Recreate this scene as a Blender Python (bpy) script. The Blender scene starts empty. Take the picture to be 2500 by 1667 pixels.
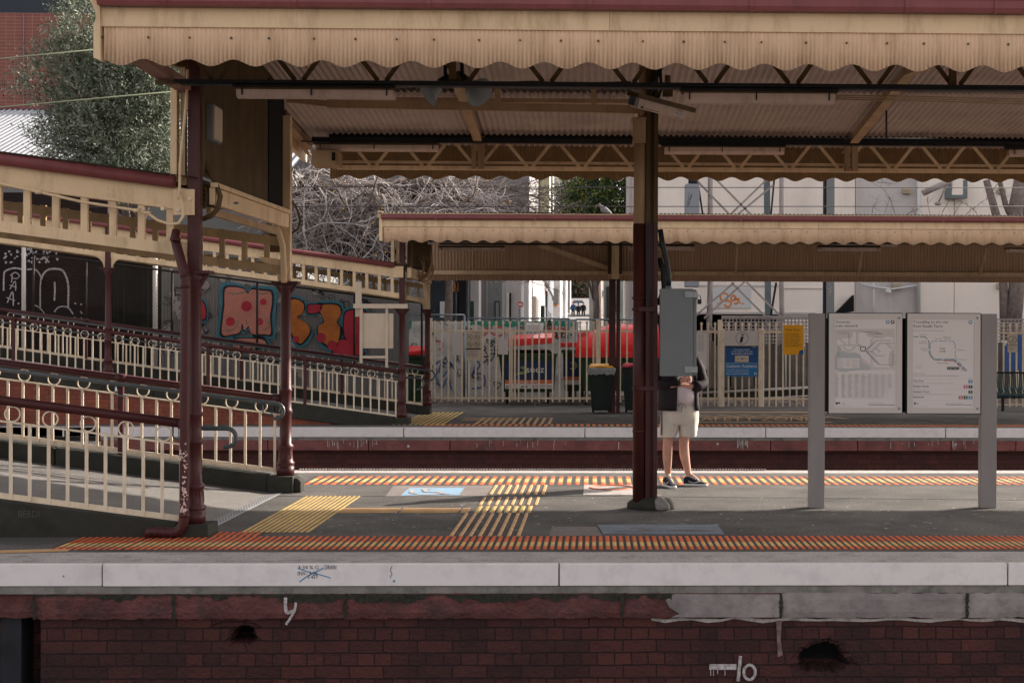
import bpy, math, random
import numpy as np
from mathutils import Vector, Matrix
sc = bpy.context.scene
COL = sc.collection
R = math.radians
rnd = random.Random(11)

# ---------------------------------------------------------------- camera
YAW, ROLL, FP, PX, PY = .025, .003, 3500.0, 1537.0, 819.0
CAM = Vector((0, 0, 1.8))
_r = Vector((math.cos(YAW), -math.sin(YAW), 0)); _u = Vector((0, 0, 1)); _f = Vector((math.sin(YAW), math.cos(YAW), 0))
RT = _r * math.cos(ROLL) + _u * math.sin(ROLL)
UP = -_r * math.sin(ROLL) + _u * math.cos(ROLL)
cd = bpy.data.cameras.new('camera'); cam = bpy.data.objects.new('camera', cd); COL.objects.link(cam)
M = Matrix((RT, UP, -_f)).transposed().to_4x4(); M.translation = CAM
cam.matrix_world = M
cd.sensor_width = 36; cd.lens = 36 * FP / 2500
cd.shift_x = (1250 - PX) / 2500; cd.shift_y = (PY - 833.5) / 2500
cd.clip_start = .1; cd.clip_end = 2000
sc.camera = cam
sc.render.resolution_x = 1024; sc.render.resolution_y = 682

# ---------------------------------------------------------------- light
SUN = Vector((1.75, 1.14, 1.0)).normalized()          # direction towards the sun
ELEV = math.asin(SUN.z); AZ = math.atan2(SUN.x, SUN.y)
w = bpy.data.worlds.new('World'); sc.world = w; w.use_nodes = True
nt = w.node_tree; sky = nt.nodes.new('ShaderNodeTexSky'); sky.sky_type = 'NISHITA'
sky.sun_disc = False; sky.sun_elevation = ELEV; sky.sun_rotation = AZ
sky.air_density = 1.0; sky.dust_density = 3.0; sky.ozone_density = .6
bg = nt.nodes['Background']
bw = nt.nodes.new('ShaderNodeRGBToBW'); nt.links.new(sky.outputs[0], bw.inputs[0])          # thin bright cloud greys the sky
wm = nt.nodes.new('ShaderNodeVectorMath'); wm.operation = 'SCALE'; wm.inputs[0].default_value = (1.06, .995, .965); nt.links.new(bw.outputs[0], wm.inputs['Scale'])
mxw = nt.nodes.new('ShaderNodeMix'); mxw.data_type = 'RGBA'; mxw.inputs['Factor'].default_value = .82
nt.links.new(sky.outputs[0], mxw.inputs[6]); nt.links.new(wm.outputs[0], mxw.inputs[7]); nt.links.new(mxw.outputs[2], bg.inputs[0]); bg.inputs[1].default_value = .14
sd = bpy.data.lights.new('sun', 'SUN'); sd.energy = 3.4; sd.angle = R(.5); sd.color = (1, .9, .78)
so = bpy.data.objects.new('sun', sd); COL.objects.link(so)
so.rotation_euler = (-SUN).to_track_quat('-Z', 'Y').to_euler()
sc.view_settings.view_transform = 'Standard'; sc.view_settings.look = 'None'
sc.view_settings.exposure = 1.66; sc.view_settings.gamma = 1

# ---------------------------------------------------------------- picture point -> place at a chosen distance
def ray(x, y):
    return _f + RT * ((x - PX) / FP) + UP * ((PY - y) / FP)
def P(x, y, Y):
    d = ray(x, y); return CAM + d * (Y / d.y)
def G(x, y, z=0.0):
    d = ray(x, y); return CAM + d * ((z - CAM.z) / d.z)
def PXc(x, y, X):
    d = ray(x, y); return CAM + d * (X / d.x)

# ---------------------------------------------------------------- materials
def N(t, k, **kw):
    n = t.nodes.new(k)
    for a, b in kw.items(): setattr(n, a, b)
    return n
def rgba(c): return (c[0], c[1], c[2], 1)
def mat(name, col, rough=.6, metal=0, var=.12, vs=3., dirt=None, damt=.3, ds=2., streak=.25, bump=.0, bs=60., spec=.22, fine=0, coat=0):
    m = bpy.data.materials.new(name); m.use_nodes = True; t = m.node_tree; L = t.links
    b = t.nodes['Principled BSDF']
    pos = N(t, 'ShaderNodeNewGeometry').outputs['Position']
    n1 = N(t, 'ShaderNodeTexNoise'); n1.inputs['Scale'].default_value = vs; n1.inputs['Detail'].default_value = 6; n1.inputs['Roughness'].default_value = .6
    L.new(pos, n1.inputs['Vector'])
    r1 = N(t, 'ShaderNodeMapRange'); r1.inputs[1].default_value = .3; r1.inputs[2].default_value = .7
    r1.inputs[3].default_value = 1 - var; r1.inputs[4].default_value = 1 + var
    L.new(n1.outputs['Fac'], r1.inputs[0])
    mx = N(t, 'ShaderNodeVectorMath', operation='SCALE'); mx.inputs[0].default_value = col[:3]
    L.new(r1.outputs[0], mx.inputs['Scale'])
    out = mx.outputs[0]
    if fine:
        nf = N(t, 'ShaderNodeTexNoise'); nf.inputs['Scale'].default_value = 48; nf.inputs['Detail'].default_value = 5; nf.inputs['Roughness'].default_value = .75
        L.new(pos, nf.inputs['Vector'])
        rf = N(t, 'ShaderNodeMapRange'); rf.inputs[1].default_value = .35; rf.inputs[2].default_value = .65
        rf.inputs[3].default_value = 1 - fine; rf.inputs[4].default_value = 1 + fine
        L.new(nf.outputs['Fac'], rf.inputs[0])
        mf = N(t, 'ShaderNodeVectorMath', operation='SCALE'); L.new(out, mf.inputs[0]); L.new(rf.outputs[0], mf.inputs['Scale']); out = mf.outputs[0]
    if dirt:
        mp = N(t, 'ShaderNodeMapping'); mp.inputs['Scale'].default_value = (1, 1, streak); L.new(pos, mp.inputs[0])
        n2 = N(t, 'ShaderNodeTexNoise'); n2.inputs['Scale'].default_value = ds; n2.inputs['Detail'].default_value = 9; n2.inputs['Roughness'].default_value = .7
        L.new(mp.outputs[0], n2.inputs['Vector'])
        r2 = N(t, 'ShaderNodeMapRange'); r2.inputs[1].default_value = .48; r2.inputs[2].default_value = .72; r2.inputs[3].default_value = 0; r2.inputs[4].default_value = damt
        L.new(n2.outputs['Fac'], r2.inputs[0])
        mm = N(t, 'ShaderNodeMix', data_type='RGBA'); L.new(r2.outputs[0], mm.inputs['Factor']); L.new(out, mm.inputs[6]); mm.inputs[7].default_value = rgba(dirt)
        out = mm.outputs[2]
    L.new(out, b.inputs['Base Color'])
    b.inputs['Roughness'].default_value = rough; b.inputs['Metallic'].default_value = metal; b.inputs['Specular IOR Level'].default_value = spec
    if coat: b.inputs['Coat Weight'].default_value = coat
    if bump:
        n3 = N(t, 'ShaderNodeTexNoise'); n3.inputs['Scale'].default_value = bs; n3.inputs['Detail'].default_value = 5; L.new(pos, n3.inputs['Vector'])
        bp = N(t, 'ShaderNodeBump'); bp.inputs['Strength'].default_value = bump; bp.inputs['Distance'].default_value = .02
        L.new(n3.outputs['Fac'], bp.inputs['Height']); L.new(bp.outputs[0], b.inputs['Normal'])
    return m

def brickmat(name, c1, c2, mort, bw=.27, rh=.1, ms=.007, squash=.5, offs=.5, rough=.75, dirt=(.02, .02, .02), damt=.6, bump=.6, ds=1.3, sq=2):
    m = bpy.data.materials.new(name); m.use_nodes = True; t = m.node_tree; L = t.links; b = t.nodes['Principled BSDF']
    pos = N(t, 'ShaderNodeNewGeometry').outputs['Position']
    sp = N(t, 'ShaderNodeSeparateXYZ'); L.new(pos, sp.inputs[0])
    ad = N(t, 'ShaderNodeMath', operation='ADD'); L.new(sp.outputs[0], ad.inputs[0]); L.new(sp.outputs[1], ad.inputs[1])
    cb = N(t, 'ShaderNodeCombineXYZ'); L.new(ad.outputs[0], cb.inputs[0]); L.new(sp.outputs[2], cb.inputs[1])
    nd = N(t, 'ShaderNodeTexNoise'); nd.inputs['Scale'].default_value = 5; L.new(pos, nd.inputs['Vector'])
    sb = N(t, 'ShaderNodeVectorMath', operation='SCALE'); L.new(nd.outputs['Color'], sb.inputs[0]); sb.inputs['Scale'].default_value = .02 if bw < 1 else .002
    av = N(t, 'ShaderNodeVectorMath', operation='ADD'); L.new(cb.outputs[0], av.inputs[0]); L.new(sb.outputs[0], av.inputs[1])
    br = N(t, 'ShaderNodeTexBrick', offset=offs, offset_frequency=2, squash=squash, squash_frequency=sq)
    br.inputs['Scale'].default_value = 1; br.inputs['Brick Width'].default_value = bw; br.inputs['Row Height'].default_value = rh
    br.inputs['Mortar Size'].default_value = ms; br.inputs['Mortar Smooth'].default_value = .3
    br.inputs['Color1'].default_value = rgba(c1); br.inputs['Color2'].default_value = rgba(c2); br.inputs['Mortar'].default_value = rgba(mort)
    L.new(av.outputs[0], br.inputs['Vector'])
    n2 = N(t, 'ShaderNodeTexNoise'); n2.inputs['Scale'].default_value = ds; n2.inputs['Detail'].default_value = 9; n2.inputs['Roughness'].default_value = .7; L.new(pos, n2.inputs['Vector'])
    r2 = N(t, 'ShaderNodeMapRange'); r2.inputs[1].default_value = .42; r2.inputs[2].default_value = .75; r2.inputs[3].default_value = 0; r2.inputs[4].default_value = damt
    L.new(n2.outputs['Fac'], r2.inputs[0])
    mm = N(t, 'ShaderNodeMix', data_type='RGBA'); L.new(r2.outputs[0], mm.inputs['Factor']); L.new(br.outputs['Color'], mm.inputs[6]); mm.inputs[7].default_value = rgba(dirt)
    L.new(mm.outputs[2], b.inputs['Base Color']); b.inputs['Roughness'].default_value = rough; b.inputs['Specular IOR Level'].default_value = .15
    n3 = N(t, 'ShaderNodeTexNoise'); n3.inputs['Scale'].default_value = 35; n3.inputs['Detail'].default_value = 6; L.new(pos, n3.inputs['Vector'])
    mu = N(t, 'ShaderNodeMath', operation='MULTIPLY_ADD'); L.new(br.outputs['Fac'], mu.inputs[0]); mu.inputs[1].default_value = -.7; L.new(n3.outputs['Fac'], mu.inputs[2])
    bp = N(t, 'ShaderNodeBump'); bp.inputs['Strength'].default_value = bump; bp.inputs['Distance'].default_value = .015
    L.new(mu.outputs[0], bp.inputs['Height']); L.new(bp.outputs[0], b.inputs['Normal'])
    return m

m_cream = mat('cream_paint', (.66, .485, .30), .55, var=.07, vs=2, dirt=(.24, .15, .08), damt=.55, ds=6, streak=.25, bump=.15, bs=40)
m_cream2 = mat('cream_metal_paint', (.70, .575, .435), .45, var=.07, vs=4, dirt=(.3, .16, .08), damt=.45, ds=9, streak=.5, bump=.08)
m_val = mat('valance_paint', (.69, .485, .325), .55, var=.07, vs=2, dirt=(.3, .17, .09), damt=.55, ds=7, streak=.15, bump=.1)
m_innerd = mat('valance_paint_with_shade', (.20, .125, .055), .6, var=.15, vs=2, dirt=(.09, .05, .022), damt=.6, ds=5, streak=.2, bump=.1)  # valance cream with the shade under the canopy put into its colour
m_inner = mat('weathered_cream_with_shade', (.33, .22, .125), .6, var=.12, vs=2, dirt=(.12, .07, .035), damt=.6, ds=5, streak=.2, bump=.1)  # cream darkened in colour for under-canopy shade, with dirt over it
m_soff = mat('soffit_iron', (.36, .29, .255), .6, var=.1, vs=1.5, dirt=(.19, .13, .11), damt=.5, ds=2, streak=1, bump=.05)
m_brown = mat('grimy_brown_paint', (.085, .052, .02), .6, var=.2, vs=3, dirt=(.03, .017, .008), damt=.7, ds=4, streak=.12, bump=.1)
m_maroond = mat('dark_maroon_paint', (.052, .014, .012), .4, var=.15, vs=5, dirt=(.03, .01, .01), damt=.5, ds=6, streak=.3, bump=.06)
m_maroon = mat('maroon_paint', (.060, .016, .0155), .42, var=.12, vs=5, dirt=(.05, .012, .014), damt=.6, ds=6, streak=.3, bump=.06)
m_gut = mat('gutter_maroon', (.195, .058, .06), .35, var=.1, vs=4, dirt=(.1, .03, .03), damt=.5, ds=5, bump=.05)
m_chip = mat('chipped_undercoat', (.62, .45, .42), .7)
m_hrail = mat('dark_handrail_steel', (.045, .055, .06), .4, var=.25, vs=8, spec=.6)
m_steel = mat('galvanised_steel', (.16, .19, .2), .4, metal=.6, var=.2, vs=8, dirt=(.04, .05, .06), damt=.5, ds=5)
m_asph = mat('asphalt', (.115, .107, .10), .9, var=.3, vs=1.2, dirt=(.06, .058, .056), damt=.85, ds=.9, streak=1, bump=.5, bs=150, fine=.5, spec=.15)
m_conc = mat('worn_concrete', (.40, .365, .345), .85, var=.16, vs=2.5, dirt=(.12, .11, .10), damt=.8, ds=5, streak=1, bump=.3, bs=120, fine=.3)
m_kerb = mat('dark_mossy_concrete', (.036, .034, .028), .9, var=.3, vs=3, dirt=(.02, .024, .016), damt=.8, ds=3, streak=.7, bump=.4, bs=50)
m_cope = mat('white_coping_paint', (.68, .63, .62), .6, var=.04, vs=2, dirt=(.42, .385, .39), damt=.45, ds=6, streak=1, bump=.06)
m_mort = mat('grey_mortar', (.2, .185, .17), .9, var=.2, vs=6, dirt=(.05, .06, .04), damt=.8, ds=5, streak=1, bump=.5, bs=30)
m_stone = mat('red_painted_stone', (.115, .043, .040), .8, var=.35, vs=4, dirt=(.04, .032, .03), damt=.9, ds=5, streak=1, bump=1.2, bs=30)
m_stoneg = mat('grey_cement_stone', (.25, .215, .21), .85, var=.2, vs=4, dirt=(.09, .08, .085), damt=.6, ds=5, streak=1, bump=.4, bs=30)
m_brick = brickmat('dark_platform_brick', (.088, .031, .026), (.048, .020, .019), (.024, .014, .014), ms=.006, damt=.92, dirt=(.026, .016, .018), ds=1.7, bump=1.0)
m_brick2 = brickmat('ramp_brick', (.27, .075, .045), (.2, .055, .036), (.11, .06, .045), bw=.25, rh=.085, damt=.45)
m_brickm = brickmat('track_side_brick', (.10, .034, .028), (.07, .026, .023), (.04, .022, .02), damt=.6, dirt=(.03, .025, .025))
m_stone2 = mat('red_coping_stone', (.19, .068, .062), .8, var=.25, vs=3, dirt=(.06, .045, .04), damt=.8, ds=4, streak=1, bump=.5, bs=25)
m_brickd = brickmat('sooty_brick', (.022, .011, .009), (.018, .008, .008), (.010, .008, .008), bw=.24, rh=.086, damt=.7)
m_org = mat('orange_tactile', (.62, .125, .035), .7, var=.2, vs=3, dirt=(.25, .12, .07), damt=.75, ds=5, streak=1)
m_yel = mat('yellow_tactile', (.60, .41, .15), .7, var=.15, vs=3, dirt=(.3, .23, .13), damt=.75, ds=5, streak=1)
m_tan = mat('tan_tactile_bar', (.52, .31, .14), .6, var=.12, vs=5, dirt=(.3, .2, .1), damt=.5, ds=8, streak=1)
m_black = mat('black_metal', (.012, .014, .016), .45, var=.2)
m_dark = mat('dark_recess', (.01, .009, .009), .9)  # near-black, also paints shade into deep holes and gaps
m_ctray = mat('black_cable_tray', (.010, .012, .014), .5, var=.3, vs=6, dirt=(.03, .03, .03), damt=.4)
m_diff = mat('milky_diffuser', (.46, .35, .29), .35, var=.08, dirt=(.2, .15, .12), damt=.6, ds=8)
m_horn = mat('pale_grey_enamel', (.22, .23, .23), .45, var=.08, vs=4)
m_grey = mat('grey_enamel', (.155, .165, .17), .4, var=.05, vs=2, dirt=(.08, .1, .1), damt=.3)
m_post = mat('grey_sign_post', (.25, .225, .215), .45, var=.04, vs=2, dirt=(.2, .17, .165), damt=.4, ds=5)
m_frame = mat('sign_frame_grey', (.55, .49, .46), .4, var=.02)
m_paper = mat('poster_paper', (.66, .60, .575), .35, var=.02)
m_ink = mat('black_ink', (.03, .03, .035), .6, var=0)
m_inkg = mat('grey_ink', (.25, .23, .23), .6, var=0)
m_inkl = mat('pale_grey_ink', (.42, .39, .38), .6, var=0)
m_mapw = mat('map_water', (.42, .43, .43), .6, var=0)
m_mapl = mat('map_land', (.55, .49, .46), .6, var=0)
m_blue = mat('line_blue', (.10, .25, .42), .5, var=0)
m_green = mat('line_green', (.02, .10, .06), .5, var=0)
m_pink = mat('line_pink', (.50, .10, .17), .5, var=0)
m_white = mat('white_print', (.7, .68, .66), .5, var=.03)
m_sblue = mat('sign_blue', (.01, .07, .2), .4, var=.04)
m_sblue2 = mat('sign_light_blue', (.01, .14, .34), .4, var=.04)
m_syel = mat('sign_yellow', (.72, .32, .01), .45, var=.04)
m_hinge = mat('pale_zinc_hinge', (.26, .28, .28), .4, metal=.3, var=.15, vs=30)
m_plate = mat('sign_plate', (.52, .42, .32), .5, var=.05, dirt=(.3, .22, .15), damt=.4, ds=6)
m_red = mat('red_plastic', (.62, .02, .018), .32, var=.08, coat=.3)
m_redw = mat('sign_red', (.5, .02, .03), .5, var=0)
m_bgreen = mat('green_bin_plastic', (.022, .055, .025), .4, var=.15, dirt=(.06, .06, .05), damt=.3)
m_bdark = mat('dark_bin_plastic', (.007, .013, .011), .4, var=.15, dirt=(.03, .035, .03), damt=.3)
m_bag = mat('clear_bin_bag', (.25, .25, .25), .25, var=.2, vs=15)
m_navy = mat('navy_print', (.015, .03, .09), .5, var=0)
m_navy2 = mat('blue_print_ring', (.03, .09, .2), .5, var=0)
m_lime = mat('lime_print', (.42, .5, .1), .5, var=0)
m_orp = mat('orange_print', (.62, .17, .07), .5, var=0)
m_bark = mat('grey_bark', (.20, .155, .135), .9, var=.3, vs=8, dirt=(.07, .055, .045), damt=.6, ds=9, streak=.3, bump=.5, bs=40)
m_twig = mat('pale_dry_twig', (.48, .43, .41), .8, var=.35, vs=2)
m_twig2 = mat('brown_dry_twig', (.17, .135, .12), .85, var=.35, vs=2)
m_leafo = mat('olive_leaf', (.125, .15, .10), .75, var=.35, vs=1.3)
m_leafs = mat('silver_olive_leaf', (.25, .27, .205), .75, var=.25, vs=1.3)
m_leafd = mat('dark_green_leaf', (.035, .07, .03), .5, var=.4, vs=1.3)
m_leafy = mat('yellow_green_leaf', (.22, .24, .05), .5, var=.3)
m_leafa = mat('autumn_leaf', (.55, .3, .08), .6, var=.2)
m_wallc = mat('cream_render', (.86, .755, .67), .8, var=.06, vs=.6, dirt=(.64, .55, .49), damt=.6, ds=1.2, streak=.3, bump=.1, bs=20)
m_wallg = mat('grey_render', (.56, .51, .49), .8, var=.07, vs=.6, dirt=(.33, .3, .3), damt=.6, ds=1, streak=.3)
m_wallw = mat('white_render', (.60, .585, .58), .8, var=.05, vs=.6)
m_gdark = mat('dark_blue_grey_cladding', (.035, .042, .055), .6, var=.1, vs=.3)
m_ggrey = mat('mid_grey_cladding', (.2, .2, .195), .7, var=.08, vs=.3)
m_tile = brickmat('terracotta_tile', (.27, .095, .075), (.24, .085, .068), (.36, .23, .2), bw=.36, rh=.145, ms=.008, offs=0, squash=1, sq=1, damt=.1, bump=.1, rough=.5)
m_zinc = mat('pale_zinc_roof', (.25, .26, .285), .6, metal=0, var=.08, vs=1)
m_iron = mat('painted_corrugated_iron', (.17, .165, .16), .55, var=.12, vs=1.5, dirt=(.15, .13, .12), damt=.5, ds=3)
m_timber = mat('dark_timber', (.012, .011, .008), .9, var=.4, vs=3, dirt=(.05, .033, .012), damt=.6, ds=1.5, streak=.1, bump=.4)
m_pole = mat('weathered_pole', (.34, .29, .27), .9, var=.2, vs=3, dirt=(.1, .08, .07), damt=.5, ds=4, streak=.15, bump=.4, bs=40)
m_gpole = mat('blue_grey_steel', (.13, .16, .17), .5, var=.2, vs=2, dirt=(.3, .25, .22), damt=.4)
m_gpaint = mat('pale_graffiti_wall', (.52, .47, .42), .8, var=.25, vs=2.5, dirt=(.2, .24, .22), damt=.8, ds=3, streak=1)
m_gw = mat('white_spray', (.42, .38, .38), .8, var=.5, vs=30, dirt=(.1, .07, .07), damt=.8, ds=40, streak=1)
m_gred = mat('red_spray', (.5, .04, .03), .8, var=.15)
m_gblue = mat('blue_spray', (.05, .1, .25), .8, var=.15)
m_gteal = mat('teal_spray', (.05, .18, .23), .8, var=.2)
m_gpinkk = mat('salmon_spray', (.50, .20, .15), .8, var=.15)
m_gorg = mat('orange_spray', (.45, .14, .03), .8, var=.25, vs=4)
m_gcrim = mat('crimson_spray', (.42, .03, .05), .8, var=.2)
m_gblk = mat('black_spray', (.02, .02, .025), .8)
m_gorange = mat('bright_orange_spray', (.65, .2, .04), .8)
m_ggreen = mat('green_spray', (.02, .2, .13), .8, var=.4, vs=4)
m_bgst = mat('worn_blue_decal', (.17, .2, .24), .8, var=.2, vs=6, dirt=(.1, .1, .1), damt=.7, ds=12, streak=1, fine=.3)
m_bldec = mat('blue_decal', (.22, .36, .5), .8, var=.12, vs=6, dirt=(.15, .15, .15), damt=.5, ds=12, streak=1, fine=.2)
m_streak = mat('pale_streak', (.17, .11, .105), .9, var=.4, vs=20)
m_crack = mat('crack_shadow', (.02, .02, .02), .9)
m_patch = mat('paler_asphalt_patch', (.19, .165, .155), .9, var=.15, vs=3, fine=.3, bump=.3, bs=150)
m_wdec = mat('pale_decal', (.42, .38, .36), .8, var=.15, vs=6, dirt=(.12, .11, .1), damt=.8, ds=9, streak=1, fine=.2)
m_metalp = mat('silver_drain_plate', (.40, .40, .41), .45, metal=.1, var=.1)
m_soil = mat('leafy_soil', (.07, .055, .04), .95, var=.4, vs=4, bump=.8, bs=12, fine=.4)
m_ballast = mat('ballast', (.14, .12, .11), .95, var=.4, vs=9, bump=1, bs=18, fine=.4)
m_road = mat('road_asphalt', (.17, .16, .155), .9, var=.1, vs=.5)
m_skin = mat('skin', (.50, .275, .205), .5, var=.16, vs=9, dirt=(.42, .19, .14), damt=.6, ds=7, streak=.6, bump=.1, bs=30)
m_skin2 = mat('skin_shade', (.5, .26, .19), .5, var=.04)
m_hair = mat('brown_hair', (.04, .025, .018), .6)
m_jack = mat('dark_jacket', (.013, .009, .013), .8, var=.2, vs=9, bump=.2, bs=25)
m_shirt = mat('pale_shirt', (.58, .50, .53), .8, var=.04, vs=6, bump=.25, bs=8)
m_short = mat('beige_shorts', (.55, .50, .45), .85, var=.06, vs=6, bump=.3, bs=8)
m_navyc = mat('navy_cloth', (.013, .017, .03), .8, var=.2)
m_blackc = mat('black_cloth', (.012, .012, .016), .8, var=.2)
m_glass = mat('dark_glass', (.03, .04, .05), .08, var=.1, spec=.8)
m_car = mat('white_car_paint', (.6, .61, .62), .25, var=.02, coat=.5)
m_slatg = mat('green_bench_slat', (.012, .07, .075), .35, var=.15, coat=.2)
m_wire = mat('dark_wire', (.07, .06, .065), .6)
m_gwire = mat('pale_green_wire', (.30, .33, .22), .6)

# ---------------------------------------------------------------- mesh helper
_fonts = {}
def textmesh(s):
    if s in _fonts: return _fonts[s]
    cu = bpy.data.curves.new('tmp', 'FONT'); cu.body = s; cu.resolution_u = 3
    ob = bpy.data.objects.new('tmp', cu); COL.objects.link(ob)
    dg = bpy.context.evaluated_depsgraph_get(); me = bpy.data.meshes.new_from_object(ob.evaluated_get(dg))
    v = [(q.co.x, q.co.y) for q in me.vertices]; f = [tuple(p.vertices) for p in me.polygons]
    bpy.data.objects.remove(ob); bpy.data.curves.remove(cu); bpy.data.meshes.remove(me)
    _fonts[s] = (v, f); return v, f

class MB:
    def __init__(s): s.v = []; s.f = []; s.m = []; s.s = []; s.mi = 0; s.k = 0
    def add(s, vs, fs, smooth=False):
        o = len(s.v); s.v += [tuple(v) for v in vs]
        for f in fs: s.f.append(tuple(i + o for i in f)); s.m.append(s.mi); s.s.append(smooth)
        return s
    def hexa(s, p):   # p: bottom 4 ccw, top 4 ccw
        return s.add(p, [(3, 2, 1, 0), (4, 5, 6, 7), (0, 1, 5, 4), (1, 2, 6, 5), (2, 3, 7, 6), (3, 0, 4, 7)])
    def box(s, x0, x1, y0, y1, z0, z1):
        return s.hexa([(x0, y0, z0), (x1, y0, z0), (x1, y1, z0), (x0, y1, z0), (x0, y0, z1), (x1, y0, z1), (x1, y1, z1), (x0, y1, z1)])
    def bar(s, p, q, w, h, up=(0, 0, 1)):   # rectangular bar: h measured along up, w across
        p = Vector(p); q = Vector(q); d = (q - p).normalized(); u = Vector(up)
        a = d.cross(u)
        if a.length < 1e-5: a = d.cross(Vector((0, 1, 0)))
        a.normalize(); b = a.cross(d).normalized(); a *= w / 2; b *= h / 2
        return s.hexa([p - a - b, p + a - b, q + a - b, q - a - b, p - a + b, p + a + b, q + a + b, q - a + b])
    def tube(s, pts, r, n=8, caps=True, closed=False):
        pts = [Vector(p) for p in pts]; k = len(pts); rr = r if isinstance(r, (list, tuple)) else [r] * k
        vs = []; pn = None
        for i, p in enumerate(pts):
            if closed: d = pts[(i + 1) % k] - pts[i - 1]
            else: d = pts[min(i + 1, k - 1)] - pts[max(i - 1, 0)]
            if d.length < 1e-9: d = Vector((0, 0, 1))
            d.normalize()
            if pn is None:
                a = d.cross(Vector((0, 0, 1)))
                if a.length < .1: a = d.cross(Vector((0, 1, 0)))
            else: a = pn - d * pn.dot(d)
            a.normalize(); pn = a; b = d.cross(a)
            for j in range(n):
                t = 2 * math.pi * j / n; vs.append(p + (a * math.cos(t) + b * math.sin(t)) * rr[i])
        fs = []
        for i in range(k if closed else k - 1):
            i2 = (i + 1) % k
            for j in range(n):
                fs.append((i * n + j, i * n + (j + 1) % n, i2 * n + (j + 1) % n, i2 * n + j))
        s.add(vs, fs, True)
        if caps and not closed:
            o = len(s.v) - len(vs)
            s.f.append(tuple(o + j for j in range(n))[::-1]); s.m.append(s.mi); s.s.append(False)
            s.f.append(tuple(o + (k - 1) * n + j for j in range(n))); s.m.append(s.mi); s.s.append(False)
        return s
    def lathe(s, c, prof, n=20, smooth=True):
        vs = []; k = len(prof)
        for r, z in prof:
            for j in range(n):
                t = 2 * math.pi * j / n; vs.append((c[0] + r * math.cos(t), c[1] + r * math.sin(t), c[2] + z))
        fs = [(i * n + j, i * n + (j + 1) % n, (i + 1) * n + (j + 1) % n, (i + 1) * n + j) for i in range(k - 1) for j in range(n)]
        s.add(vs, fs, smooth)
        o = len(s.v) - len(vs)
        s.f.append(tuple(o + j for j in range(n))[::-1]); s.m.append(s.mi); s.s.append(False)
        s.f.append(tuple(o + (k - 1) * n + j for j in range(n))); s.m.append(s.mi); s.s.append(False)
        return s
    def ring(s, c, R_, r, n=20, m=6):     # upright ring facing -Y
        pts = [(c[0] + R_ * math.cos(2 * math.pi * i / n), c[1], c[2] + R_ * math.sin(2 * math.pi * i / n)) for i in range(n)]
        return s.tube(pts, r, m, closed=True)
    def prism(s, pts, off):
        pts = [Vector(p) for p in pts]; off = Vector(off); n = len(pts)
        vs = pts + [p + off for p in pts]
        return s.add(vs, [tuple(range(n))[::-1], tuple(range(n, 2 * n))] + [(i, (i + 1) % n, n + (i + 1) % n, n + i) for i in range(n)])
    def quad(s, a, b, c, d): return s.add([a, b, c, d], [(0, 1, 2, 3)])
    def poly(s, pts): return s.add(pts, [tuple(range(len(pts)))])
    def loft(s, rings, n=20, wob=0, seed=0, caps=True):   # rings: (cx,cy,cz,rx,ry[,tilt])
        q = random.Random(seed); vs = []
        ph = [q.uniform(0, 6.3) for _ in range(6)]
        for i, rg in enumerate(rings):
            cx, cy, cz, rx, ry = rg[:5]; tl = rg[5] if len(rg) > 5 else 0
            for j in range(n):
                t = 2 * math.pi * j / n
                k = 1 + wob * (math.sin(3 * t + ph[0] + i * .7) + math.sin(5 * t + ph[1] - i * .5) + .6 * math.sin(9 * t + ph[2] + i * .2))
                x = rx * k * math.cos(t); vs.append((cx + x, cy + ry * k * math.sin(t), cz + x * tl))
        k = len(rings)
        fs = [(i * n + j, i * n + (j + 1) % n, (i + 1) * n + (j + 1) % n, (i + 1) * n + j) for i in range(k - 1) for j in range(n)]
        s.add(vs, fs, True)
        if caps:
            o = len(s.v) - len(vs)
            s.f.append(tuple(o + j for j in range(n))[::-1]); s.m.append(s.mi); s.s.append(False)
            s.f.append(tuple(o + (k - 1) * n + j for j in range(n))); s.m.append(s.mi); s.s.append(False)
        return s
    # ---- flat marks on an upright surface at depth Y (facing the camera side)
    def stroke(s, pts, wpx, Y, closed=False, fn=None):
        fn = fn or P
        s.k += 1; Yk = Y - .0002 * s.k
        p = [fn(x, y, Yk) for x, y in pts]; w = wpx / FP * (Y if fn is P else p[0].y) / 2
        n = len(p); vs = []
        for i in range(n):
            if closed: d = p[(i + 1) % n] - p[i - 1]
            else: d = p[min(i + 1, n - 1)] - p[max(i - 1, 0)]
            nn = Vector((-d.z, 0, d.x))
            if nn.length < 1e-9: nn = Vector((0, 0, 1))
            nn.normalize(); vs += [p[i] + nn * w, p[i] - nn * w]
        fs = [(2 * i, 2 * i + 1, 2 * ((i + 1) % n) + 1, 2 * ((i + 1) % n)) for i in range(n if closed else n - 1)]
        return s.add(vs, fs)
    def curve(s, pts, wpx, Y, closed=False, sub=5):     # smoothed stroke
        n = len(pts); out = []
        for i in range(n if closed else n - 1):
            g = lambda k: pts[k % n] if closed else pts[max(0, min(n - 1, k))]
            a, b, c, d = g(i - 1), g(i), g(i + 1), g(i + 2)
            for j in range(sub):
                t = j / sub
                out.append(tuple(.5 * (2 * b[q] + (c[q] - a[q]) * t + (2 * a[q] - 5 * b[q] + 4 * c[q] - d[q]) * t * t + (-a[q] + 3 * b[q] - 3 * c[q] + d[q]) * t ** 3) for q in (0, 1)))
        if not closed: out.append(pts[-1])
        return s.stroke(out, wpx, Y, closed)
    def circ(s, x, y, r, wpx, Y, n=20, ry=None):
        ry = ry or r
        return s.stroke([(x + r * math.cos(2 * math.pi * i / n), y + ry * math.sin(2 * math.pi * i / n)) for i in range(n)], wpx, Y, True)
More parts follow.
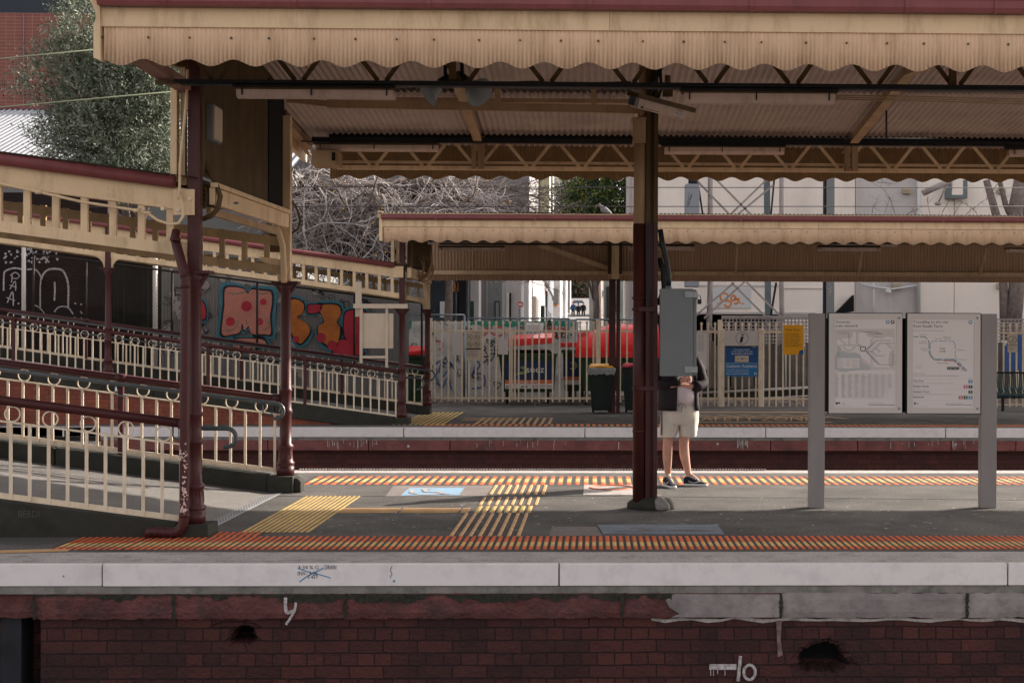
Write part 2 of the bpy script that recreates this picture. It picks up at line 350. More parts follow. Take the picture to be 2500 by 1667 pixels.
    def disc(s, x, y, r, Y, n=14):
        s.k += 1
        return s.poly([P(x + r * math.cos(2 * math.pi * i / n), y - r * math.sin(2 * math.pi * i / n), Y - .0002 * s.k) for i in range(n)])
    def rect(s, x0, x1, y0, y1, Y):
        s.k += 1; Y -= .0002 * s.k
        return s.quad(P(x0, y1, Y), P(x1, y1, Y), P(x1, y0, Y), P(x0, y0, Y))
    def blob(s, pts, Y, sub=4):
        n = len(pts); out = []
        for i in range(n):
            a, b, c, d = pts[i - 1], pts[i], pts[(i + 1) % n], pts[(i + 2) % n]
            for j in range(sub):
                t = j / sub
                out.append(tuple(.5 * (2 * b[q] + (c[q] - a[q]) * t + (2 * a[q] - 5 * b[q] + 4 * c[q] - d[q]) * t * t + (-a[q] + 3 * b[q] - 3 * c[q] + d[q]) * t ** 3) for q in (0, 1)))
        s.k += 1; s.poly([P(x, y, Y - .0002 * s.k) for x, y in out]); return out
    def text(s, st, x0, x1, yb, yt, Y, fn=None):
        v, f = textmesh(st); v = np.array(v)
        mn = v.min(0); mx = v.max(0); s.k += 1; Yk = Y - .0002 * s.k; fn = fn or (lambda a, b: P(a, b, Yk))
        vs = [fn(x0 + (a - mn[0]) / (mx[0] - mn[0]) * (x1 - x0), yb + (b - mn[1]) / (mx[1] - mn[1]) * (yt - yb)) for a, b in v]
        return s.add(vs, f)
    def lines(s, x0, x1, ys, h, Y, q=None, rag=.25, gap=True):   # illegible fine print as dashes
        q = q or rnd
        for y in ys:
            x = x0; xe = x1 - (x1 - x0) * rag * q.random()
            while x < xe - 1:
                wd = q.uniform(2.5, 7) * max(1, h); s.rect(x, min(x + wd, xe), y, y + h, Y); x += wd + .9 * max(.8, h * .6)
                s.k -= 1
            s.k += 1
        return s
    def build(s, name, m, parent=None, bevel=0, origin=None):
        me = bpy.data.meshes.new(name)
        V = np.array(s.v, dtype=float)
        if parent is not None:
            wl = Vector(parent.get('_w', (0, 0, 0)))
        elif origin is not None: wl = Vector(origin)
        else:
            a = V.min(0); b = V.max(0); wl = Vector(((a[0] + b[0]) / 2, (a[1] + b[1]) / 2, a[2]))
        V = V - np.array(wl)
        me.from_pydata([tuple(x) for x in V], [], s.f)
        for q in (m if isinstance(m, (list, tuple)) else [m]): me.materials.append(q)
        me.polygons.foreach_set('material_index', s.m); me.polygons.foreach_set('use_smooth', s.s); me.update()
        o = bpy.data.objects.new(name, me); COL.objects.link(o)
        if parent is not None: o.parent = parent; o['_w'] = tuple(wl)
        else: o.location = wl; o['_w'] = tuple(wl)
        if bevel:
            b = o.modifiers.new('b', 'BEVEL'); b.width = bevel; b.segments = 2; b.limit_method = 'ANGLE'
        return o

def thing(name, label, cat, loc, group=None):
    o = bpy.data.objects.new(name, None); COL.objects.link(o); o.location = loc; o['_w'] = tuple(loc)
    o.empty_display_size = .1; o['label'] = label; o['category'] = cat
    if group: o['group'] = group
    return o
def tag(o, label=None, cat=None, group=None, kind=None):
    if label: o['label'] = label
    if cat: o['category'] = cat
    if group: o['group'] = group
    if kind: o['kind'] = kind
    return o
def dup(root, d, label, group=None):
    kids = [c for c in COL.objects if c.parent == root]
    r = root.copy(); COL.objects.link(r); r.location = root.location + Vector(d); r['label'] = label
    if group: r['group'] = group
    for ch in kids:
        c = ch.copy(); COL.objects.link(c); c.parent = r
        for g in [x for x in COL.objects if x.parent == ch]:
            e = g.copy(); COL.objects.link(e); e.parent = c
    return r
def inst(src, parent, d, name=None):        # another copy of a part, moved by d
    c = src.copy(); COL.objects.link(c); c.parent = parent; c.location = src.location + Vector(d); return c
# ================================================================ ground and platforms
YN, YF, YP, YB = 11.33, 19.15, 27.9, 36.5      # near edge, far edge of the island, edge of the third platform, its back fence
def struct(name, mb, m, label=None, **k):
    o = mb.build(name, m, **k); o['kind'] = 'structure'
    if label: o['label'] = label
    return o
b = MB(); b.quad((-400, -60, -1.25), (400, -60, -1.25), (400, YP + 2, -1.25), (-400, YP + 2, -1.25)); struct('track_bed', b, m_ballast)
# asphalt top of the island platform, with real fall towards the edges
b = MB(); b.box(-30, 40, YN + .62, YF - .35, -.3, 0); struct('platform_paving', b, m_asph)
b = MB(); b.box(-30, 40, YP + .42, YB + 1.0, -.3, 0); struct('platform_paving', b, m_asph)
b = MB(); b.box(-30, 40, YN + .02, YN + .617, -.16, -.001); struct('platform_edge_strip', b, m_conc)
b = MB(); b.box(-30, 40, YP + .02, YP + .417, -.16, -.001); struct('platform_edge_strip', b, m_conc)
b = MB(); b.box(-30, 40, YF - .347, YF - .02, -.16, -.001); struct('platform_edge_strip', b, m_wdec)
# land behind the far platform and the street climbing away
b = MB(); b.quad((-400, YB + 1, -.02), (400, YB + 1, -.02), (400, 56, -.02), (-400, 56, -.02)); struct('ground', b, m_soil)
b = MB(); b.quad((-500, 56, -.02), (500, 56, -.02), (500, 900, 8), (-500, 900, 8)); struct('ground', b, m_soil)
b = MB(); b.add([(-6, 44, .0), (2, 44, 0), (2, 58, .12), (-6, 58, .12), (1.2, 165, 4.1), (-9.5, 165, 4.1), (2, 320, 10.5), (-14, 320, 10.5)], [(0, 1, 2, 3), (3, 2, 4, 5), (5, 4, 6, 7)]); struct('street', b, m_road)

m_dpier = mat('dark_slate_pier', (.022, .023, .028), .8, var=.3, vs=4)
m_moss = mat('black_moss', (.028, .028, .022), .95, var=.5, vs=30)
# ---- near platform wall: coping slabs, mortar, stone course, brickwork with knocked-out holes
def zat(y, Y): return P(1537, y, Y).z
wall = thing('platform_wall', 'dark red brick platform wall nearest the camera, with white coping slabs and sprayed -10', 'wall', (0, YN, -1.25))
def xat(x, Y): return P(x, 1400, Y).x
xs = [-9, xat(-900, YN), xat(252, YN), xat(1365, YN), xat(2458, YN), 6.6, 10.2, 13.8, 17]
for i in range(1, len(xs)):
    q = MB(); q.box(xs[i - 1] + .006, xs[i] - .006, YN - .03 + (.012 if i == 2 else 0), YN + .02, -.172, .004)
    q.build('coping_slab', m_cope, wall, bevel=.006)
q = MB(); q.box(-9, 17, YN - .018, YN + .3, -.232, -.176); q.build('mortar_band', m_mort, wall)
js = [-9, xat(88, YN), xat(427, YN), xat(845, YN), xat(1520, YN), xat(1905, YN), xat(2358, YN), 4.4, 6, 8, 17]
for i in range(1, len(js)):
    q = MB(); x0, x1 = js[i - 1] + .006, js[i] - .006
    n = max(2, int((x1 - x0) / .05)); q2 = random.Random(i)
    rows = 5; vs = []
    off = .06 if i == 1 else 0
    for r in range(rows):
        z = -.428 + .196 * r / (rows - 1)
        for c in range(n + 1):
            e = .006 * q2.random() + (.012 if r in (0, rows - 1) or c in (0, n) else 0)
            vs.append((x0 + (x1 - x0) * c / n, YN - .035 + off + e, z + (q2.uniform(-.006, .006) if r in (0, rows - 1) else 0)))
    q.add(vs, [(r * (n + 1) + c, r * (n + 1) + c + 1, (r + 1) * (n + 1) + c + 1, (r + 1) * (n + 1) + c) for r in range(rows - 1) for c in range(n)])
    q.box(x0 + .004, x1 - .004, YN - .015 + off, YN + .3, -.42, -.238)
    q.build('stone_block', m_stoneg if i in (6, 7, 8) else m_stone, wall)
# half block where the grey render meets the red paint
q = MB(); x0, x1 = xat(1640, YN), js[5] - .01
ol = [(x0, -.418), (x1, -.42), (x1, -.24), (x0 + .02, -.236), (x0 - .05, -.28), (x0 - .02, -.34), (x0 + .06, -.39)]
q.prism([(x, YN - .039, z) for x, z in ol], (0, .012, 0)); q.build('cement_patch', m_stoneg, wall)
q = MB(); qm = random.Random(8); x = xat(95, YN); pts = []; h = .02
while x < xat(1640, YN):
    h = min(.065, max(.004, h + qm.uniform(-.016, .0155))); pts.append((x, h)); x += .012
for (xa, ha), (xb, hb) in zip(pts, pts[1:]): q.quad((xa, YN - .0395, -.236 - ha), (xb, YN - .0395, -.236 - hb), (xb, YN - .0395, -.2335), (xa, YN - .0395, -.2335))
for xj in js[1:7]:
    for k in range(12): z = -.236 - k * .016; w0, w1 = qm.uniform(.006, .02), qm.uniform(.006, .02); q.quad((xj - w0, YN - .0398, z - .016), (xj + w1, YN - .0398, z - .016), (xj + w1 * .8, YN - .0398, z), (xj - w0 * .8, YN - .0398, z))
q.build('moss_stain', m_moss, wall)
# brickwork as a fine grid so the holes are real
holes = [(xat(592, YN), zat(1549, YN), .09, .065), (xat(2012, YN), zat(1608, YN), .19, .115), (xat(575, YN), zat(1525, YN), .14, .02)]
X0, X1, Z0, Z1, st = xat(103, YN), 5.2, -1.25, -.428, .0125
nx = int((X1 - X0) / st); nz = int((Z1 - Z0) / st); q2 = random.Random(5)
gx = np.linspace(X0, X1, nx + 1); gz = np.linspace(Z0, Z1, nz + 1); GX, GZ = np.meshgrid(gx, gz)
rs = np.random.RandomState(3)
D = np.zeros_like(GX)
nz1 = rs.rand(*GX.shape)
for hx, hz, a, c in holes:
    th = np.arctan2(GZ - hz, GX - hx); pw = 4. if c < .08 else 2.6
    zz_ = (GZ - hz) / c; xx_ = (GX - hx) / a * (1 + .25 * np.clip(zz_, -1, 1))
    rr = (np.abs(xx_) ** pw + np.abs(zz_) ** pw) ** (1 / pw) * (1 + .05 * np.sin(3 * th + 1) + .05 * np.sin(8 * th) + .04 * np.sin(17 * th + 2) + .03 * np.sin(29 * th))
    D = np.maximum(D, np.clip((1.25 - rr) / .12, 0, 1) * .02)
    D = np.maximum(D, np.clip((1.0 - rr) / .22, 0, 1) * (.30 if c > .03 else .02) * (1 - .35 * np.clip(-zz_, 0, 1)))
D += nz1 * .0025 + .006 * np.sin(GX * 3.1) * np.sin(GZ * 7)
vs = np.stack([GX, YN + .028 + D, GZ], -1).reshape(-1, 3)
fs = [(r * (nx + 1) + c, r * (nx + 1) + c + 1, (r + 1) * (nx + 1) + c + 1, (r + 1) * (nx + 1) + c) for r in range(nz) for c in range(nx)]
q = MB(); q.add(vs.tolist(), fs); Df = D.reshape(-1); q.m = [1 if Df[f_[0]] > .24 else 0 for f_ in q.f]; q.build('brickwork', [m_brick, m_dark], wall)  # deepest faces of the holes coloured near-black for their shade
q = MB(); q.box(-9, X0, YN + .35, YN + .6, -1.25, -.43); q.box(X0 - .02, X0, YN + .03, YN + .35, -1.25, -.43); q.box(5.2, 17, YN + .03, YN + .3, -1.25, -.43); q.build('brickwork', m_brick, wall)
q = MB(); q.box(X0 - .36, X0 - .2, YN + .1, YN + .349, -1.25, -.43); q.build('pier', m_dpier, wall)
# cement smear under the grey blocks
q = MB(); pts = []
for i in range(30):
    x = 1590 + i * 34; pts.append((x, 1508 + 3 * math.sin(i * 1.7)))
low = [(x, y + 5 + 4 * abs(math.sin(i * .55)) + 2 * math.sin(i * 1.9)) for i, (x, y) in enumerate(pts)]
q.poly([P(x, y, YN + .022) for x, y in low] + [P(x, y, YN + .022) for x, y in reversed(pts)]); q.build('cement_smear', m_wdec, wall)
# white spray marks
q = MB(); Y = YN - .046
q.curve([(697, 1458), (697, 1478), (700, 1494), (712, 1492), (720, 1490)], 8, Y); q.curve([(722, 1470), (719, 1490), (706, 1512), (698, 1524)], 6, Y)
Y = YN + .012
q.stroke([(1732, 1627), (1798, 1627)], 14, Y); q.curve([(1808, 1600), (1805, 1630), (1802, 1662)], 8, Y)
q.circ(1830, 1640, 14, 7, Y, ry=18)
for x in (1735, 1742, 1752, 1770): q.stroke([(x, 1630), (x, 1642 + x % 7)], 2, Y)
q.build('spray_mark', m_gw, wall)
q = MB(); q.poly([P(x, y, Y) for x, y in ((1895, 1514), (1909, 1514), (1906, 1560), (1911, 1598), (1899, 1604), (1897, 1560))]); q.build('pale_streak', m_streak, wall)
q = MB(); Y = YN - .032
for st_, x0, x1, yb, yt in (('3·34 % G', 728, 778, 1389, 1380), ('DRAIN', 793, 821, 1389, 1379), ('INV- 3·56', 727, 775, 1404, 1394), ('3·457', 751, 776, 1412, 1404)):
    q.text(st_, x0, x1, yb, yt, Y)
q.curve([(957, 1382), (953, 1392), (957, 1400), (952, 1410)], 1.5, Y); q.build('marker_writing', m_ink, wall)
q = MB(); q.curve([(727, 1386), (755, 1396), (780, 1402), (808, 1410)], 2.6, Y); q.curve([(731, 1420), (750, 1406), (770, 1396), (790, 1386)], 3.2, Y); q.disc(962, 1418, 3.2, Y)
q.disc(155, 1406, 2.5, Y); q.build('marker_cross', m_blue, wall)

# ---- wall of the third platform
wall2 = thing('platform_wall', 'brick wall of the platform across the tracks with white coping and red stone course', 'wall', (0, YP, -1.25))
cs = [-9.5] + [xat(x, YP) for x in (-440, 155, 436, 985, 1427, 1868, 2307, 2745)] + [16]
cs = [P(x, 1057, YP).x if False else x for x in cs]
for i in range(1, len(cs)):
    q = MB(); q.box(cs[i - 1] + .01, cs[i] - .01, YP - .03, YP + .02, -.18, .004); q.build('coping_slab', m_cope, wall2, bevel=.006)
q = MB(); q.box(-9.5, 16, YP - .015, YP + .3, -.24, -.184); q.build('mortar_band', m_mort, wall2)
x = -9.5; i = 0
while x < 16:
    L_ = rnd.uniform(1.2, 2.0); q = MB(); q.box(x + .008, x + L_ - .008, YP - .035, YP + .3, -.44, -.244); q.build('stone_block', m_stone2, wall2, bevel=.01); x += L_
q = MB(); q.box(-9.5, 16, YP + .12, YP + .4, -1.25, -.445); q.build('brickwork', m_brickm, wall2)
q = MB()
for i in range(70):
    x = rnd.choice([rnd.uniform(800, 920), rnd.uniform(1800, 1830), rnd.uniform(2150, 2400), rnd.uniform(1100, 1400)]); y = rnd.uniform(1072, 1082)
    q.stroke([(x, y), (x + rnd.uniform(-1, 1), y + rnd.uniform(4, 18))], rnd.uniform(.8, 1.8), YP - .038)
for x, y in ((997, 1089), (1752, 1083), (2333, 1085)): q.disc(x, y, 3.2, YP - .038)
q.build('lime_streaks', m_wdec, wall2)
wall3 = thing('platform_wall', 'far side wall of the island platform, hidden below its edge', 'wall', (0, YF, -1.25))
q = MB(); q.box(-9.5, 16, YF - .3, YF - .02, -1.25, -.17); q.build('brickwork', m_brickd, wall3)
q = MB(); q.box(-9.5, 16, YF - .02, YF, -.17, .004)
for i in range(400):
    x = -3.9 + i * .0375
    if x < xat(1870, 19) : q.box(x, x + .02, YF - .03, YF, .004, .022)
q.build('coping_slab', m_wdec, wall3)

# ================================================================ markings and tactile paving
def mark(name, lab, corners, m, cat='marking', z=.004, kids=()):
    b = MB(); b.poly([G(x, y, z) for x, y in corners]); o = b.build(name, m); tag(o, lab, cat); return o
def studs(mb, x0, x1, y0, y1, px, py, sel, r=.017, h=.006, ry=None):
    ry = ry or r
    nx = int(round((x1 - x0) / px)); ny = int(round((y1 - y0) / py))
    for j in range(ny):
        for i in range(nx):
            c = sel(i, j, nx, ny)
            if c is None: continue
            mb.mi = c; x = x0 + (i + .5) * px; y = y0 + (j + .5) * py
            vs = []
            for rr, z in ((r, .001), (r * .72, h)):
                vs += [(x + rr * math.cos(k * math.pi / 3), y + rr * ry / r * math.sin(k * math.pi / 3), z) for k in range(6)]
            mb.add(vs, [(k, (k + 1) % 6, 6 + (k + 1) % 6, 6 + k) for k in range(6)] + [(6, 7, 8, 9, 10, 11)])
def edge_strip(lab, y0, y1, x0, x1, px, ny, lo, hi, grp='warning strips along the platform edges'):
    b = MB(); py = (y1 - y0) / ny
    b.mi = 2; b.quad((x0 - .03, y0 - .02, .002), (x1 + .03, y0 - .02, .002), (x1 + .03, y1 + .02, .002), (x0 - .03, y1 + .02, .002))
    studs(b, x0, x1, y0, y1, px, py, lambda i, j, nx, n: 1 if lo <= j < hi else 0, r=px * .37, ry=py * .55)
    o = b.build('tactile_strip', [m_org, m_yel, m_black2]); tag(o, lab, 'tactile strip', grp); return o
m_black2 = mat('tactile_base', (.045, .045, .045), .9, var=.15, fine=.3)
ya, yb = G(1430, 1341).y, G(1430, 1309).y
edge_strip('orange studded warning strip with a yellow centre line along the near platform edge', ya, yb, G(300, 1341).x, 7, .0592, 13, 3, 7)
b = MB(); studs(b, G(300, 1341).x - .25, G(300, 1341).x + .95, yb + .02, yb + .3, .0592, .053, lambda i, j, a, c: 0, r=.0207, ry=.029); studs(b, G(300, 1341).x - .6, G(300, 1341).x, ya, yb, .0592, .053, lambda i, j, a, c: 1 if 3 <= j < 7 else 0, r=.0207, ry=.029)
b.mi = 2; b.quad((G(300, 1341).x - .62, ya - .01, .0015), (G(300, 1341).x + .97, ya - .01, .0015), (G(300, 1341).x + .97, yb + .31, .0015), (G(300, 1341).x - .62, yb + .31, .0015))
tag(b.build('tactile_strip', [m_org, m_yel, m_black2]), 'extra orange studded patch beside the downpipe foot, left end of the warning strip', 'tactile strip')
mark('painted_line', 'short orange line running off the left end of the near warning strip', [(-60, 1352), (165, 1345), (175, 1338), (-60, 1344)], m_tan)
yc, yd = G(1430, 1183).y, G(1430, 1163).y
edge_strip('orange and yellow warning strip along the far edge of the island platform, under the sun', yc, yd, G(735, 1183).x, 9, .105, 7, 2, 5)
ye, yf = YP + .55, YP + 1.15
edge_strip('faint orange warning strip along the edge of the platform across the tracks', ye, yf, P(1030, 1035, 28.6).x, 12, .12, 8, 3, 5)
# yellow warning field at the foot of the ramp
a0, a1 = G(587, 1299), G(893, 1211)
x0f, x1f = G(590, 1297).x, G(765, 1297).x
b = MB(); studs(b, x0f, x1f, a0.y, a1.y, .0525, .0525, lambda i, j, a, c: 0 if i % 2 == 0 or True else None, r=.0185)
for i in range(int((x1f - x0f) / .0525)): b.box(x0f + i * .0525 + .012, x0f + i * .0525 + .0405, a0.y, a1.y, .001, .003)
tag(b.build('tactile_paving', m_yel), 'large yellow studded warning field across the foot of the near ramp', 'tactile paving')
b = MB(); x0g, x1g = P(925, 1035, 30).x, P(1105, 1035, 30).x
yg0, yg1 = G(960, 1037).y, G(1150, 1007).y
x0g = G(958, 1037).x; x1g = G(1080, 1037).x
b.mi = 1; b.quad((x0g, yg0, .001), (x0g + 1.05, yg0, .001), (x0g + 1.05, yg1, .001), (x0g, yg1, .001)); b.mi = 0
for i in range(10): b.box(x0g + i * .105, x0g + i * .105 + .055, yg0, yg1, .002, .008)
tag(b.build('tactile_paving', [m_yel, m_black2]), 'small yellow ribbed warning field at the foot of the ramp across the tracks', 'tactile paving')
def bars(lab, x0, x1, y0, y1, n, w_, along='y', breaks=.6, m=m_tan, cat='tactile paving'):
    b = MB()
    for i in range(n):
        if along == 'y':
            x = x0 + (x1 - x0) * i / (n - 1); y = y0
            while y < y1 - .02:
                e = min(y + breaks, y1); b.hexa([(x - w_ / 2, y, .001), (x + w_ / 2, y, .001), (x + w_ / 2, e - .012, .001), (x - w_ / 2, e - .012, .001), (x - w_ / 2 + .006, y + .006, .008), (x + w_ / 2 - .006, y + .006, .008), (x + w_ / 2 - .006, e - .018, .008), (x - w_ / 2 + .006, e - .018, .008)]); y = e
        else:
            yy = y0 + (y1 - y0) * i / (n - 1); x = x0
            while x < x1 - .02:
                e = min(x + breaks, x1); b.box(x, e - .03, yy - w_ / 2, yy + w_ / 2, .001, .008); x = e
    return tag(b.build('tactile_paving', m), lab, cat)
g = G
bars('tan guide bars running from the near edge strip towards the platform middle', g(1100, 1309).x, g(1265, 1309).x, g(1200, 1309).y, g(1200, 1253).y, 8, .035, breaks=.3)
b = MB(); studs(b, g(1155, 1250).x, g(1305, 1250).x, g(1200, 1251).y, g(1200, 1235).y, .075, .055, lambda i, j, a, c: 0, r=.027)
tag(b.build('tactile_paving', m_yel), 'small yellow studded square where the guide bars cross', 'tactile paving')
bars('tan guide bars in the sunlit gap behind the yellow studded square', g(1172, 1232).x, g(1308, 1232).x, g(1200, 1233).y, g(1200, 1214).y, 8, .035, breaks=.6)
bars('short tan guide bars next to the blue wheelchair decal', g(1197, 1207).x, g(1325, 1207).x, g(1200, 1207).y, g(1200, 1184).y, 8, .04, breaks=.6)
bars('four long yellow guide bars linking the ramp field to the studded square', g(826, 1250).x, g(1150, 1250).x, g(1000, 1251).y, g(1000, 1242).y, 4, .04, along='x', breaks=.62)
bars('tan guide bars crossing the platform beyond the tracks', P(1170, 1030, 30).x, P(1255, 1030, 30).x + .75, g(1250, 1035).y, g(1250, 1020).y, 11, .06, breaks=.8)
bars('orange guide bars behind the far ramp field', g(1130, 1024).x, g(1262, 1024).x, g(1200, 1026).y, g(1200, 1022).y, 2, .1, along='x', breaks=.9)
mark('wheelchair_decal', 'blue decal with a white wheelchair user on the sunlit platform', [(977, 1209), (1121, 1208), (1134, 1190), (1000, 1190)], m_bldec)
b = MB(); b.k = 0
def gs(mb, pts, w_, z=.007):
    for i in range(len(pts) - 1):
        p, q_ = G(*pts[i], z), G(*pts[i + 1], z); d = (q_ - p); d.z = 0; n = Vector((-d.y, d.x, 0)).normalized() * w_ / 2; e = d.normalized() * w_ * .2
        mb.k += 1; zz = Vector((0, 0, .0003 * mb.k)); mb.quad(p - e - n + zz, q_ + e - n + zz, q_ + e + n + zz, p - e + n + zz)
wc = [(1040 + 36 * math.cos(t), 1200.5 + 6.5 * math.sin(t)) for t in [math.pi * (.05 + .9 * k / 8) for k in range(9)]] + [(1004, 1199), (1010, 1194.5)]
gs(b, wc, .045); gs(b, [(1035, 1193), (1052, 1193.5)], .07); gs(b, [(1035, 1193), (1040, 1200), (1072, 1200), (1084, 1206), (1100, 1205)], .05)
o = b.build('wheelchair_symbol', m_wdec, [x for x in COL.objects if x.name == 'wheelchair_decal'][0])
mark('paving_patch', 'pale rectangular patch of asphalt around the blue wheelchair decal', [(940, 1212), (1186, 1211), (1205, 1184), (960, 1185)], m_patch, z=.002, cat='patch')
b = MB(); xa = G(1424, 1208).x; b.box(xa, G(1560, 1208).x, G(1500, 1208).y, G(1500, 1184).y, .001, .004); o = tag(b.build('no_entry_decal', m_wdec), 'pale floor decal with a worn red ring, behind the central column', 'marking')
b = MB(); c0 = G(1492, 1190, .006)
b.tube([(c0.x + .25 * math.cos(t), c0.y + .25 * math.sin(t), .005) for t in [k * math.pi / 10 for k in range(20)]], .012, 4, closed=True); b.build('red_ring', m_orp, o)
mark('faded_decal', 'worn blue floor decal in the shade in front of the central column', [(1473, 1303), (1769, 1304), (1752, 1280), (1458, 1280)], m_bgst)
o = COL.objects[-1]; b = MB(); b.k = 0
gs(b, [(1505, 1296), (1560, 1297), (1585, 1292), (1560, 1288), (1540, 1288)], .05, .006); gs(b, [(1640, 1293), (1740, 1294)], .07, .006); b.build('worn_symbol', m_patch, o)
mark('paving_patch', 'grey rectangular patch left of the worn blue decal', [(1341, 1307), (1470, 1307), (1456, 1285), (1348, 1285)], m_patch, z=.0025, cat='patch')
b = MB(); p1, p2, p3, p4 = G(517, 1291, .01), G(560, 1279, .01), G(683, 1210, .01), G(655, 1209, .01)
b.quad((-3.672, 13.12, .0065), (-3.52, 13.12, .0065), (-3.52, 16.35, .0065), (-3.672, 16.35, .0065))
o = tag(b.build('drain_cover', m_metalp), 'perforated silver drain cover strip across the mouth of the ramp', 'drain cover')
b = MB(); A, B_, C_, D_ = Vector((-3.66, 13.14, 0)), Vector((-3.53, 13.14, 0)), Vector((-3.53, 16.33, 0)), Vector((-3.66, 16.33, 0))
for i in range(60):
    for j in range(4):
        t = (i + .5) / 60; s_ = (j + .5 + (.25 if i % 2 else -.25)) / 4.5; p = (A * (1 - t) + D_ * t) * (1 - s_) + (B_ * (1 - t) + C_ * t) * s_
        b.poly([(p.x + .012 * math.cos(k * 1.047), p.y + .012 * math.sin(k * 1.047), .0085) for k in range(6)])
b.build('hole', m_dark, o)
b = MB(); b.bar(G(610, 1211, .003), G(1520, 1210, .003), .012, .004); b.bar(G(1620, 1212, .003), G(2500, 1220, .003), .008, .003)
tag(b.build('expansion_joint', m_steel), 'thin metal joint line running along the middle of the platform', 'joint')
# safety-zone hatching on the far platform
b = MB(); q_ = lambda x, y: G(x, y, .006)
for x in range(1640, 2000, 52):
    b.k += 1; b.quad(G(x, 1012, .005 + b.k * .0003), G(x + 14, 1012, .005 + b.k * .0003), G(x + 130, 1022, .005 + b.k * .0003), G(x + 105, 1022, .005 + b.k * .0003))
for y in (1006, 1030): b.k += 1; b.quad(G(1640, y + .8, .005 + b.k * .0003), G(2035, y + .8, .005 + b.k * .0003), G(2030, y - .8, .005 + b.k * .0003), G(1640, y - .8, .005 + b.k * .0003))
def gt(x, y): b.k; return G(x, y, .009)
b.text('SAFETY ZONE', 1690, 1985, 1027, 1017, 0, fn=gt)
tag(b.build('floor_marking', m_tan), 'faded orange SAFETY ZONE lettering and hatching on the far platform', 'marking')
# cracks and worn seams in the asphalt
b = MB(); qc = random.Random(44)
for i in range(16):
    x, y = qc.uniform(-3, 5), qc.uniform(12.9, 18.4); a = qc.choice([0, 0, 1.5]) + qc.gauss(0, .25); pts = [(x, y)]
    for k in range(qc.randint(6, 22)): a += qc.gauss(0, .3); pts.append((pts[-1][0] + .07 * math.cos(a), pts[-1][1] + .07 * math.sin(a)))
    for (xa, y1_), (xb, y2_) in zip(pts, pts[1:]):
        n_ = Vector((-(y2_ - y1_), xb - xa)).normalized() * qc.uniform(.0015, .004); b.quad((xa - n_.x, y1_ - n_.y, .0022), (xb - n_.x, y2_ - n_.y, .0022), (xb + n_.x, y2_ + n_.y, .0022), (xa + n_.x, y1_ + n_.y, .0022))
tag(b.build('asphalt_cracks', m_crack), 'fine dark cracks wandering over the platform asphalt', kind='stuff')
# cigarette ends and specks
b = MB()
for i in range(300):
    p = G(rnd.uniform(650, 2500), rnd.uniform(1215, 1300)); a = rnd.uniform(0, 3.1); r_ = rnd.choice([.004, .006, .008, .013])
    d = Vector((math.cos(a), math.sin(a), 0)) * r_ * 2; n = Vector((-d.y, d.x, 0)) * .35
    b.quad(*[(q.x, q.y, .004) for q in (p - d - n, p + d - n, p + d + n, p - d + n)])
tag(b.build('litter_specks', m_wdec), 'pale specks of litter and gum on the asphalt', kind='stuff')

m_rearw = mat('cream_paint_with_shade', (.40, .275, .15), .6, var=.12, vs=2, dirt=(.14, .085, .045), damt=.6, ds=5, streak=.3)  # same cream as the front, roof shade painted into the colour
# ================================================================ columns
PROF = [(.1, 0), (.1, .1), (.088, .105), (.102, .125), (.102, .15), (.086, .165), (.078, .3), (.09, .315), (.09, .345), (.068, .36), (.066, .7), (.077, .715), (.077, .745), (.066, .76), (.064, .95), (.073, .965), (.073, .985), (.062, 1.0)]
def column(label, X, Y, z0, zc, ztop, group='cast iron columns of the ramp canopies', post=m_maroon, brackets=(), slope=0, lip=.3):
    t = thing('canopy_column', label, 'column', (X, Y, z0), group)
    q = MB(); q.lathe((X, Y, z0), PROF + [(.056, zc - z0 - .12), (.066, zc - z0 - .1), (.06, zc - z0 - .06), (.1, zc - z0)], 24); q.build('shaft', m_maroon, t)
    q = MB()
    for k in range(8):
        a = k * math.pi / 4 + .2; q.bar((X + .083 * math.cos(a), Y + .083 * math.sin(a), z0 + .19), (X + .0775 * math.cos(a), Y + .0775 * math.sin(a), z0 + .29), .014, .01, (math.cos(a), math.sin(a), 0))
    q.build('base_flutes', m_maroon, t)
    q = MB(); q.box(X - lip / 2, X + lip / 2, Y - .09, Y + .09, zc, zc + .028)
    for s_ in (-1, 1): q.prism([(X + s_ * .05, Y - .02, zc - .13), (X + s_ * .13, Y - .02, zc), (X + s_ * .05, Y - .02, zc)], (0, .04, 0))
    q.build('capital', m_maroon, t)
    q = MB(); q.box(X - .055, X + .055, Y - .05, Y + .05, zc + .028, ztop); q.build('post', post, t, bevel=.004)
    for sx in brackets:      # quarter-round cream brackets up to the lattice beam
        q = MB(); zb = zc + .03
        H_ = .20; W_ = .24
        ol = [(0, 0), (.03, 0)] + [(.03 + (W_ - .03) * (1 - math.cos(a)), (H_) * math.sin(a)) for a in [k * math.pi / 16 for k in range(1, 9)]] + [(W_, H_ + .05), (0, H_ + .05)]
        q.prism([(X + sx * (.058 + a), Y - .025, zb + c - sx * slope * (a) ) for a, c in ol], (0, .05, 0)); q.build('bracket', m_cream, t)
    return t

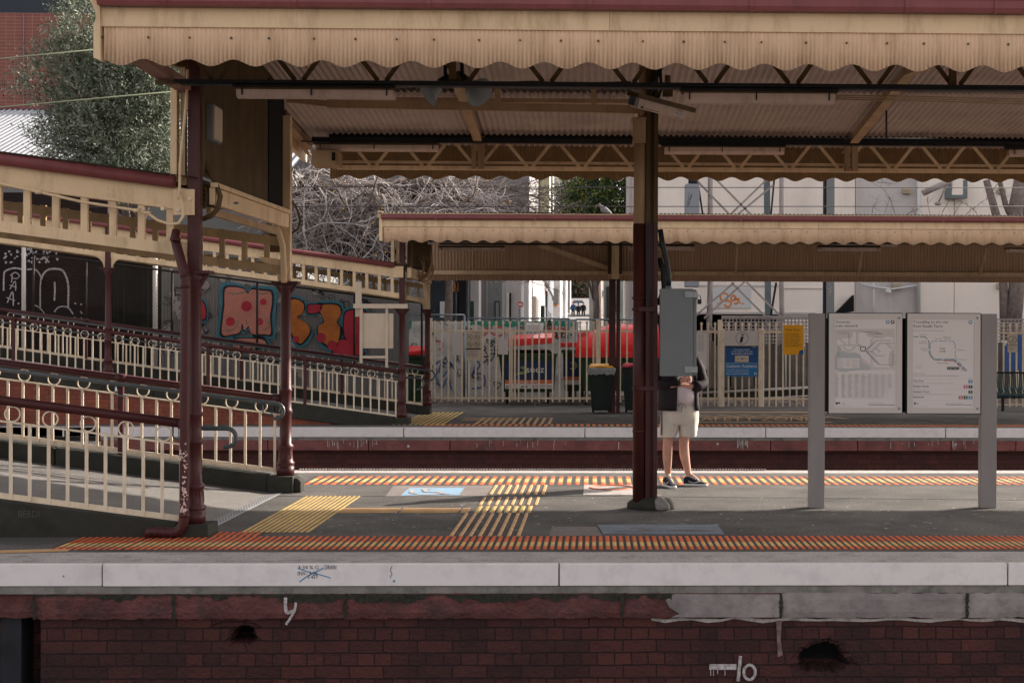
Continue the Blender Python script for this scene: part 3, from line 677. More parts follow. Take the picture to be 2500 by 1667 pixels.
# ================================================================ ramps: floor, kerbs, railings, lattice canopy sides
def ramp(tagn, Xc, Y0, Y1, k, zf0, zf1, xl, xr=None, band=None):
    """side walls as sloped kerbs; floor between"""
    xl = float(xl); dz = k * (Xc - xl)
    q = MB(); q.prism([(Xc - .06, Y0, .003), (xl, Y0, k * (Xc - .06 - xl)), (xl, Y0, -.2), (Xc - .06, Y0, -.2)], (0, Y1 - Y0, 0)); o = struct('ramp_surface', q, m_conc2, label=tagn[2])
    for Yk, z0, nm in ((Y0, zf0, tagn[0]), (Y1, zf1, tagn[1])):
        root = thing('ramp_kerb', nm, 'kerb', (Xc, Yk, 0))
        x = Xc + .17
        q = MB(); q.box(Xc - .12, Xc + .17, Yk - .17, Yk + .17, 0, z0); q.build('pedestal', m_kerb, root, bevel=.012)
        x = Xc - .123
        while x > xl:
            L_ = 2.4; x2 = x - L_
            q = MB(); bt = lambda u: max(-.15, z0 + k * (Xc - u) - band) if band else -.15
            q.prism([(x, Yk - .14, bt(x)), (x2 + .012, Yk - .14, bt(x2)), (x2 + .012, Yk - .14, z0 + k * (Xc - x2)), (x, Yk - .14, z0 + k * (Xc - x))], (0, .28, 0)); q.build('kerb_stone', m_kerb, root, bevel=.012); x = x2
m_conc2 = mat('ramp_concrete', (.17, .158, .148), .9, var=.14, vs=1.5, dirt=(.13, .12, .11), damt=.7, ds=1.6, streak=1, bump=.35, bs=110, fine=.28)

def railing(label, Xc, Y, k, zb, zt, zm, xl, sp=.168, post_x=(), pipe=.0425, group='cream baluster railings beside the ramps', bal=.0145, name='ramp_railing'):
    """zb,zt,zm: heights at Xc of bottom rail, thin top rail and main pipe; all rise to the left with slope k"""
    t = thing(name, label, 'railing', (Xc, Y, zb), group)
    z = lambda h, x: h + k * (Xc - x)
    q = MB(); q.tube([(Xc + .02, Y, z(zm, Xc)), (xl, Y, z(zm, xl))], pipe, 14)
    for x in post_x: q.tube([(x + .06, Y, z(zm, x + .06)), (x - .06, Y, z(zm, x - .06))], pipe * 1.22, 14)
    q.tube([(Xc - .04, Y, z(zm, Xc - .04)), (Xc - .12, Y, z(zm, Xc - .12))], pipe * 1.2, 14)
    q.build('main_rail', m_maroon, t)
    q = MB(); q.bar((Xc, Y, z(zt, Xc)), (xl, Y, z(zt, xl)), .03, .016); q.build('upper_rail', m_cream2, t)
    q = MB(); q.bar((Xc, Y, z(zb, Xc)), (xl, Y, z(zb, xl)), .012, .05); q.bar((Xc, Y - .02, z(zb - .022, Xc)), (xl, Y - .02, z(zb - .022, xl)), .04, .008); q.build('bottom_rail', m_cream2, t)
    q = MB(); x = Xc - .1; q.box(x - bal, x + bal, Y - .019, Y - .007, z(zb, x) - .02, z(zt, x)); b0 = q.build('baluster', m_cream2, t)
    n = int((Xc - .1 - xl) / sp)
    for i in range(1, n):
        x = Xc - .1 - i * sp
        if any(abs(x - p) < .05 for p in post_x): continue
        inst(b0, t, (-i * sp, 0, k * i * sp))
    x = Xc - .26; R_ = (zm - zt - pipe) / 2 - .004
    q = MB(); q.ring((x, Y, z(zt, x) + R_ + .008), R_, .0075); r0 = q.build('ring', m_cream2, t)
    for i in range(1, int((Xc - .26 - xl) / (2 * sp))):
        if any(abs(x - i * 2 * sp - p) < .08 for p in post_x): continue
        inst(r0, t, (-i * 2 * sp, 0, k * i * 2 * sp))
    for x in post_x:
        q = MB(); q.box(x - .028, x + .028, Y - .028, Y + .028, z(zb, x) - .1, z(zm, x)); q.box(x - .04, x + .04, Y - .04, Y + .04, z(zm, x) - pipe - .05, z(zm, x) - pipe + .01); q.build('railing_post', m_maroon, t)
    return t
def handrail(label, Y, pts_x, Xc, k, z, hookdir=1, r=.021, hr=.055, brackets=()):
    xr, xl = pts_x; zz = lambda x: z + k * (Xc - x) if x < Xc else z
    pts = [(xl, Y, zz(xl)), (Xc, Y, z), (xr, Y, z)] if xr > Xc else [(xl, Y, zz(xl)), (xr, Y, zz(xr))]
    e = pts[-1]
    for a in range(1, 9):
        t_ = a * math.pi / 8; pts.append((e[0] + hr * math.sin(t_), Y, e[2] - hr * (1 - math.cos(t_))))
    pts.append((pts[-1][0] - .03, Y, pts[-1][2]))
    q = MB(); q.tube(pts, r, 12); o = tag(q.build('handrail', m_hrail), label, 'handrail', 'grey steel handrails along the ramps')
    for x in brackets:
        q = MB(); q.tube([(x, Y, zz(x) - r), (x, Y, zz(x) - .1), (x + .01, Y, zz(x) - .125), (x + .06, Y + .03, zz(x) - .14), (x + .1, Y + .08, zz(x) - .13)], .009, 8); q.build('bracket', m_steel, o)
    return o

def lattice(label, Xc, Y, k, ztop, xl, group, front=True):
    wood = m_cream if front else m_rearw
    t = thing('ramp_canopy_side', label, 'canopy side', (Xc, Y, ztop - .55), group)
    z = lambda h, x: ztop + h + k * (Xc - x)
    if front:
        q = MB(); q.tube([(Xc - .1, Y - .075, z(.01, Xc - .1)), (xl, Y - .075, z(.01, xl))], .055, 14); q.build('gutter', m_gut, t)
    q = MB()
    if not front: q.bar((Xc, Y, z(-.26, Xc)), (xl, Y, z(-.26, xl)), .045, .1)
    else: q.bar((Xc, Y, z(-.13, Xc)), (xl, Y, z(-.13, xl)), .045, .2); q.bar((Xc, Y - .03, z(-.215, Xc)), (xl, Y - .03, z(-.215, xl)), .02, .022)
    q.build('fascia_board', wood, t)
    q = MB(); q.bar((Xc, Y, z(-.585, Xc)), (xl, Y, z(-.585, xl)), .07, .1); q.build('lower_beam', wood, t)
    q = MB(); x = Xc - .16; q.hexa([(x - .03, Y - .02, z(-.54, x - .03)), (x + .03, Y - .02, z(-.54, x + .03)), (x + .03, Y + .02, z(-.54, x + .03)), (x - .03, Y + .02, z(-.54, x - .03)), (x - .03, Y - .02, z(-.2, x - .03)), (x + .03, Y - .02, z(-.2, x + .03)), (x + .03, Y + .02, z(-.2, x + .03)), (x - .03, Y + .02, z(-.2, x - .03))])
    s0 = q.build('slat', wood, t)
    for i in range(1, int((Xc - .16 - xl) / .2535)): inst(s0, t, (-i * .2535, 0, k * i * .2535))
    return t
# ---- near ramp
KN, KF = .128, .136
XcN = P(474, 1275, 12.95).x; YA, YBk = 12.95, 16.52
ramp(('dark mossy concrete kerb on the front side of the near ramp', 'dark concrete kerb on the rear side of the near ramp', 'worn grey concrete floor of the near ramp'), XcN, YA, YBk, KN, .11, .19, -9.2)
# curved end stub of the rear kerb
b = MB(); p = P(722, 1198, 16.55); b.prism([(p.x - .09, 16.4, 0), (p.x + .09, 16.4, 0), (p.x + .09, 16.4, .13), (p.x + .05, 16.4, .165), (p.x - .03, 16.4, .17), (p.x - .09, 16.4, .12)], (0, .2, 0)); tag(b.build('kerb_stub', m_kerb, bevel=.02), 'small broken kerb stub at the foot of the rear ramp column', 'kerb')
cA = column('slim maroon column beside the chipped downpipe at the foot of the near ramp', XcN, YA, .11, 2.34, 4.25, brackets=(-1,), slope=KN)
XcR = P(697, 1160, YBk).x
cB = column('maroon column with cream upper post behind the ramp mouth, left of the platform middle', XcR, YBk, .19, 2.38, 4.3, post=m_cream, brackets=(-1,), slope=KN)
railing('cream railing with rings under a thick maroon pipe, nearest the camera', XcN - .02, YA + .02, KN, .135, .80, .985, -9.0)
railing('cream railing with rings on the rear kerb of the near ramp', XcR - .02, YBk, KN, .235, .875, 1.06, -9.0, post_x=(XcR - 1.87, XcR - 3.9))
handrail('grey handrail curling under at the rear column of the near ramp', YBk - .18, (P(672, 985, 16.3).x, -9), XcR, KN - .006, 1.01, hr=.085, brackets=(P(640, 980, 16.3).x, P(279, 940, 16.3).x))
handrail('dark grey handrail curling down just right of the downpipe', YA + .33, (P(552, 1047, 13.25).x, -9), XcN, KN, .935, hr=.085, brackets=(P(420, 1040, 13.25).x,))
lattice('cream slatted canopy side above the near ramp, closest to the camera', XcN - .06, YA, KN, 3.13, -9.2, 'cream slatted sides of the ramp canopies')
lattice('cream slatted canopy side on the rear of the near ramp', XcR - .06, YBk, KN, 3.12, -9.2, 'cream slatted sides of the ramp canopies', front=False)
# ramp roof sheet
b = MB(); zt = 3.2; n = 0; vs = []; xs_ = np.arange(-9.2, XcN + .05, .02)
for Yr in (YA - .12, YBk + .12):
    for x in xs_: vs.append((x, Yr, zt + KN * (XcN - x) + (0.0 if Yr < 14 else .03)))
n = len(xs_); b.add(vs, [(i, i + 1, n + i + 1, n + i) for i in range(n - 1)])
for Yr in np.arange(YA + .5, YBk, .8): b.bar((XcN, Yr, zt - .05), (-9.2, Yr, zt - .05 + KN * (XcN + 9.2)), .05, .08)
tag(b.build('ramp_roof', m_brown), 'thin sloping roof sheet over the near ramp', 'roof')
# mouth beam and end wall
t = thing('ramp_mouth_beam', 'cream boards and beam across the mouth of the near ramp', 'beam', (XcN, YA, 2.9))
xm = XcN + .12
q = MB(); q.bar((xm, YA + .12, 3.05), (xm, YBk - .3, 3.075), .05, .15); q.build('board', m_cream, t)
q = MB(); q.bar((xm + .02, YA + .1, 3.15), (xm + .02, YBk - .25, 3.175), .06, .04); q.build('moulding', m_cream, t)
q = MB(); q.bar((xm - .08, YA + .3, 2.93), (xm - .08, YBk - .4, 2.95), .04, .07); q.build('lower_board', m_inner, t)
q = MB(); q.lathe((xm + .05, YA + .8, 3.05), [(.02, -.01), (.02, .01)], 8); q.build('bolt', m_steel, t)
t = thing('end_wall', 'dark brown ribbed end wall under the canopy above the near ramp', 'wall', (XcN, YA, 3.2))
q = MB(); vs = []; ys = np.arange(YA + .0, YBk + .05, .012); n = len(ys)
for zz in (3.22, 4.75):
    for i, y in enumerate(ys): vs.append((XcN + .055 + (XcR - .06 - XcN - .055) * (y - YA) / (YBk - YA) + .008 * math.cos(2 * math.pi * (y / .048)), y, zz))
q.add(vs, [(i, i + 1, n + i + 1, n + i) for i in range(n - 1)], True); q.build('ribbed_sheet', m_brown, t)
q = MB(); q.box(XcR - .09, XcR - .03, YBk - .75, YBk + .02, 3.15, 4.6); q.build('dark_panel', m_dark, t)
q = MB(); q.box(P(683, 400, 17.1).x, P(700, 400, 17.1).x, 17.06, 17.14, zat(592, 17.1), 4.45); q.build('edge_post', m_brown, t)
q = MB(); p = P(676, 595, 17.05); q.box(p.x - .1, p.x + .1, 17.0, 17.055, p.z - .1, p.z + .12); q.build('plate', m_brown, t)
# curved cream strut at the rear post
b = MB(); b.tube([P(668, 540, 16.4), P(680, 565, 16.4), P(690, 600, 16.4), P(693, 650, 16.4), P(694, 690, 16.4)], .035, 6); tag(b.build('curved_strut', m_cream), 'curved cream strut rising from the rear ramp column', 'strut')
# left front frame boards
t = thing('corner_frame', 'cream corner boards left of the front maroon post', 'frame', (XcN - .25, YA, 3.15))
q = MB(); q.box(P(418, 300, YA).x, P(434, 300, YA).x, YA - .03, YA + .06, zat(448, YA), zat(190, YA)); q.build('post', m_cream, t, bevel=.004)
q = MB(); q.box(P(437, 300, YA).x, P(448, 300, YA).x, YA + .05, YA + .12, zat(455, YA), zat(170, YA)); q.build('inner_post', m_cream, t)
q = MB(); q.box(P(440, 500, YA).x - .04, P(480, 500, YA).x, YA - .075, YA - .045, zat(532, YA), zat(470, YA)); q.build('bolt_plate', m_cream, t)
q = MB()
for x, y in ((462, 485), (434, 512), (396, 509)):
    p = P(x, y, YA - .09); q.tube([p, p + Vector((0, .03, 0))], .018, 8)
q.build('bolt', m_cream2, t)
# downpipe with elbows and chipped paint
Yd = YA - .2
t = thing('downpipe', 'maroon rainwater downpipe with chipped paint, bending left at its foot', 'downpipe', P(450, 1290, Yd))
q = MB(); q.tube([P(430, 562, Yd + .1), P(427, 580, Yd + .08), P(431, 598, Yd + .05), P(448, 660, Yd), P(453, 680, Yd), P(453, 760, Yd), P(451, 1000, Yd), P(450, 1240, Yd), P(450, 1262, Yd), P(446, 1282, Yd), P(436, 1296, Yd), P(420, 1300, Yd), P(385, 1297, Yd), P(366, 1297, Yd), P(358, 1310, Yd)], [.034, .04, .042, .042, .042, .042, .042, .042, .044, .046, .046, .046, .045, .045, .043], 16); q.build('pipe', m_maroon, t)
q = MB()
for x, y, dx, dy in ((428, 585, 0, 1), (452, 672, .3, 1), (452, 700, 0, 1), (450, 1258, 0, 1), (441, 1291, 1, .6), (420, 1300, 1, 0), (401, 1299, 1, 0), (380, 1298, 1, 0)):
    p = P(x, y, Yd); d = Vector((dx, 0, -dy)).normalized() * .012; q.tube([p - d, p + d], .0475, 14)
q.build('joint_collar', m_maroon, t)
q = MB(); qq = random.Random(4)
def flake(px_, py_, r_, cx, R_):
    n = 7; off = [qq.uniform(.55, 1.3) for _ in range(n)]; c = P(px_, py_, Yd)
    pts = []
    for i in range(n):
        a = i * 2 * math.pi / n; X = c.x + r_ * off[i] * math.cos(a); Z = c.z + r_ * 1.4 * off[i] * math.sin(a); u = max(-.97, min(.97, (X - cx) / R_)); pts.append((X, Yd - math.sqrt(1 - u * u) * (R_ + .0012), Z))
    q.poly(pts)
cx = P(450, 1150, Yd).x
for i in range(95):
    z_ = qq.choice([qq.gauss(1105, 9), qq.gauss(1215, 22), qq.gauss(1200, 28), qq.gauss(1245, 8), qq.uniform(1080, 1255)])
    x_ = 450 + qq.choice([qq.uniform(-8, 8), qq.gauss(4, 3), qq.gauss(-6, 2) if z_ < 1120 else qq.gauss(4, 3)]); x_ = max(441, min(459, x_))
    flake(x_, min(max(z_, 1075), 1258), qq.choice([.003, .005, .008, .011]), cx, .0422)
q.build('bare_patches', m_chip, t)

# conduit and hoses at the front post
b = MB(); b.tube([P(458, 170, YA - .1), P(455, 250, YA - .1), P(447, 330, YA - .1), P(440, 400, YA - .1), P(438, 475, YA - .12), P(447, 500, YA - .13), P(447, 528, YA - .14), P(436, 545, YA - .14), P(415, 548, YA - .14), P(385, 538, YA - .13), P(360, 520, YA - .12), P(335, 514, YA - .12), P(200, 493, YA - .12), P(100, 470, YA - .12), P(0, 448, YA - .12), P(-60, 435, YA - .12)], .013, 8)
for x, y in ((438, 478), (360, 520), (335, 514), (95, 469)): p = P(x, y, YA - .12); b.tube([p + Vector((-.03, 0, 0)), p + Vector((.03, 0, 0))] if x < 400 else [p + Vector((0, 0, -.03)), p + Vector((0, 0, .03))], .019, 8)
tag(b.build('conduit', m_cream), 'cream electrical conduit looping along the ramp gutter board', 'conduit')
b = MB(); b.tube([P(489, 350, 13.1), P(492, 385, 13.1), P(508, 415, 13.1), P(528, 450, 13.1), P(538, 480, 13.1), P(532, 510, 13.1), P(515, 528, 13.1), P(495, 535, 13.1)], .024, 10); tag(b.build('hose', m_brown), 'thick brown hose looping beside the front maroon post', 'hose')
b = MB(); b.tube([P(489, 445, 13.1), P(502, 460, 13.1), P(506, 485, 13.1), P(498, 510, 13.1)], .014, 8); tag(b.build('hose', m_brown), 'thin brown hose behind the thick looping hose', 'hose')
b = MB(); b.tube([P(690, 470, 16.9), P(712, 490, 16.9), P(727, 515, 16.9), P(733, 540, 16.9), P(726, 560, 16.9), P(700, 577, 16.9)], .014, 8); b.tube([P(678, 240, 16.6), P(668, 310, 16.6), P(672, 385, 16.6), P(675, 430, 16.6), P(690, 470, 16.9)], .01, 8); tag(b.build('cable', m_brown), 'thin brown cable drooping round the rear post of the end wall', 'cable')
t = thing('junction_box', 'grey upright enclosure fixed behind the front maroon post', 'box', P(505, 345, 13.2))
q = MB(); a_ = P(490, 345, 13.15); c_ = P(524, 255, 13.15); q.box(a_.x, c_.x, 13.1, 13.4, a_.z, c_.z); q.build('case', m_grey, t, bevel=.008)
q = MB(); q.box(c_.x, c_.x + .012, 13.12, 13.38, a_.z + .02, c_.z - .02); q.build('lid', m_plate, t)
b = MB(); a_ = P(668, 412, 16.5); b.box(a_.x - .01, a_.x + .1, 16.4, 16.5, a_.z, a_.z + .11); tag(b.build('socket_box', m_inner, bevel=.006), 'small square cream box on the end wall', 'box')

# ================================================================ corrugated valance builder
def valance(parent, x0, x1, Y, ztop, ztr, amp, ph, per=.343, pitch=.033, depth=.0065, m=m_val, face=-1, flat=False, xstep=4):
    st_ = pitch / xstep; n = int((x1 - x0) / st_) + 1; vs = []
    for i in range(n):
        x = x0 + i * st_; y = Y + depth * math.cos(2 * math.pi * x / pitch)
        zb = ztr if flat else ztr + amp * .5 * (1 - math.cos(2 * math.pi * (x - ph) / per)) ** 1.0
        vs += [(x, y, zb), (x, y, ztop), (x, y + .0015, zb), (x, y + .0015, ztop)]
    fs = []
    for i in range(n - 1):
        a = 4 * i; c = a + 4
        fs += [(a, c, c + 1, a + 1), (c + 2, a + 2, a + 3, c + 3), (a, a + 2, c + 2, c)]
    q = MB(); q.add(vs, fs, True); o = q.build('valance', m, parent); return o
# ================================================================ near canopy (gabled, seen from the side)
XL, XR = P(240, 60, 11.13).x, 13.0
YC0, YC1 = 11.13, 19.2
zeave, slp, YR = 4.33, .091, 15.16
roofz = lambda y: 4.385 + slp * (18.6 - y) if y > YR else 4.385 + slp * (18.6 - YR) - slp * (YR - y)
can = thing('platform_canopy', 'large cream canopy over the nearest platform, scalloped ribbed valance and maroon gutter', 'canopy', (XL, YC0, 3.86))
q = MB(); zg = 4.312
prof = [(0, 0), (-.07, .0), (-.085, .03), (-.085, .085), (-.095, .1), (-.075, .1), (-.07, .02), (0, .015)]
q.prism([(XL + .02, YC0 - .02 + a, zg + c) for a, c in prof], (XR - XL, 0, 0)); q.build('gutter', m_gut, can)
for xp in (410, 725, 1050, 1440, 1832, 2208, 2424):
    x = P(xp, 10, YC0).x; q = MB(); q.prism([(x - .017, YC0 - .021 + a * 1.04 - .002, zg + c - .004) for a, c in ((0, 0), (-.07, -.004), (-.09, .03), (-.09, .09), (-.075, .09), (-.07, .01), (0, .0))], (.034, 0, 0)); q.build('gutter_bracket', m_gut, can)
q = MB(); q.box(XL + .02, P(1488, 40, YC0).x, YC0 + .0, YC0 + .035, 4.165, 4.31); q.box(P(1489, 40, YC0).x, XR, YC0 + .0, YC0 + .035, 4.165, 4.31); q.build('fascia_board', m_cream, can)
zf = P(294, 157, YC0).x
valance(can, XL + .04, XR, YC0 + .02, 4.166, P(1050, 165, YC0).z, .052, P(294, 157, YC0).x)
q = MB(); qq = random.Random(2)
for i in range(60):
    x = XL + .06 + i * .318 + (.0 if i % 4 else -.03)
    if x > 6: break
    q.lathe((x, YC0 + .012, 4.085), [(.0, 0)], 3) if False else q.tube([(x, YC0 + .02, 4.085), (x, YC0 + .004, 4.085)], .0085, 8)
q.build('screw', m_brown, can)
# end cap mouldings and barge board at the left
q = MB(); e = [(0, 0), (.05, .02), (.05, .25), (0.02, .3), (.06, .38), (.1, .44), (.1, .5), (0, .5)]
q.prism([(XL - a + .02, YC0 - .02, 3.9 + c * 1.12) for a, c in e], (0, .14, 0)); q.build('end_corbel', m_cream, can)
q = MB(); q.bar((XL - .03, YC0 + .1, 4.2), (XL - .03, YR, 4.2 + slp * 4), .05, .26); q.bar((XL - .03, YR, 4.2 + slp * 4), (XL - .03, YC1, 4.22), .05, .26); q.build('barge_board', m_cream, can)
q = MB(); q.bar((XL + .22, YC0 + .15, 3.98), (XcN - .1, YA + .1, 4.02), .14, .08); q.build('corner_brace', mat('pinkish_beam_paint', (.3, .17, .14), .6), can)
# rear valance
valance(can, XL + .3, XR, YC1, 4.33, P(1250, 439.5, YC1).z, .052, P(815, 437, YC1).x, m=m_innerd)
q = MB(); q.box(XL + .2, XR, YC1 + .012, YC1 + .05, 4.17, 4.33); q.build('rear_board', m_cream, can)
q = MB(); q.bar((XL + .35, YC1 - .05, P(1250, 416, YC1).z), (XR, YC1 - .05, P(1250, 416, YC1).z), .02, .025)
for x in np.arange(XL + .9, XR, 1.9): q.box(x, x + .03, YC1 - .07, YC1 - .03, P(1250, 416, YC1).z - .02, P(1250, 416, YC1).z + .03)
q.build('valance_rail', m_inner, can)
# corrugated roof sheets (two slopes, lap joint on the rear one)
def sheet(x0, x1, ya, za, yb_, zb_, pitch=.0762, dep=.013, m=m_soff, ph=0):
    st_ = pitch / 6; n = int((x1 - x0) / st_) + 1; vs = []
    for i in range(n):
        x = x0 + i * st_; h = dep * math.cos(2 * math.pi * x / pitch + ph); vs += [(x, ya, za + h), (x, yb_, zb_ + h)]
    q = MB(); q.add(vs, [(2 * i, 2 * i + 2, 2 * i + 3, 2 * i + 1) for i in range(n - 1)], True)
    vs2 = [(a, b_, c + .004) for a, b_, c in vs]; q.add(vs2, [(2 * i + 1, 2 * i + 3, 2 * i + 2, 2 * i) for i in range(n - 1)], True)
    o = q.build('roof_sheet', m, can); return o
YL = 16.35
q = MB(); q.hexa([(XL, YC0, roofz(YC0) + .09), (XR, YC0, roofz(YC0) + .09), (XR, YR, roofz(YR) + .07), (XL, YR, roofz(YR) + .07), (XL, YC0, roofz(YC0) + .1), (XR, YC0, roofz(YC0) + .1), (XR, YR, roofz(YR) + .085), (XL, YR, roofz(YR) + .085)])
q.hexa([(XL, YR + .002, roofz(YR) + .07), (XR, YR + .002, roofz(YR) + .07), (XR, YC1 + .1, roofz(YC1 + .1) + .035), (XL, YC1 + .1, roofz(YC1 + .1) + .035), (XL, YR + .002, roofz(YR) + .085), (XR, YR + .002, roofz(YR) + .085), (XR, YC1 + .1, roofz(YC1 + .1) + .05), (XL, YC1 + .1, roofz(YC1 + .1) + .05)]); q.build('light_leak_cover', m_zinc, can)  # added slab above the sheets, keeps light from leaking through the joints
sheet(XL - .02, XR, YC0 - .06, roofz(YC0 - .06) + .05, YR, roofz(YR) + .02)
sheet(XL - .02, XR, YR, roofz(YR) + .02, YL + .1, roofz(YL + .1) + .014)
sheet(XL - .02, P(1549, 222, YL).x, YL - .02, roofz(YL) - .05, YL + .12, roofz(YL + .12) - .04)
sheet(XL - .02, XR, YL, roofz(YL), YC1 + .06, roofz(YC1 + .06))
q = MB()
q.bar((P(965, 231, YL).x, YL + .1, roofz(YL) - .105), (P(1549, 231, YL).x, YL + .1, roofz(YL) - .105), .05, .05)
for y in (12.4, 13.8): q.bar((XL, y, roofz(y) - .04), (XR, y, roofz(y) - .04), .05, .07)
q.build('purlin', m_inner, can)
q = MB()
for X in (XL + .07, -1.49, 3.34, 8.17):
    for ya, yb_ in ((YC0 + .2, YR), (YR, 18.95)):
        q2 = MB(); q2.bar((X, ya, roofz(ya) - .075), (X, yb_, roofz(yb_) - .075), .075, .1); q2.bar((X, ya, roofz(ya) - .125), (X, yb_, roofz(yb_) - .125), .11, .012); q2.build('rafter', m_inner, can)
# longitudinal trusses front and rear
def truss(Y, zt_, zb_, x0, x1, per, m, name='truss', ph=0., low=True):
    q = MB(); q.bar((x0, Y, zt_), (x1, Y, zt_), .05, .06); q.bar((x0, Y, zb_), (x1, Y, zb_), .05, .05 if low else .03)
    if low: q.bar((x0, Y + .03, zb_ + .075), (x1, Y + .03, zb_ + .075), .012, .035)
    x = x0 + ph; i = 0
    while x < x1 - per:
        q.bar((x + .03, Y - .03, zt_ - .0), (x + per / 2 - .02, Y - .03, zb_ + .02), .008, .04, (1, 0, 1)); q.bar((x + per / 2 + .05, Y - .036, zb_ + .02), (x + per - .02, Y - .036, zt_), .008, .04, (1, 0, -1))
        for xx in (x + per / 2 - .03, x + per / 2 + .05): q.tube([(xx, Y - .045, zb_ + .03), (xx, Y - .03, zb_ + .03)], .012, 6)
        x += per
    q.build(name, m, can)
truss(18.62, 4.32, P(1250, 411, 18.6).z, XL + .5, XR, .674, m_cream, ph=P(1100, 345, 18.6).x - XL - .5 - 6 * .674 + .674 * 2)
truss(12.25, 4.34, P(1250, 207, 12.25).z, XL + .1, XR, .70, m_brown, ph=.15, low=False)
q = MB(); q.box(XL + .4, XR, 18.56, 18.6, 4.3, 4.42); q.build('eave_shadow_strip', m_dark, can)  # dark bar painting the shadow gap behind the wavy sheet edge
for X, w_ in ((P(1167, 380, 18.55).x, .16), (P(2077, 380, 18.55).x, .17)):
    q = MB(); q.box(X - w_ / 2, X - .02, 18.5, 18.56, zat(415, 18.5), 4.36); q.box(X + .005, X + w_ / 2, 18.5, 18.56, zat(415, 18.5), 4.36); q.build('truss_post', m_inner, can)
for xp in (1105, 2325):
    p = P(xp, 180, 12.2); q = MB(); q.box(p.x - .03, p.x + .03, 12.17, 12.21, 3.95, 4.4); q.build('truss_post', m_brown, can)
q = MB(); q.bar(P(800, 254, 15.0), P(1560, 268, 15.0), .05, .085); q.bar(P(700, 243, 15.0), P(800, 254, 15.0), .05, .06)
for xp in (1215, 1450): p = P(xp, 245, 15.0); q.box(p.x - .03, p.x + .03, 14.97, 15.03, p.z - .05, p.z + .12)
q.build('tie_beam', m_inner, can)
q = MB(); p = P(1665, 330, 17.5); q.tube([P(2164, 252, 17.2), P(2164, 342, 17.2)], .012, 6); q.build('hanger_rod', m_black, can)

# cable trays
for Yt, y_, lab in ((12.15, 207, 'long black cable tray under the front truss of the near canopy'), (18.4, 345, 'long black cable tray under the rear truss of the near canopy')):
    b = MB(); z_ = zat(y_ + (1 if Yt < 13 else 0), Yt); h_ = .032 if Yt < 13 else .05
    b.box(XcN + .05 if Yt < 13 else -3.6, 12.5, Yt - .04, Yt + .04, z_ - h_ / 2, z_ + h_ / 2); b.box(XcN + .1 if Yt < 13 else -3.6, 12.5, Yt - .05, Yt + .05, z_ - h_ / 2 - .012, z_ - h_ / 2 - .002); tag(b.build('cable_tray', m_ctray), lab, 'cable tray', 'black cable trays')
b = MB()
for dy in (0, 6, 12): b.tube([P(2040, 233 + dy * .8, 12.2), P(2300, 238 + dy * .9, 12.2), P(2560, 245 + dy, 12.2)], .006, 6)
tag(b.build('conduit', m_inner), 'three thin conduits running right from the long lamp at upper right', 'conduit')
b = MB()
for x0, x1, y0, y1 in ((735, 905, 345, 350), (1600, 2360, 335, 340)): b.tube([P(x0, y0, 18.3), P(x1, y1, 18.3)], .01, 6)
tag(b.build('conduit', m_black), 'thin black conduit clipped beside the rear cable tray', 'conduit')
# fluorescent lamps
def lamp(label, xa, xb, yt, ym, yb_, Y, blk=None, grp='fluorescent lamps under the near canopy'):
    a = P(xa, ym, Y); c = P(xb, yb_ if False else ym + (xb - xa) * .004, Y); h = (yb_ - ym) / FP * Y
    t = thing('fluorescent_lamp', label, 'lamp', ((a.x + c.x) / 2, Y, a.z - h), grp)
    q = MB(); prof = [(-.06, 0), (-.055, -h * .6), (-.03, -h), (.03, -h), (.055, -h * .6), (.06, 0)]
    q.prism([(a.x, Y + u, a.z + v) for u, v in prof], (c.x - a.x, 0, c.z - a.z)); q.build('diffuser', m_diff, t, bevel=.008)
    q = MB(); q.box(a.x - .01, c.x + .01, Y - .065, Y + .065, a.z - .006 - (a.z - c.z), a.z + .012); q.build('rim', m_brown, t)
    q = MB(); hb = (ym - yt) / FP * Y; x1 = P(blk[1], 0, Y).x if blk else c.x; x0 = P(blk[0], 0, Y).x if blk else a.x
    q.box(x0, x1, Y - .05, Y + .05, a.z + .014, a.z + hb); q.build('housing', m_ctray, t)
    for f_ in (.04, .48, .96):
        q = MB(); x = a.x + (c.x - a.x) * f_; q.box(x - .006, x + .006, Y - .068, Y - .058, a.z - h * .7, a.z + .02); q.build('clip', m_black, t)
    return t
lamp('long grimy lamp at upper left, under the front tray', 580, 962, 205, 220, 241, 12.15, (572, 966))
lamp('long clean lamp at upper right, right of the surveillance camera', 1668, 2036, 208, 229, 254, 12.15, (1662, 2046))
lamp('shorter lamp on the rear tray at left, beside the vent box', 772, 1070, 350, 354, 370, 18.4, (765, 1073))
lamp('shorter lamp on the rear tray just right of the central column', 1622, 1914, 348, 360, 377, 18.4, (1615, 1919))
lamp('lamp on the rear tray cut off by the right picture edge', 2462, 2760, 350, 367, 383, 18.4, (2455, 2765))
# vent box at left end
t = thing('speaker_box', 'boxy pale cabinet hanging behind the left rear lamp', 'box', P(790, 403, 18.2))
a_ = P(762, 405, 18.2); c_ = P(826, 368, 18.2)
q = MB(); q.box(a_.x, c_.x, 18.15, 18.5, a_.z, c_.z); q.build('case', m_inner, t, bevel=.01)
q = MB(); q.box(c_.x - .07, c_.x - .03, 18.135, 18.149, a_.z + .06, c_.z - .03); q.build('opening', m_dark, t)
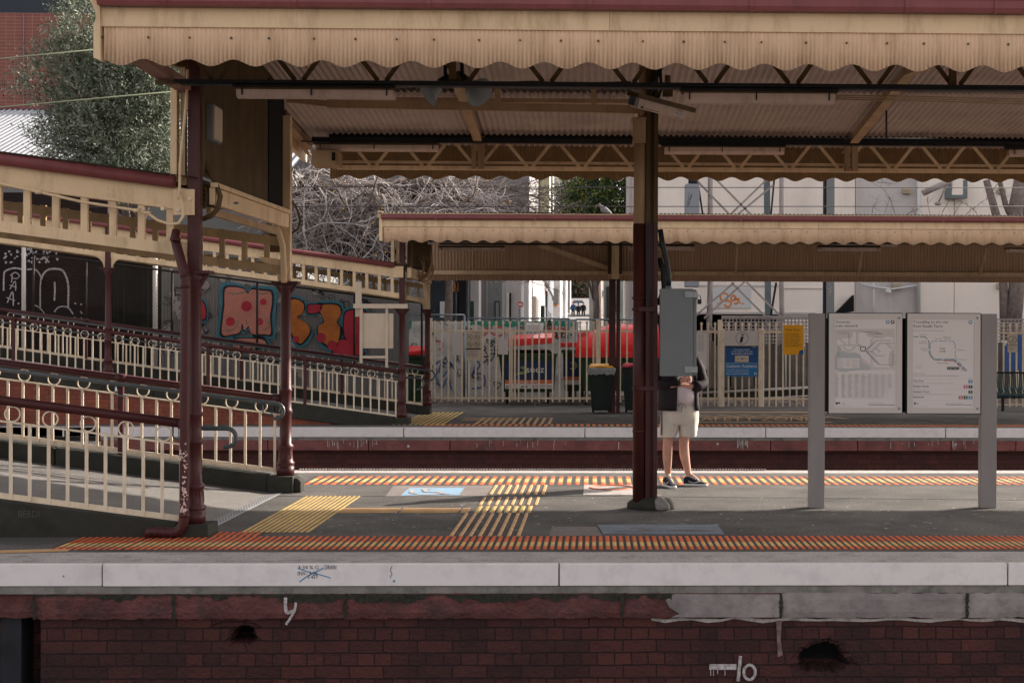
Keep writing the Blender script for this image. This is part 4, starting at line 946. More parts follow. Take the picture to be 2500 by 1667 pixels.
# horn loudspeakers
for lab, x, sgn in (('left grey horn loudspeaker hanging under the front tray', 1055, -1), ('right grey horn loudspeaker with a dark mouth, beside its twin', 1175, 1)):
    t = thing('horn_loudspeaker', lab, 'loudspeaker', P(x, 220, 12.4), 'horn loudspeakers under the canopy')
    a_ = P(x - sgn * 25, 205, 12.4); c_ = P(x + sgn * 12, 227, 12.35)
    if sgn > 0: c_ = P(1170, 226, 12.35); a_ = P(1135, 200, 12.5)
    q = MB(); d = (c_ - a_); q.tube([a_, a_ + d * .4, a_ + d * .75, c_], [.03, .05, .085, .13], 20, caps=False); q.tube([c_ - d * .001, a_ + d * .8, a_ + d * .3], [.126, .08, .02], 20, caps=False); q.build('horn', m_horn, t)
    q = MB(); q.tube([a_ - d * .5, a_ + d * .1], .055, 14); q.build('driver', m_black, t)
    q = MB(); q.bar(a_ - d * .2, a_ - d * .2 + Vector((0, 0, .28)), .02, .03, (1, 0, 0)); q.build('mount', m_black, t)
b = MB(); b.tube([P(1160, 203, 12.3), P(1300, 199, 12.3), P(1400, 204, 12.3), P(1540, 200, 12.3)], .005, 5); tag(b.build('cable', m_black), 'thin black cable sagging over the front tray between horns and column', 'cable')

# ================================================================ central column with pipe, box and camera
Yc = 14.95
def cx_(x): return P(x, 1000, Yc).x
zs = zat(547, Yc)
t = thing('steel_column', 'central steel column painted maroon below and brown above, on a lumpy base', 'column', (cx_(1590), Yc, 0))
for za, zb_, mm, nm in ((.04, zs, m_maroond, 'lower_shaft'), (zs, 4.62, m_brown, 'upper_shaft')):
    q = MB(); lean = .012
    xa, xb = cx_(1575), cx_(1604); dx = lean * 0
    q.box(xa, xa + .045, Yc - .1, Yc + .1, za, zb_); q.box(xb - .045, xb, Yc - .1, Yc + .1, za, zb_); q.box(xa + .045, xb - .045, Yc - .06, Yc - .04, za, zb_); q.build(nm, mm, t, bevel=.003)
q = MB(); q.box(cx_(1577), cx_(1582), Yc - .115, Yc - .101, zat(760, Yc), zat(545, Yc)); q.build('cover_strip', m_black, t)
q = MB()
for y in (522, 536):
    for x in (1580, 1597): p = P(x, y, Yc - .11); q.tube([p, p + Vector((0, .02, 0))], .012, 6)
q.build('bolt', m_brown, t)
base = thing('column_base', 'lumpy dark concrete hump around the foot of the central column', 'base', (cx_(1590), Yc, 0))
q = MB(); c = G(1590, 1236); q.loft([(c.x + .0, Yc - .0, 0, .245, .2), (c.x + .0, Yc, .06, .24, .19), (c.x + .01, Yc, .11, .19, .15), (c.x, Yc, .13, .1, .08)], 22, .03, 5); q.build('hump', m_kerb, base)
q = MB(); c = G(1640, 1240); q.prism([(cx_(1600), Yc - .22, 0), (cx_(1636), Yc - .2, 0), (cx_(1634), Yc - .2, .05), (cx_(1622), Yc - .2, .12), (cx_(1604), Yc - .2, .14), (cx_(1596), Yc - .2, .1)], (0, .3, 0)); q.build('slab', m_mort, base, bevel=.03)
t = thing('rainwater_pipe', 'round rainwater pipe with a boxy rain head beside the central column', 'downpipe', (cx_(1560), Yc, 0))
q = MB(); q.tube([P(1560, 1238, Yc - .05), P(1561, 547, Yc - .05)], .066, 18); q.build('lower_pipe', m_maroond, t)
q = MB(); q.tube([P(1561, 547, Yc - .05), P(1563, 350, Yc - .05)], .063, 18); q.build('upper_pipe', m_inner, t)
q = MB(); q.box(P(1546, 0, Yc).x, P(1576, 0, Yc).x, Yc - .14, Yc + .05, zat(350, Yc), zat(298, Yc)); q.box(P(1542, 0, Yc).x, P(1577, 0, Yc).x, Yc - .16, Yc + .05, zat(298, Yc), zat(292, Yc)); q.box(P(1544, 0, Yc).x, P(1577, 0, Yc).x, Yc - .15, Yc + .05, zat(353, Yc), zat(348, Yc)); q.build('rain_head', m_inner, t)
q = MB(); q.tube([P(1566, 295, Yc), P(1570, 270, Yc), P(1572, 160, Yc)], .05, 14); q.build('feed_pipe', m_inner, t)
q = MB()
for y in (728, 755, 948, 1052): q.tube([P(1560, y + 3, Yc - .05), P(1560, y - 3, Yc - .05)], .073 if y != 1052 else .069, 18)
for y in (755, 948): q.bar(P(1560, y, Yc - .125), P(1604, y, Yc - .125), .006, .045)
q.build('pipe_clamp', m_maroond, t)
b = MB(); b.tube([P(1612, 560, 14.85), P(1618, 600, 14.85), P(1628, 640, 14.85), P(1633, 680, 14.85), P(1632, 704, 14.85)], .028, 10); tag(b.build('cable', m_black), 'thick black cable sweeping down into the top of the grey box', 'cable')
b = MB(); b.tube([P(1608, 630, 14.95), P(1620, 660, 14.95), P(1622, 704, 14.95), P(1608, 745, 14.95)], .032, 10); tag(b.build('cable', m_black), 'second thick black cable close against the central column', 'cable')
b = MB(); b.tube([P(1585, 245, 14.8), P(1590, 215, 14.8), P(1602, 190, 14.8), P(1615, 165, 14.8)], .022, 8); b.tube([P(1600, 260, 14.8), P(1614, 220, 14.8), P(1612, 160, 14.8)], .016, 8); tag(b.build('cable', m_black), 'black cables above the surveillance camera', 'cable')
# enclosure
t = thing('electrical_enclosure', 'tall grey metal cabinet fixed to the central column, hiding a standing person', 'cabinet', P(1655, 918, 14.7))
x0, x1 = P(1612, 900, 14.6).x, P(1692, 900, 14.6).x; z0, z1 = zat(918, 14.6), zat(704, 14.6)
q = MB(); q.box(x0, x1, 14.6, 14.85, z0, z1); q.build('case', m_grey, t, bevel=.006)
q = MB(); q.box(x1 + .002, x1 + .036, 14.615, 14.85, z0 + .01, z1 - .01); q.build('door_edge', m_grey, t, bevel=.004)
for yy in (719, 902):
    q = MB(); a_ = P(1672, yy, 14.59); q.box(a_.x, x1 + .045, 14.582, 14.598, a_.z - .03, a_.z + .03)
    for u in (.02, .055): q.tube([(a_.x + u, 14.575, a_.z), (a_.x + u, 14.59, a_.z)], .006, 6)
    q.build('hinge', m_hinge, t)
q = MB(); a_ = P(1704, 728, 14.6); q.tube([(a_.x - .01, 14.6, a_.z - .01), (a_.x, 14.6, a_.z + .03), (a_.x + .02, 14.6, a_.z + .03), (a_.x + .03, 14.6, a_.z - .01)], .005, 6); q.box(a_.x - .005, a_.x + .035, 14.585, 14.615, a_.z - .06, a_.z - .012); q.build('padlock', m_ctray, t)
q = MB(); p = P(1632, 703, 14.75); q.lathe((p.x, 14.73, z1), [(.035, 0), (.035, .02), (.03, .03)], 12); q.build('gland', m_steel, t)
# camera
t = thing('surveillance_camera', 'boxy pale surveillance camera with a dark sunshield and PELCO badge', 'camera', P(1610, 260, 14.4))
A = P(1548, 237, 14.3); B2 = P(1672, 270, 14.7)
d = (B2 - A); L_ = d.length; d.normalize(); up = (Vector((0, -.35, 1)) - d * Vector((0, -.35, 1)).dot(d)).normalized(); sd_ = d.cross(up)
def ob(mb, a, b_, u0, u1, v0, v1): # box in camera frame: along d, up, side
    mb.hexa([A + d * a + up * u0 + sd_ * v0, A + d * b_ + up * u0 + sd_ * v0, A + d * b_ + up * u0 + sd_ * v1, A + d * a + up * u0 + sd_ * v1,
             A + d * a + up * u1 + sd_ * v0, A + d * b_ + up * u1 + sd_ * v0, A + d * b_ + up * u1 + sd_ * v1, A + d * a + up * u1 + sd_ * v1])
q = MB(); ob(q, .02, L_ - .04, -.1, .02, -.07, .07); q.build('body', m_diff, t, bevel=.012)
q = MB(); ob(q, -.02, L_ + .06, .03, .05, -.1, .1); ob(q, -.02, L_ + .06, .0, .03, .09, .1); ob(q, -.02, L_ + .06, .0, .03, -.1, -.09); q.build('sunshield', m_brown, t)
q = MB(); ob(q, -.012, .02, -.085, .005, -.055, .055); q.build('window', m_glass, t)
q = MB(); ob(q, .08, .3, -.085, -.08, .0705, .0725); ob(q, .06, .09, -.09, -.07, .0705, .0725); q.build('seam', m_black, t)
sg = 1 if sd_.y < 0 else -1
def cf(u, v): return A + d * (L_ - .165 + u * .1) + up * (-.066 + v * .03) + sd_ * (sg * .0745)
q = MB(); q.quad(*[A + d * (L_ - .18 + u) + up * (-.075 + v) + sd_ * (sg * .0725) for u, v in ((0, 0), (.13, 0), (.13, .045), (0, .045))]); q.build('badge', m_frame, t)
q = MB(); q.text('PELCO', 0, 1, 0, 1, 0, fn=cf); q.build('badge_lettering', m_ink, t)
q = MB(); p = P(1630, 228, 14.6); q.tube([p + Vector((0, 0, .18)), p + Vector((0, 0, .02))], .03, 10); q.box(p.x - .05, p.x + .05, 14.55, 14.65, p.z - .03, p.z + .06); q.build('mount', m_brown, t)

b = MB(); b.text('BERDI', 45, 96, 1262, 1246, YA - .142); tag(b.build('scratched_word', mat('faint_scratch', (.075, .075, .068), .9)), 'faint pale word BERDI scratched on the near ramp kerb', 'writing')
# ================================================================ information posts and posters
YS = G(1880, 1240).y
t = thing('information_board', 'two poster cases held between two tall grey square posts', 'information board', (P(2200, 1240, YS).x, YS, 0))
for xa, xb, yt in ((1976, 2013, 765), (2395, 2433, 766)):
    q = MB(); x0, x1 = P(xa, 1240, YS).x, P(xb, 1240, YS).x; q.box(x0, x1, YS, YS + .12, 0, P(xa, yt, YS).z); q.build('post', m_post, t, bevel=.004)
def Z1(x, y): return (2000 + x / 5.6, 740 + y / 5.6)
def Z2(x, y): return (2200 + x / 5.6, 740 + y / 5.6)
YB_ = YS + .0
for Zf, nm, (fx0, fy0, fx1, fy1), (ix0, iy0, ix1, iy1) in ((Z1, 'train network poster case', (133, 140, 1128, 1502), (213, 218, 1048, 1428)), (Z2, 'city travel poster case', (85, 142, 1078, 1505), (160, 222, 995, 1430))):
    a_ = Zf(fx0, fy0); c_ = Zf(fx1, fy1); A_ = P(a_[0], a_[1], YB_); C_ = P(c_[0], c_[1], YB_)
    q = MB(); q.box(A_.x - .008, C_.x + .008, YS + .001, YS + .055, C_.z - .008, A_.z + .008); o = q.build('case_back', m_black, t, bevel=.003)
    q = MB(); q.box(A_.x - .055 if Zf is Z1 else A_.x - .04, C_.x + .04, YS + .04, YS + .10, C_.z + .01, A_.z - .05); q.build('bracket', m_black, t)
    i_ = Zf(ix0, iy0); j_ = Zf(ix1, iy1); I_ = P(i_[0], i_[1], YB_); J_ = P(j_[0], j_[1], YB_)
    q = MB(); y0, y1 = YS - .012, YS
    q.box(A_.x, I_.x, y0, y1, C_.z, A_.z); q.box(J_.x, C_.x, y0, y1, C_.z, A_.z); q.box(I_.x, J_.x, y0, y1, I_.z, A_.z); q.box(I_.x, J_.x, y0, y1, C_.z, J_.z); fr = q.build('frame', m_frame, t)
    q = MB(); q.box(I_.x, J_.x, YS - .004, YS, J_.z, I_.z); pp = q.build('poster', m_paper, t)
    q = MB()
    for u, v in ((fx1 - 35, fy0 + 62), (fx1 - 35, fy1 - 62)):
        s_ = Zf(u, v); q.disc(s_[0], s_[1], 3.3, YS - .0125); 
    q.build('lock', m_ctray, t)
    q = MB()
    for u, v in ((fx1 - 35, fy0 + 62), (fx1 - 35, fy1 - 62)):
        s_ = Zf(u, v); q.circ(s_[0], s_[1], 2.3, .8, YS - .0135); q.disc(s_[0], s_[1], .9, YS - .0135)
    q.build('lock_ring', m_frame, t)
    Yp = YS - .0045
    ink, gr, pale = MB(), MB(), MB()
    if Zf is Z1:
        q = MB(); q.rect(*[v for v in (Zf(222, 0)[0], Zf(1028, 0)[0], Zf(0, 352)[1], Zf(0, 915)[1])], Yp); q.build('map_area', m_mapl, pp)
        q = MB(); q.blob([Zf(*p) for p in ((222, 690), (320, 665), (400, 685), (520, 672), (560, 700), (575, 780), (600, 820), (660, 850), (700, 900), (600, 914), (225, 914))], Yp - .0003); q.build('map_bay', m_mapw, pp)
        q = MB(); q.blob([Zf(*p) for p in ((470, 400), (620, 400), (680, 460), (960, 460), (1015, 500), (1015, 620), (960, 680), (950, 850), (1000, 905), (740, 900), (690, 830), (600, 760), (540, 690), (400, 660), (330, 640), (250, 560), (260, 490), (440, 470))], Yp - .0005); q.build('map_metro', m_paper, pp)
        q = MB(); q.rect(Zf(250, 0)[0], Zf(550, 0)[0], Zf(0, 750)[1], Zf(0, 892)[1], Yp - .0016); q.build('map_legend', m_paper, pp)
        for tx, x0, x1, yb_, yt in (('Victorian', 220, 420, 274, 238), ('train network', 222, 530, 327, 290)):
            ink.text(tx, Zf(x0, 0)[0], Zf(x1, 0)[0], Zf(0, yb_)[1], Zf(0, yt)[1], Yp)
        L1 = [[(240, 395), (360, 395), (385, 390), (400, 412), (402, 575), (545, 578)], [(240, 420), (340, 420), (365, 395)], [(262, 740), (262, 590), (275, 578), (545, 578), (560, 600)], [(275, 490), (355, 575)], [(560, 600), (510, 540), (512, 405), (535, 390), (760, 395), (850, 425)], [(680, 395), (710, 422), (860, 422)],
              [(632, 640), (705, 580), (705, 500), (740, 468), (880, 470)], [(640, 630), (780, 508), (980, 512)], [(640, 655), (705, 660), (820, 548), (1015, 550)], [(910, 555), (985, 622)], [(755, 622), (780, 628), (825, 675)], [(705, 662), (765, 718), (885, 718)], [(640, 660), (815, 842), (1000, 842), (1006, 820), (1006, 680)], [(710, 740), (710, 860), (740, 888), (960, 892)], [(325, 600), (370, 645), (430, 648), (480, 592)]]
        for l in L1: ink.stroke([Zf(*p) for p in l], .45, Yp - .0015)
        ink.curve([Zf(*p) for p in ((570, 600), (600, 596), (628, 600), (632, 625), (630, 650), (600, 655), (572, 650), (562, 625))], 1.6, Yp - .0015, closed=True)
        ink.stroke([Zf(640, 655), Zf(815, 840)], .9, Yp - .0014)
        q2 = random.Random(8)
        for l in L1:
            for k in range(len(l) - 1):
                (x0, y0), (x1, y1) = l[k], l[k + 1]; n = int(math.hypot(x1 - x0, y1 - y0) / 16)
                for i in range(n):
                    x = x0 + (x1 - x0) * i / n; y = y0 + (y1 - y0) * i / n; a = Zf(x + 8, y - 2); pale.rect(a[0], a[0] + q2.uniform(3, 6.5), a[1] - .4, a[1] + .4, Yp - .0025); pale.k -= 1
        pale.lines(Zf(255, 0)[0], Zf(345, 0)[0], [Zf(0, v)[1] for v in range(758, 890, 14)], .7, Yp - .003, q2)
        pale.lines(Zf(450, 0)[0], Zf(545, 0)[0], [Zf(0, v)[1] for v in range(770, 890, 14)], .7, Yp - .003, q2)
        pale.lines(Zf(365, 0)[0], Zf(430, 0)[0], [Zf(0, v)[1] for v in range(762, 870, 16)], .7, Yp - .003, q2)
        for c in range(9):
            x = 222 + c * 90.5; a = Zf(x, 0)[0]; n = 27 if c < 8 else 16
            pale.lines(a, a + 9.5, [Zf(0, 965 + i * 12.2)[1] for i in range(n)], .95, Yp, q2, rag=.55)
            if c: q3 = Zf(x - 9, 0)[0]; pale.rect(q3, q3 + .35, Zf(0, 958)[1], Zf(0, 1295)[1], Yp)
        gr.lines(Zf(220, 0)[0], Zf(395, 0)[0], [Zf(0, 936)[1]], .9, Yp, q2, rag=0)
        gr.lines(Zf(665, 0)[0], Zf(885, 0)[0], [Zf(0, 1366)[1]], .8, Yp, q2, rag=0); ink.lines(Zf(680, 0)[0], Zf(1030, 0)[0], [Zf(0, 1386)[1]], 1.1, Yp, q2, rag=0)
        for cxx, cm in ((937, m_blue), (1003, m_maroon)):
            s_ = Zf(cxx, 257); q = MB(); q.disc(s_[0], s_[1], 5, Yp); q.build('mode_symbol', cm, pp)
            gr2 = MB(); gr2.rect(s_[0] - 2.2, s_[0] + 2.2, s_[1] - 2.6, s_[1] + 2, Yp - .0006); gr2.build('mode_glyph', m_paper, pp)
        q = MB(); q.poly([P(*Zf(u, v), Yp) for u, v in ((220, 1354), (290, 1354), (283, 1372), (227, 1372))]); q.poly([P(*Zf(u, v), Yp) for u, v in ((226, 1374), (252, 1374), (238, 1394))]); q.build('state_emblem', m_ink, pp)
        gr.lines(Zf(312, 0)[0], Zf(355, 0)[0], [Zf(0, v)[1] for v in (1368, 1382)], .8, Yp, q2, rag=0); pale.lines(Zf(222, 0)[0], Zf(460, 0)[0], [Zf(0, 1406)[1]], .7, Yp, q2, rag=0)
    else:
        for tx, x0, x1, yb_, yt in (('Travelling to the city', 170, 645, 284, 240), ('from South Yarra', 168, 568, 333, 293), ('City', 530, 602, 640, 603), ('Loop', 526, 610, 677, 640), ('City Loop', 168, 303, 1080, 1048), ('Flinders Street', 168, 381, 1148, 1122), ('Southern Cross', 168, 386, 1222, 1197), ('Richmond', 168, 308, 1296, 1270)):
            (ink).text(tx, Zf(x0, 0)[0], Zf(x1, 0)[0], Zf(0, yb_)[1], Zf(0, yt)[1], Yp)
        for tx, x0, x1, yb_, yt in (('Direction of travel around the City Loop', 165, 592, 388, 366), ('Footscray', 242, 348, 440, 421), ('North', 293, 350, 530, 514), ('Melbourne', 243, 352, 553, 537), ('Flagstaff', 455, 553, 496, 477), ('Melbourne', 577, 686, 473, 456), ('Central', 596, 668, 496, 479), ('Southern', 264, 357, 634, 617), ('Cross', 300, 357, 656, 640), ('Parliament', 760, 872, 647, 630), ('Richmond', 790, 888, 779, 762), ('Flinders Street', 490, 645, 827, 808), ('Which platform?', 168, 328, 972, 955), ('Find your destination then check screens for next departing service', 168, 790, 1001, 984)):
            gr.text(tx, Zf(x0, 0)[0], Zf(x1, 0)[0], Zf(0, yb_)[1], Zf(0, yt)[1], Yp)
        q2 = random.Random(9)
        for y0, x1 in ((1090, 715), (1162, 248), (1237, 688)): pale.lines(Zf(168, 0)[0], Zf(x1, 0)[0], [Zf(0, y0)[1]], .8, Yp, q2, rag=0)
        for y0 in (1037, 1110, 1184, 1257, 1330): pale.rect(Zf(165, 0)[0], Zf(978, 0)[0], Zf(0, y0)[1], Zf(0, y0 + 2)[1], Yp)
        pale.lines(Zf(195, 0)[0], Zf(292, 0)[0], [Zf(0, v)[1] for v in (848, 870, 888)], .7, Yp, q2); gr.lines(Zf(918, 0)[0], Zf(978, 0)[0], [Zf(0, 1020)[1]], .8, Yp, q2, rag=0)
        gr.lines(Zf(612, 0)[0], Zf(840, 0)[0], [Zf(0, 1368)[1]], .8, Yp, q2, rag=0); ink.lines(Zf(612, 0)[0], Zf(975, 0)[0], [Zf(0, 1386)[1]], 1.0, Yp, q2, rag=0); pale.lines(Zf(165, 0)[0], Zf(370, 0)[0], [Zf(0, 1409)[1]], .7, Yp, q2, rag=0)
        Lb = [(400, 590), (402, 560), (420, 530), (460, 520), (690, 520), (722, 535), (738, 570), (740, 700), (748, 745), (770, 780), (905, 928)]
        Lb2 = [(400, 590), (400, 660), (415, 710), (445, 745), (490, 760), (700, 760), (735, 772), (905, 928)]
        Lg = [(170, 459), (300, 459), (335, 470), (365, 505), (382, 545), (383, 660), (398, 715), (430, 755), (480, 775), (705, 775), (735, 788), (882, 928)]
        Lp = [(570, 790), (700, 790), (735, 803), (795, 862)]
        q = MB(); q.curve([Zf(*p) for p in Lb], 1.3, Yp, sub=4); q.curve([Zf(*p) for p in Lb2], 1.3, Yp, sub=4); q.build('city_loop_line', m_blue, pp)
        q = MB(); q.curve([Zf(*p) for p in Lg], 1.5, Yp - .001, sub=4); q.build('green_line', m_green, pp)
        q = MB(); q.curve([Zf(*p) for p in Lp], 1.3, Yp - .002, sub=4); q.stroke([Zf(795, 862), Zf(825, 895), Zf(835, 930)], 1.2, Yp - .002); q.build('pink_line', m_pink, pp)
        q = MB()
        for (x, y, ux, uy, l_) in ((249, 459, 0, 1, 14), (362, 500, .6, -.8, 16), (503, 521, 0, 1, 14), (631, 521, 0, 1, 14), (392, 637, 1, 0, 20), (736, 637, 1, 0, 14), (568, 773, 0, 1, 30), (765, 806, .7, -.7, 30), (826, 868, .7, -.7, 30)):
            q.stroke([Zf(x - ux * l_, y - uy * l_), Zf(x + ux * l_, y + uy * l_)], 2.6, Yp - .003)
        q.build('station_marker', m_white, pp)
        q = MB(); q.rect(Zf(628, 0)[0], Zf(785, 0)[0], Zf(0, 872)[1], Zf(0, 910)[1], Yp); q.poly([P(*Zf(u, v), Yp) for u, v in ((785, 878), (800, 891), (785, 904))]); sb = q.build('station_tag', m_ink, pp)
        q = MB(); q.text('South Yarra', Zf(634, 0)[0], Zf(778, 0)[0], Zf(0, 901)[1], Zf(0, 880)[1], Yp - .0008); q.build('tag_lettering', m_white, pp)
        for x, y, n, mm in ((920, 1048, '5', m_blue), (853, 1120, '1', m_pink), (920, 1120, '3', m_green), (920, 1193, '3', m_green), (788, 1267, '1', m_pink), (853, 1267, '3', m_green), (920, 1267, '5', m_blue)):
            q = MB(); q.rect(Zf(x, 0)[0], Zf(x + 57, 0)[0], Zf(0, y)[1], Zf(0, y + 45)[1], Yp); q.build('platform_number_tile', mm, pp)
            q = MB(); w_ = 20 if n != '1' else 9; q.text(n, Zf(x + 29 - w_ / 2, 0)[0], Zf(x + 29 + w_ / 2, 0)[0], Zf(0, y + 37)[1], Zf(0, y + 9)[1], Yp - .0008); q.build('platform_number', m_white, pp)
        s_ = Zf(947, 260); q = MB(); q.disc(s_[0], s_[1], 5, Yp); q.build('mode_symbol', m_blue, pp); q = MB(); q.rect(s_[0] - 2.2, s_[0] + 2.2, s_[1] - 2.6, s_[1] + 2, Yp - .0006); q.build('mode_glyph', m_paper, pp)
        q = MB(); q.poly([P(*Zf(u, v), Yp) for u, v in ((170, 1357), (205, 1357), (200, 1372), (176, 1372))]); q.poly([P(*Zf(u, v), Yp) for u, v in ((178, 1374), (198, 1374), (188, 1395))]); q.build('state_emblem', m_ink, pp)
        ink.lines(Zf(205, 0)[0], Zf(243, 0)[0], [Zf(0, 1370)[1]], 1.2, Yp, q2, rag=0)
    ink.build('lettering', m_ink, pp); gr.build('small_lettering', m_inkg, pp); pale.build('fine_print', m_inkl, pp)

# ================================================================ the standing man
def skinbody(name, pts, edges, rad, m, parent, root=0, sub=2):
    me = bpy.data.meshes.new(name); wl = Vector(parent['_w'])
    me.from_pydata([tuple(Vector(p) - wl) for p in pts], edges, []); me.materials.append(m)
    o = bpy.data.objects.new(name, me); COL.objects.link(o); o.parent = parent; o['_w'] = parent['_w']
    sm = o.modifiers.new('s', 'SKIN'); sm.use_smooth_shade = True
    for i, r_ in enumerate(rad):
        d = me.skin_vertices[0].data[i]; d.radius = (r_, r_) if not isinstance(r_, tuple) else r_
    me.skin_vertices[0].data[root].use_root = True
    s2 = o.modifiers.new('u', 'SUBSURF'); s2.levels = sub; s2.render_levels = sub
    return o
YM = 17.3
man = thing('person', 'person in beige shorts and open dark jacket, arms folded, head behind the grey cabinet', 'person', (P(1655, 1185, YM).x, YM, 0))
def mp(x, y, dy=0): return P(x, y, YM + dy)
hipL, hipR = mp(1635, 1010), mp(1678, 1010)
J = {}
pts = [mp(1657, 1000), mp(1636, 1016), mp(1630, 1082, .0), mp(1629, 1116, .02), mp(1631, 1160, .02), mp(1633, 1174, -.12),
       mp(1679, 1016), mp(1669, 1080), mp(1671, 1112, .02), mp(1681, 1158, .02), mp(1706, 1176, -.04),
       mp(1657, 950), mp(1658, 908), mp(1658, 870), mp(1658, 852), mp(1658, 838, -.02), mp(1658, 822, -.02),
       mp(1625, 872), mp(1612, 905, .02), mp(1606, 938, -.02), mp(1640, 936, -.22), mp(1672, 925, -.24),
       mp(1691, 872), mp(1706, 905, .02), mp(1715, 936, -.03), mp(1684, 944, -.2), mp(1652, 938, -.24)]
ed = [(0, 1), (1, 2), (2, 3), (3, 4), (4, 5), (0, 6), (6, 7), (7, 8), (8, 9), (9, 10), (0, 11), (11, 12), (12, 13), (13, 14), (14, 15), (15, 16), (13, 17), (17, 18), (18, 19), (19, 20), (20, 21), (13, 22), (22, 23), (23, 24), (24, 25), (25, 26)]
rad = [.13, .095, .062, .064, .038, .035, .095, .064, .066, .038, .035, .14, .15, .11, .058, .088, .08, .065, .052, .045, .036, .03, .065, .052, .045, .036, .03]
# fingers of both hands, curled round the opposite arm
for hb, sx in ((21, 1), (26, -1)):
    base_ = pts[hb]
    for k in range(4):
        i0 = len(pts); dz = .028 - k * .019
        pts += [base_ + Vector((sx * .035, -.01, dz)), base_ + Vector((sx * (.062 + .006 * (k in (1, 2))), .0, dz - .004)), base_ + Vector((sx * (.078 + .006 * (k in (1, 2))), .03, dz - .008))]
        ed += [(hb, i0), (i0, i0 + 1), (i0 + 1, i0 + 2)]; rad += [.0095, .009, .008]
    i0 = len(pts); pts += [base_ + Vector((sx * .01, -.02, .035)), base_ + Vector((sx * .035, -.025, .055))]; ed += [(hb, i0), (i0, i0 + 1)]; rad += [.012, .01]
skinbody('body', pts, ed, rad, m_skin, man)
c = mp(1658, 838, -.02)
q = MB(); q.loft([(c.x, c.y + .02, c.z + .005, .092, .1), (c.x, c.y + .015, c.z + .06, .096, .105), (c.x, c.y + .01, c.z + .1, .08, .09), (c.x, c.y, c.z + .125, .04, .05)], 20, .01); q.build('hair', m_hair, man)
def rg(x0, x1, y, ry, dy=0, tl=0):
    a = mp(x0, y, dy); c_ = mp(x1, y, dy); return ((a.x + c_.x) / 2, (a.y + c_.y) / 2, (a.z + c_.z) / 2, abs(c_.x - a.x) / 2, ry, tl)
q = MB(); q.loft([rg(1624, 1701, 988, .19), rg(1614, 1702, 968, .235, -.02), rg(1616, 1699, 950, .24, -.02), rg(1618, 1698, 925, .2), rg(1620, 1698, 895, .15), rg(1628, 1690, 872, .12), rg(1642, 1676, 862, .09)], 28, .006, 3); q.build('shirt', m_shirt, man)
# shorts: waist and two legs
def legr(side, y, x0, x1, ry): return rg(x0, x1, y, ry)
q = MB(); q.loft([rg(1616, 1703, 984, .18), rg(1614, 1705, 996, .195), rg(1613, 1706, 1012, .19), rg(1614, 1706, 1030, .17), rg(1616, 1704, 1036, .15)], 30, .008, 2)
q.loft([rg(1612, 1664, 1008, .14), rg(1611, 1663, 1030, .15), rg(1610, 1657, 1048, .15), rg(1609, 1652, 1063, .148), rg(1611, 1650, 1066, .14)], 30, .028, 4, caps=False)
q.loft([rg(1655, 1706, 1008, .14), rg(1655, 1705, 1030, .15), rg(1658, 1703, 1048, .148), rg(1659, 1702, 1062, .145), rg(1661, 1700, 1065, .138)], 30, .028, 7, caps=False)
sh = q.build('shorts', m_short, man)
q = MB()
for dx in (0, 1.6, 3.2): q.tube([mp(1613.5 + dx, y_, -.09 - dx * .012) for y_ in (1003, 1020, 1040, 1062)], .0035, 5)
q.build('side_stripe', m_ink, man)
q = MB(); q.tube([mp(1657, 988, -.215), mp(1664, 985, -.22), mp(1672, 988, -.215), mp(1676, 996, -.205)], .004, 5); q.tube([mp(1670, 988, -.215), mp(1664, 996, -.21), mp(1663, 1006, -.2)], .004, 5); q.build('drawstring', m_inkg, man)
# jacket: open front, sleeves
def openloft(mb, rings, a0, a1, n=22, wob=.02, seed=1, th=.012):
    q_ = random.Random(seed); ph = q_.uniform(0, 6); vs = []
    for lay in (0, 1):
        for i, rr in enumerate(rings):
            for j in range(n + 1):
                tt = a0 + (a1 - a0) * j / n; k = 1 + wob * math.sin(4 * tt + ph + i * .8) + wob * .5 * math.sin(9 * tt - i); dd = -th * lay
                vs.append((rr[0] + (rr[3] * k + dd) * math.cos(tt), rr[1] + (rr[4] * k + dd) * math.sin(tt), rr[2]))
    m_ = len(rings) * (n + 1); fs = []
    for i in range(len(rings) - 1):
        for j in range(n):
            a = i * (n + 1) + j; b_ = a + n + 1; fs += [(a, a + 1, b_ + 1, b_), (m_ + a, m_ + b_, m_ + b_ + 1, m_ + a + 1)]
    for i in range(len(rings) - 1):
        for j in (0, n): a = i * (n + 1) + j; b_ = a + n + 1; fs.append((a, b_, m_ + b_, m_ + a))
    for j in range(n):
        for i in (0, len(rings) - 1): a = i * (n + 1) + j; fs.append((a, m_ + a, m_ + a + 1, a + 1))
    mb.add(vs, fs, True)
jr = [rg(1605, 1708, 1001, .235), rg(1606, 1707, 985, .25), rg(1608, 1706, 960, .262, -.01), rg(1610, 1706, 930, .24), rg(1614, 1704, 900, .19), rg(1620, 1698, 876, .15), rg(1634, 1684, 862, .11)]
q = MB(); openloft(q, jr, math.radians(-72 + 0), math.radians(-95 + 0) + 2 * math.pi - math.radians(0), wob=.012) if False else openloft(q, jr, math.radians(-38), math.radians(180 + 82), wob=.012)
q.tube([mp(1690, 876), mp(1706, 903, .02), mp(1716, 934, -.02), mp(1704, 944, -.12), mp(1690, 943, -.18)], [.085, .078, .07, .066, .056], 16)
q.tube([mp(1628, 876), mp(1612, 905, .02), mp(1605, 935, -.02), mp(1618, 940, -.14), mp(1660, 930, -.26)], [.085, .078, .07, .066, .058], 16)
q.build('jacket', m_jack, man)
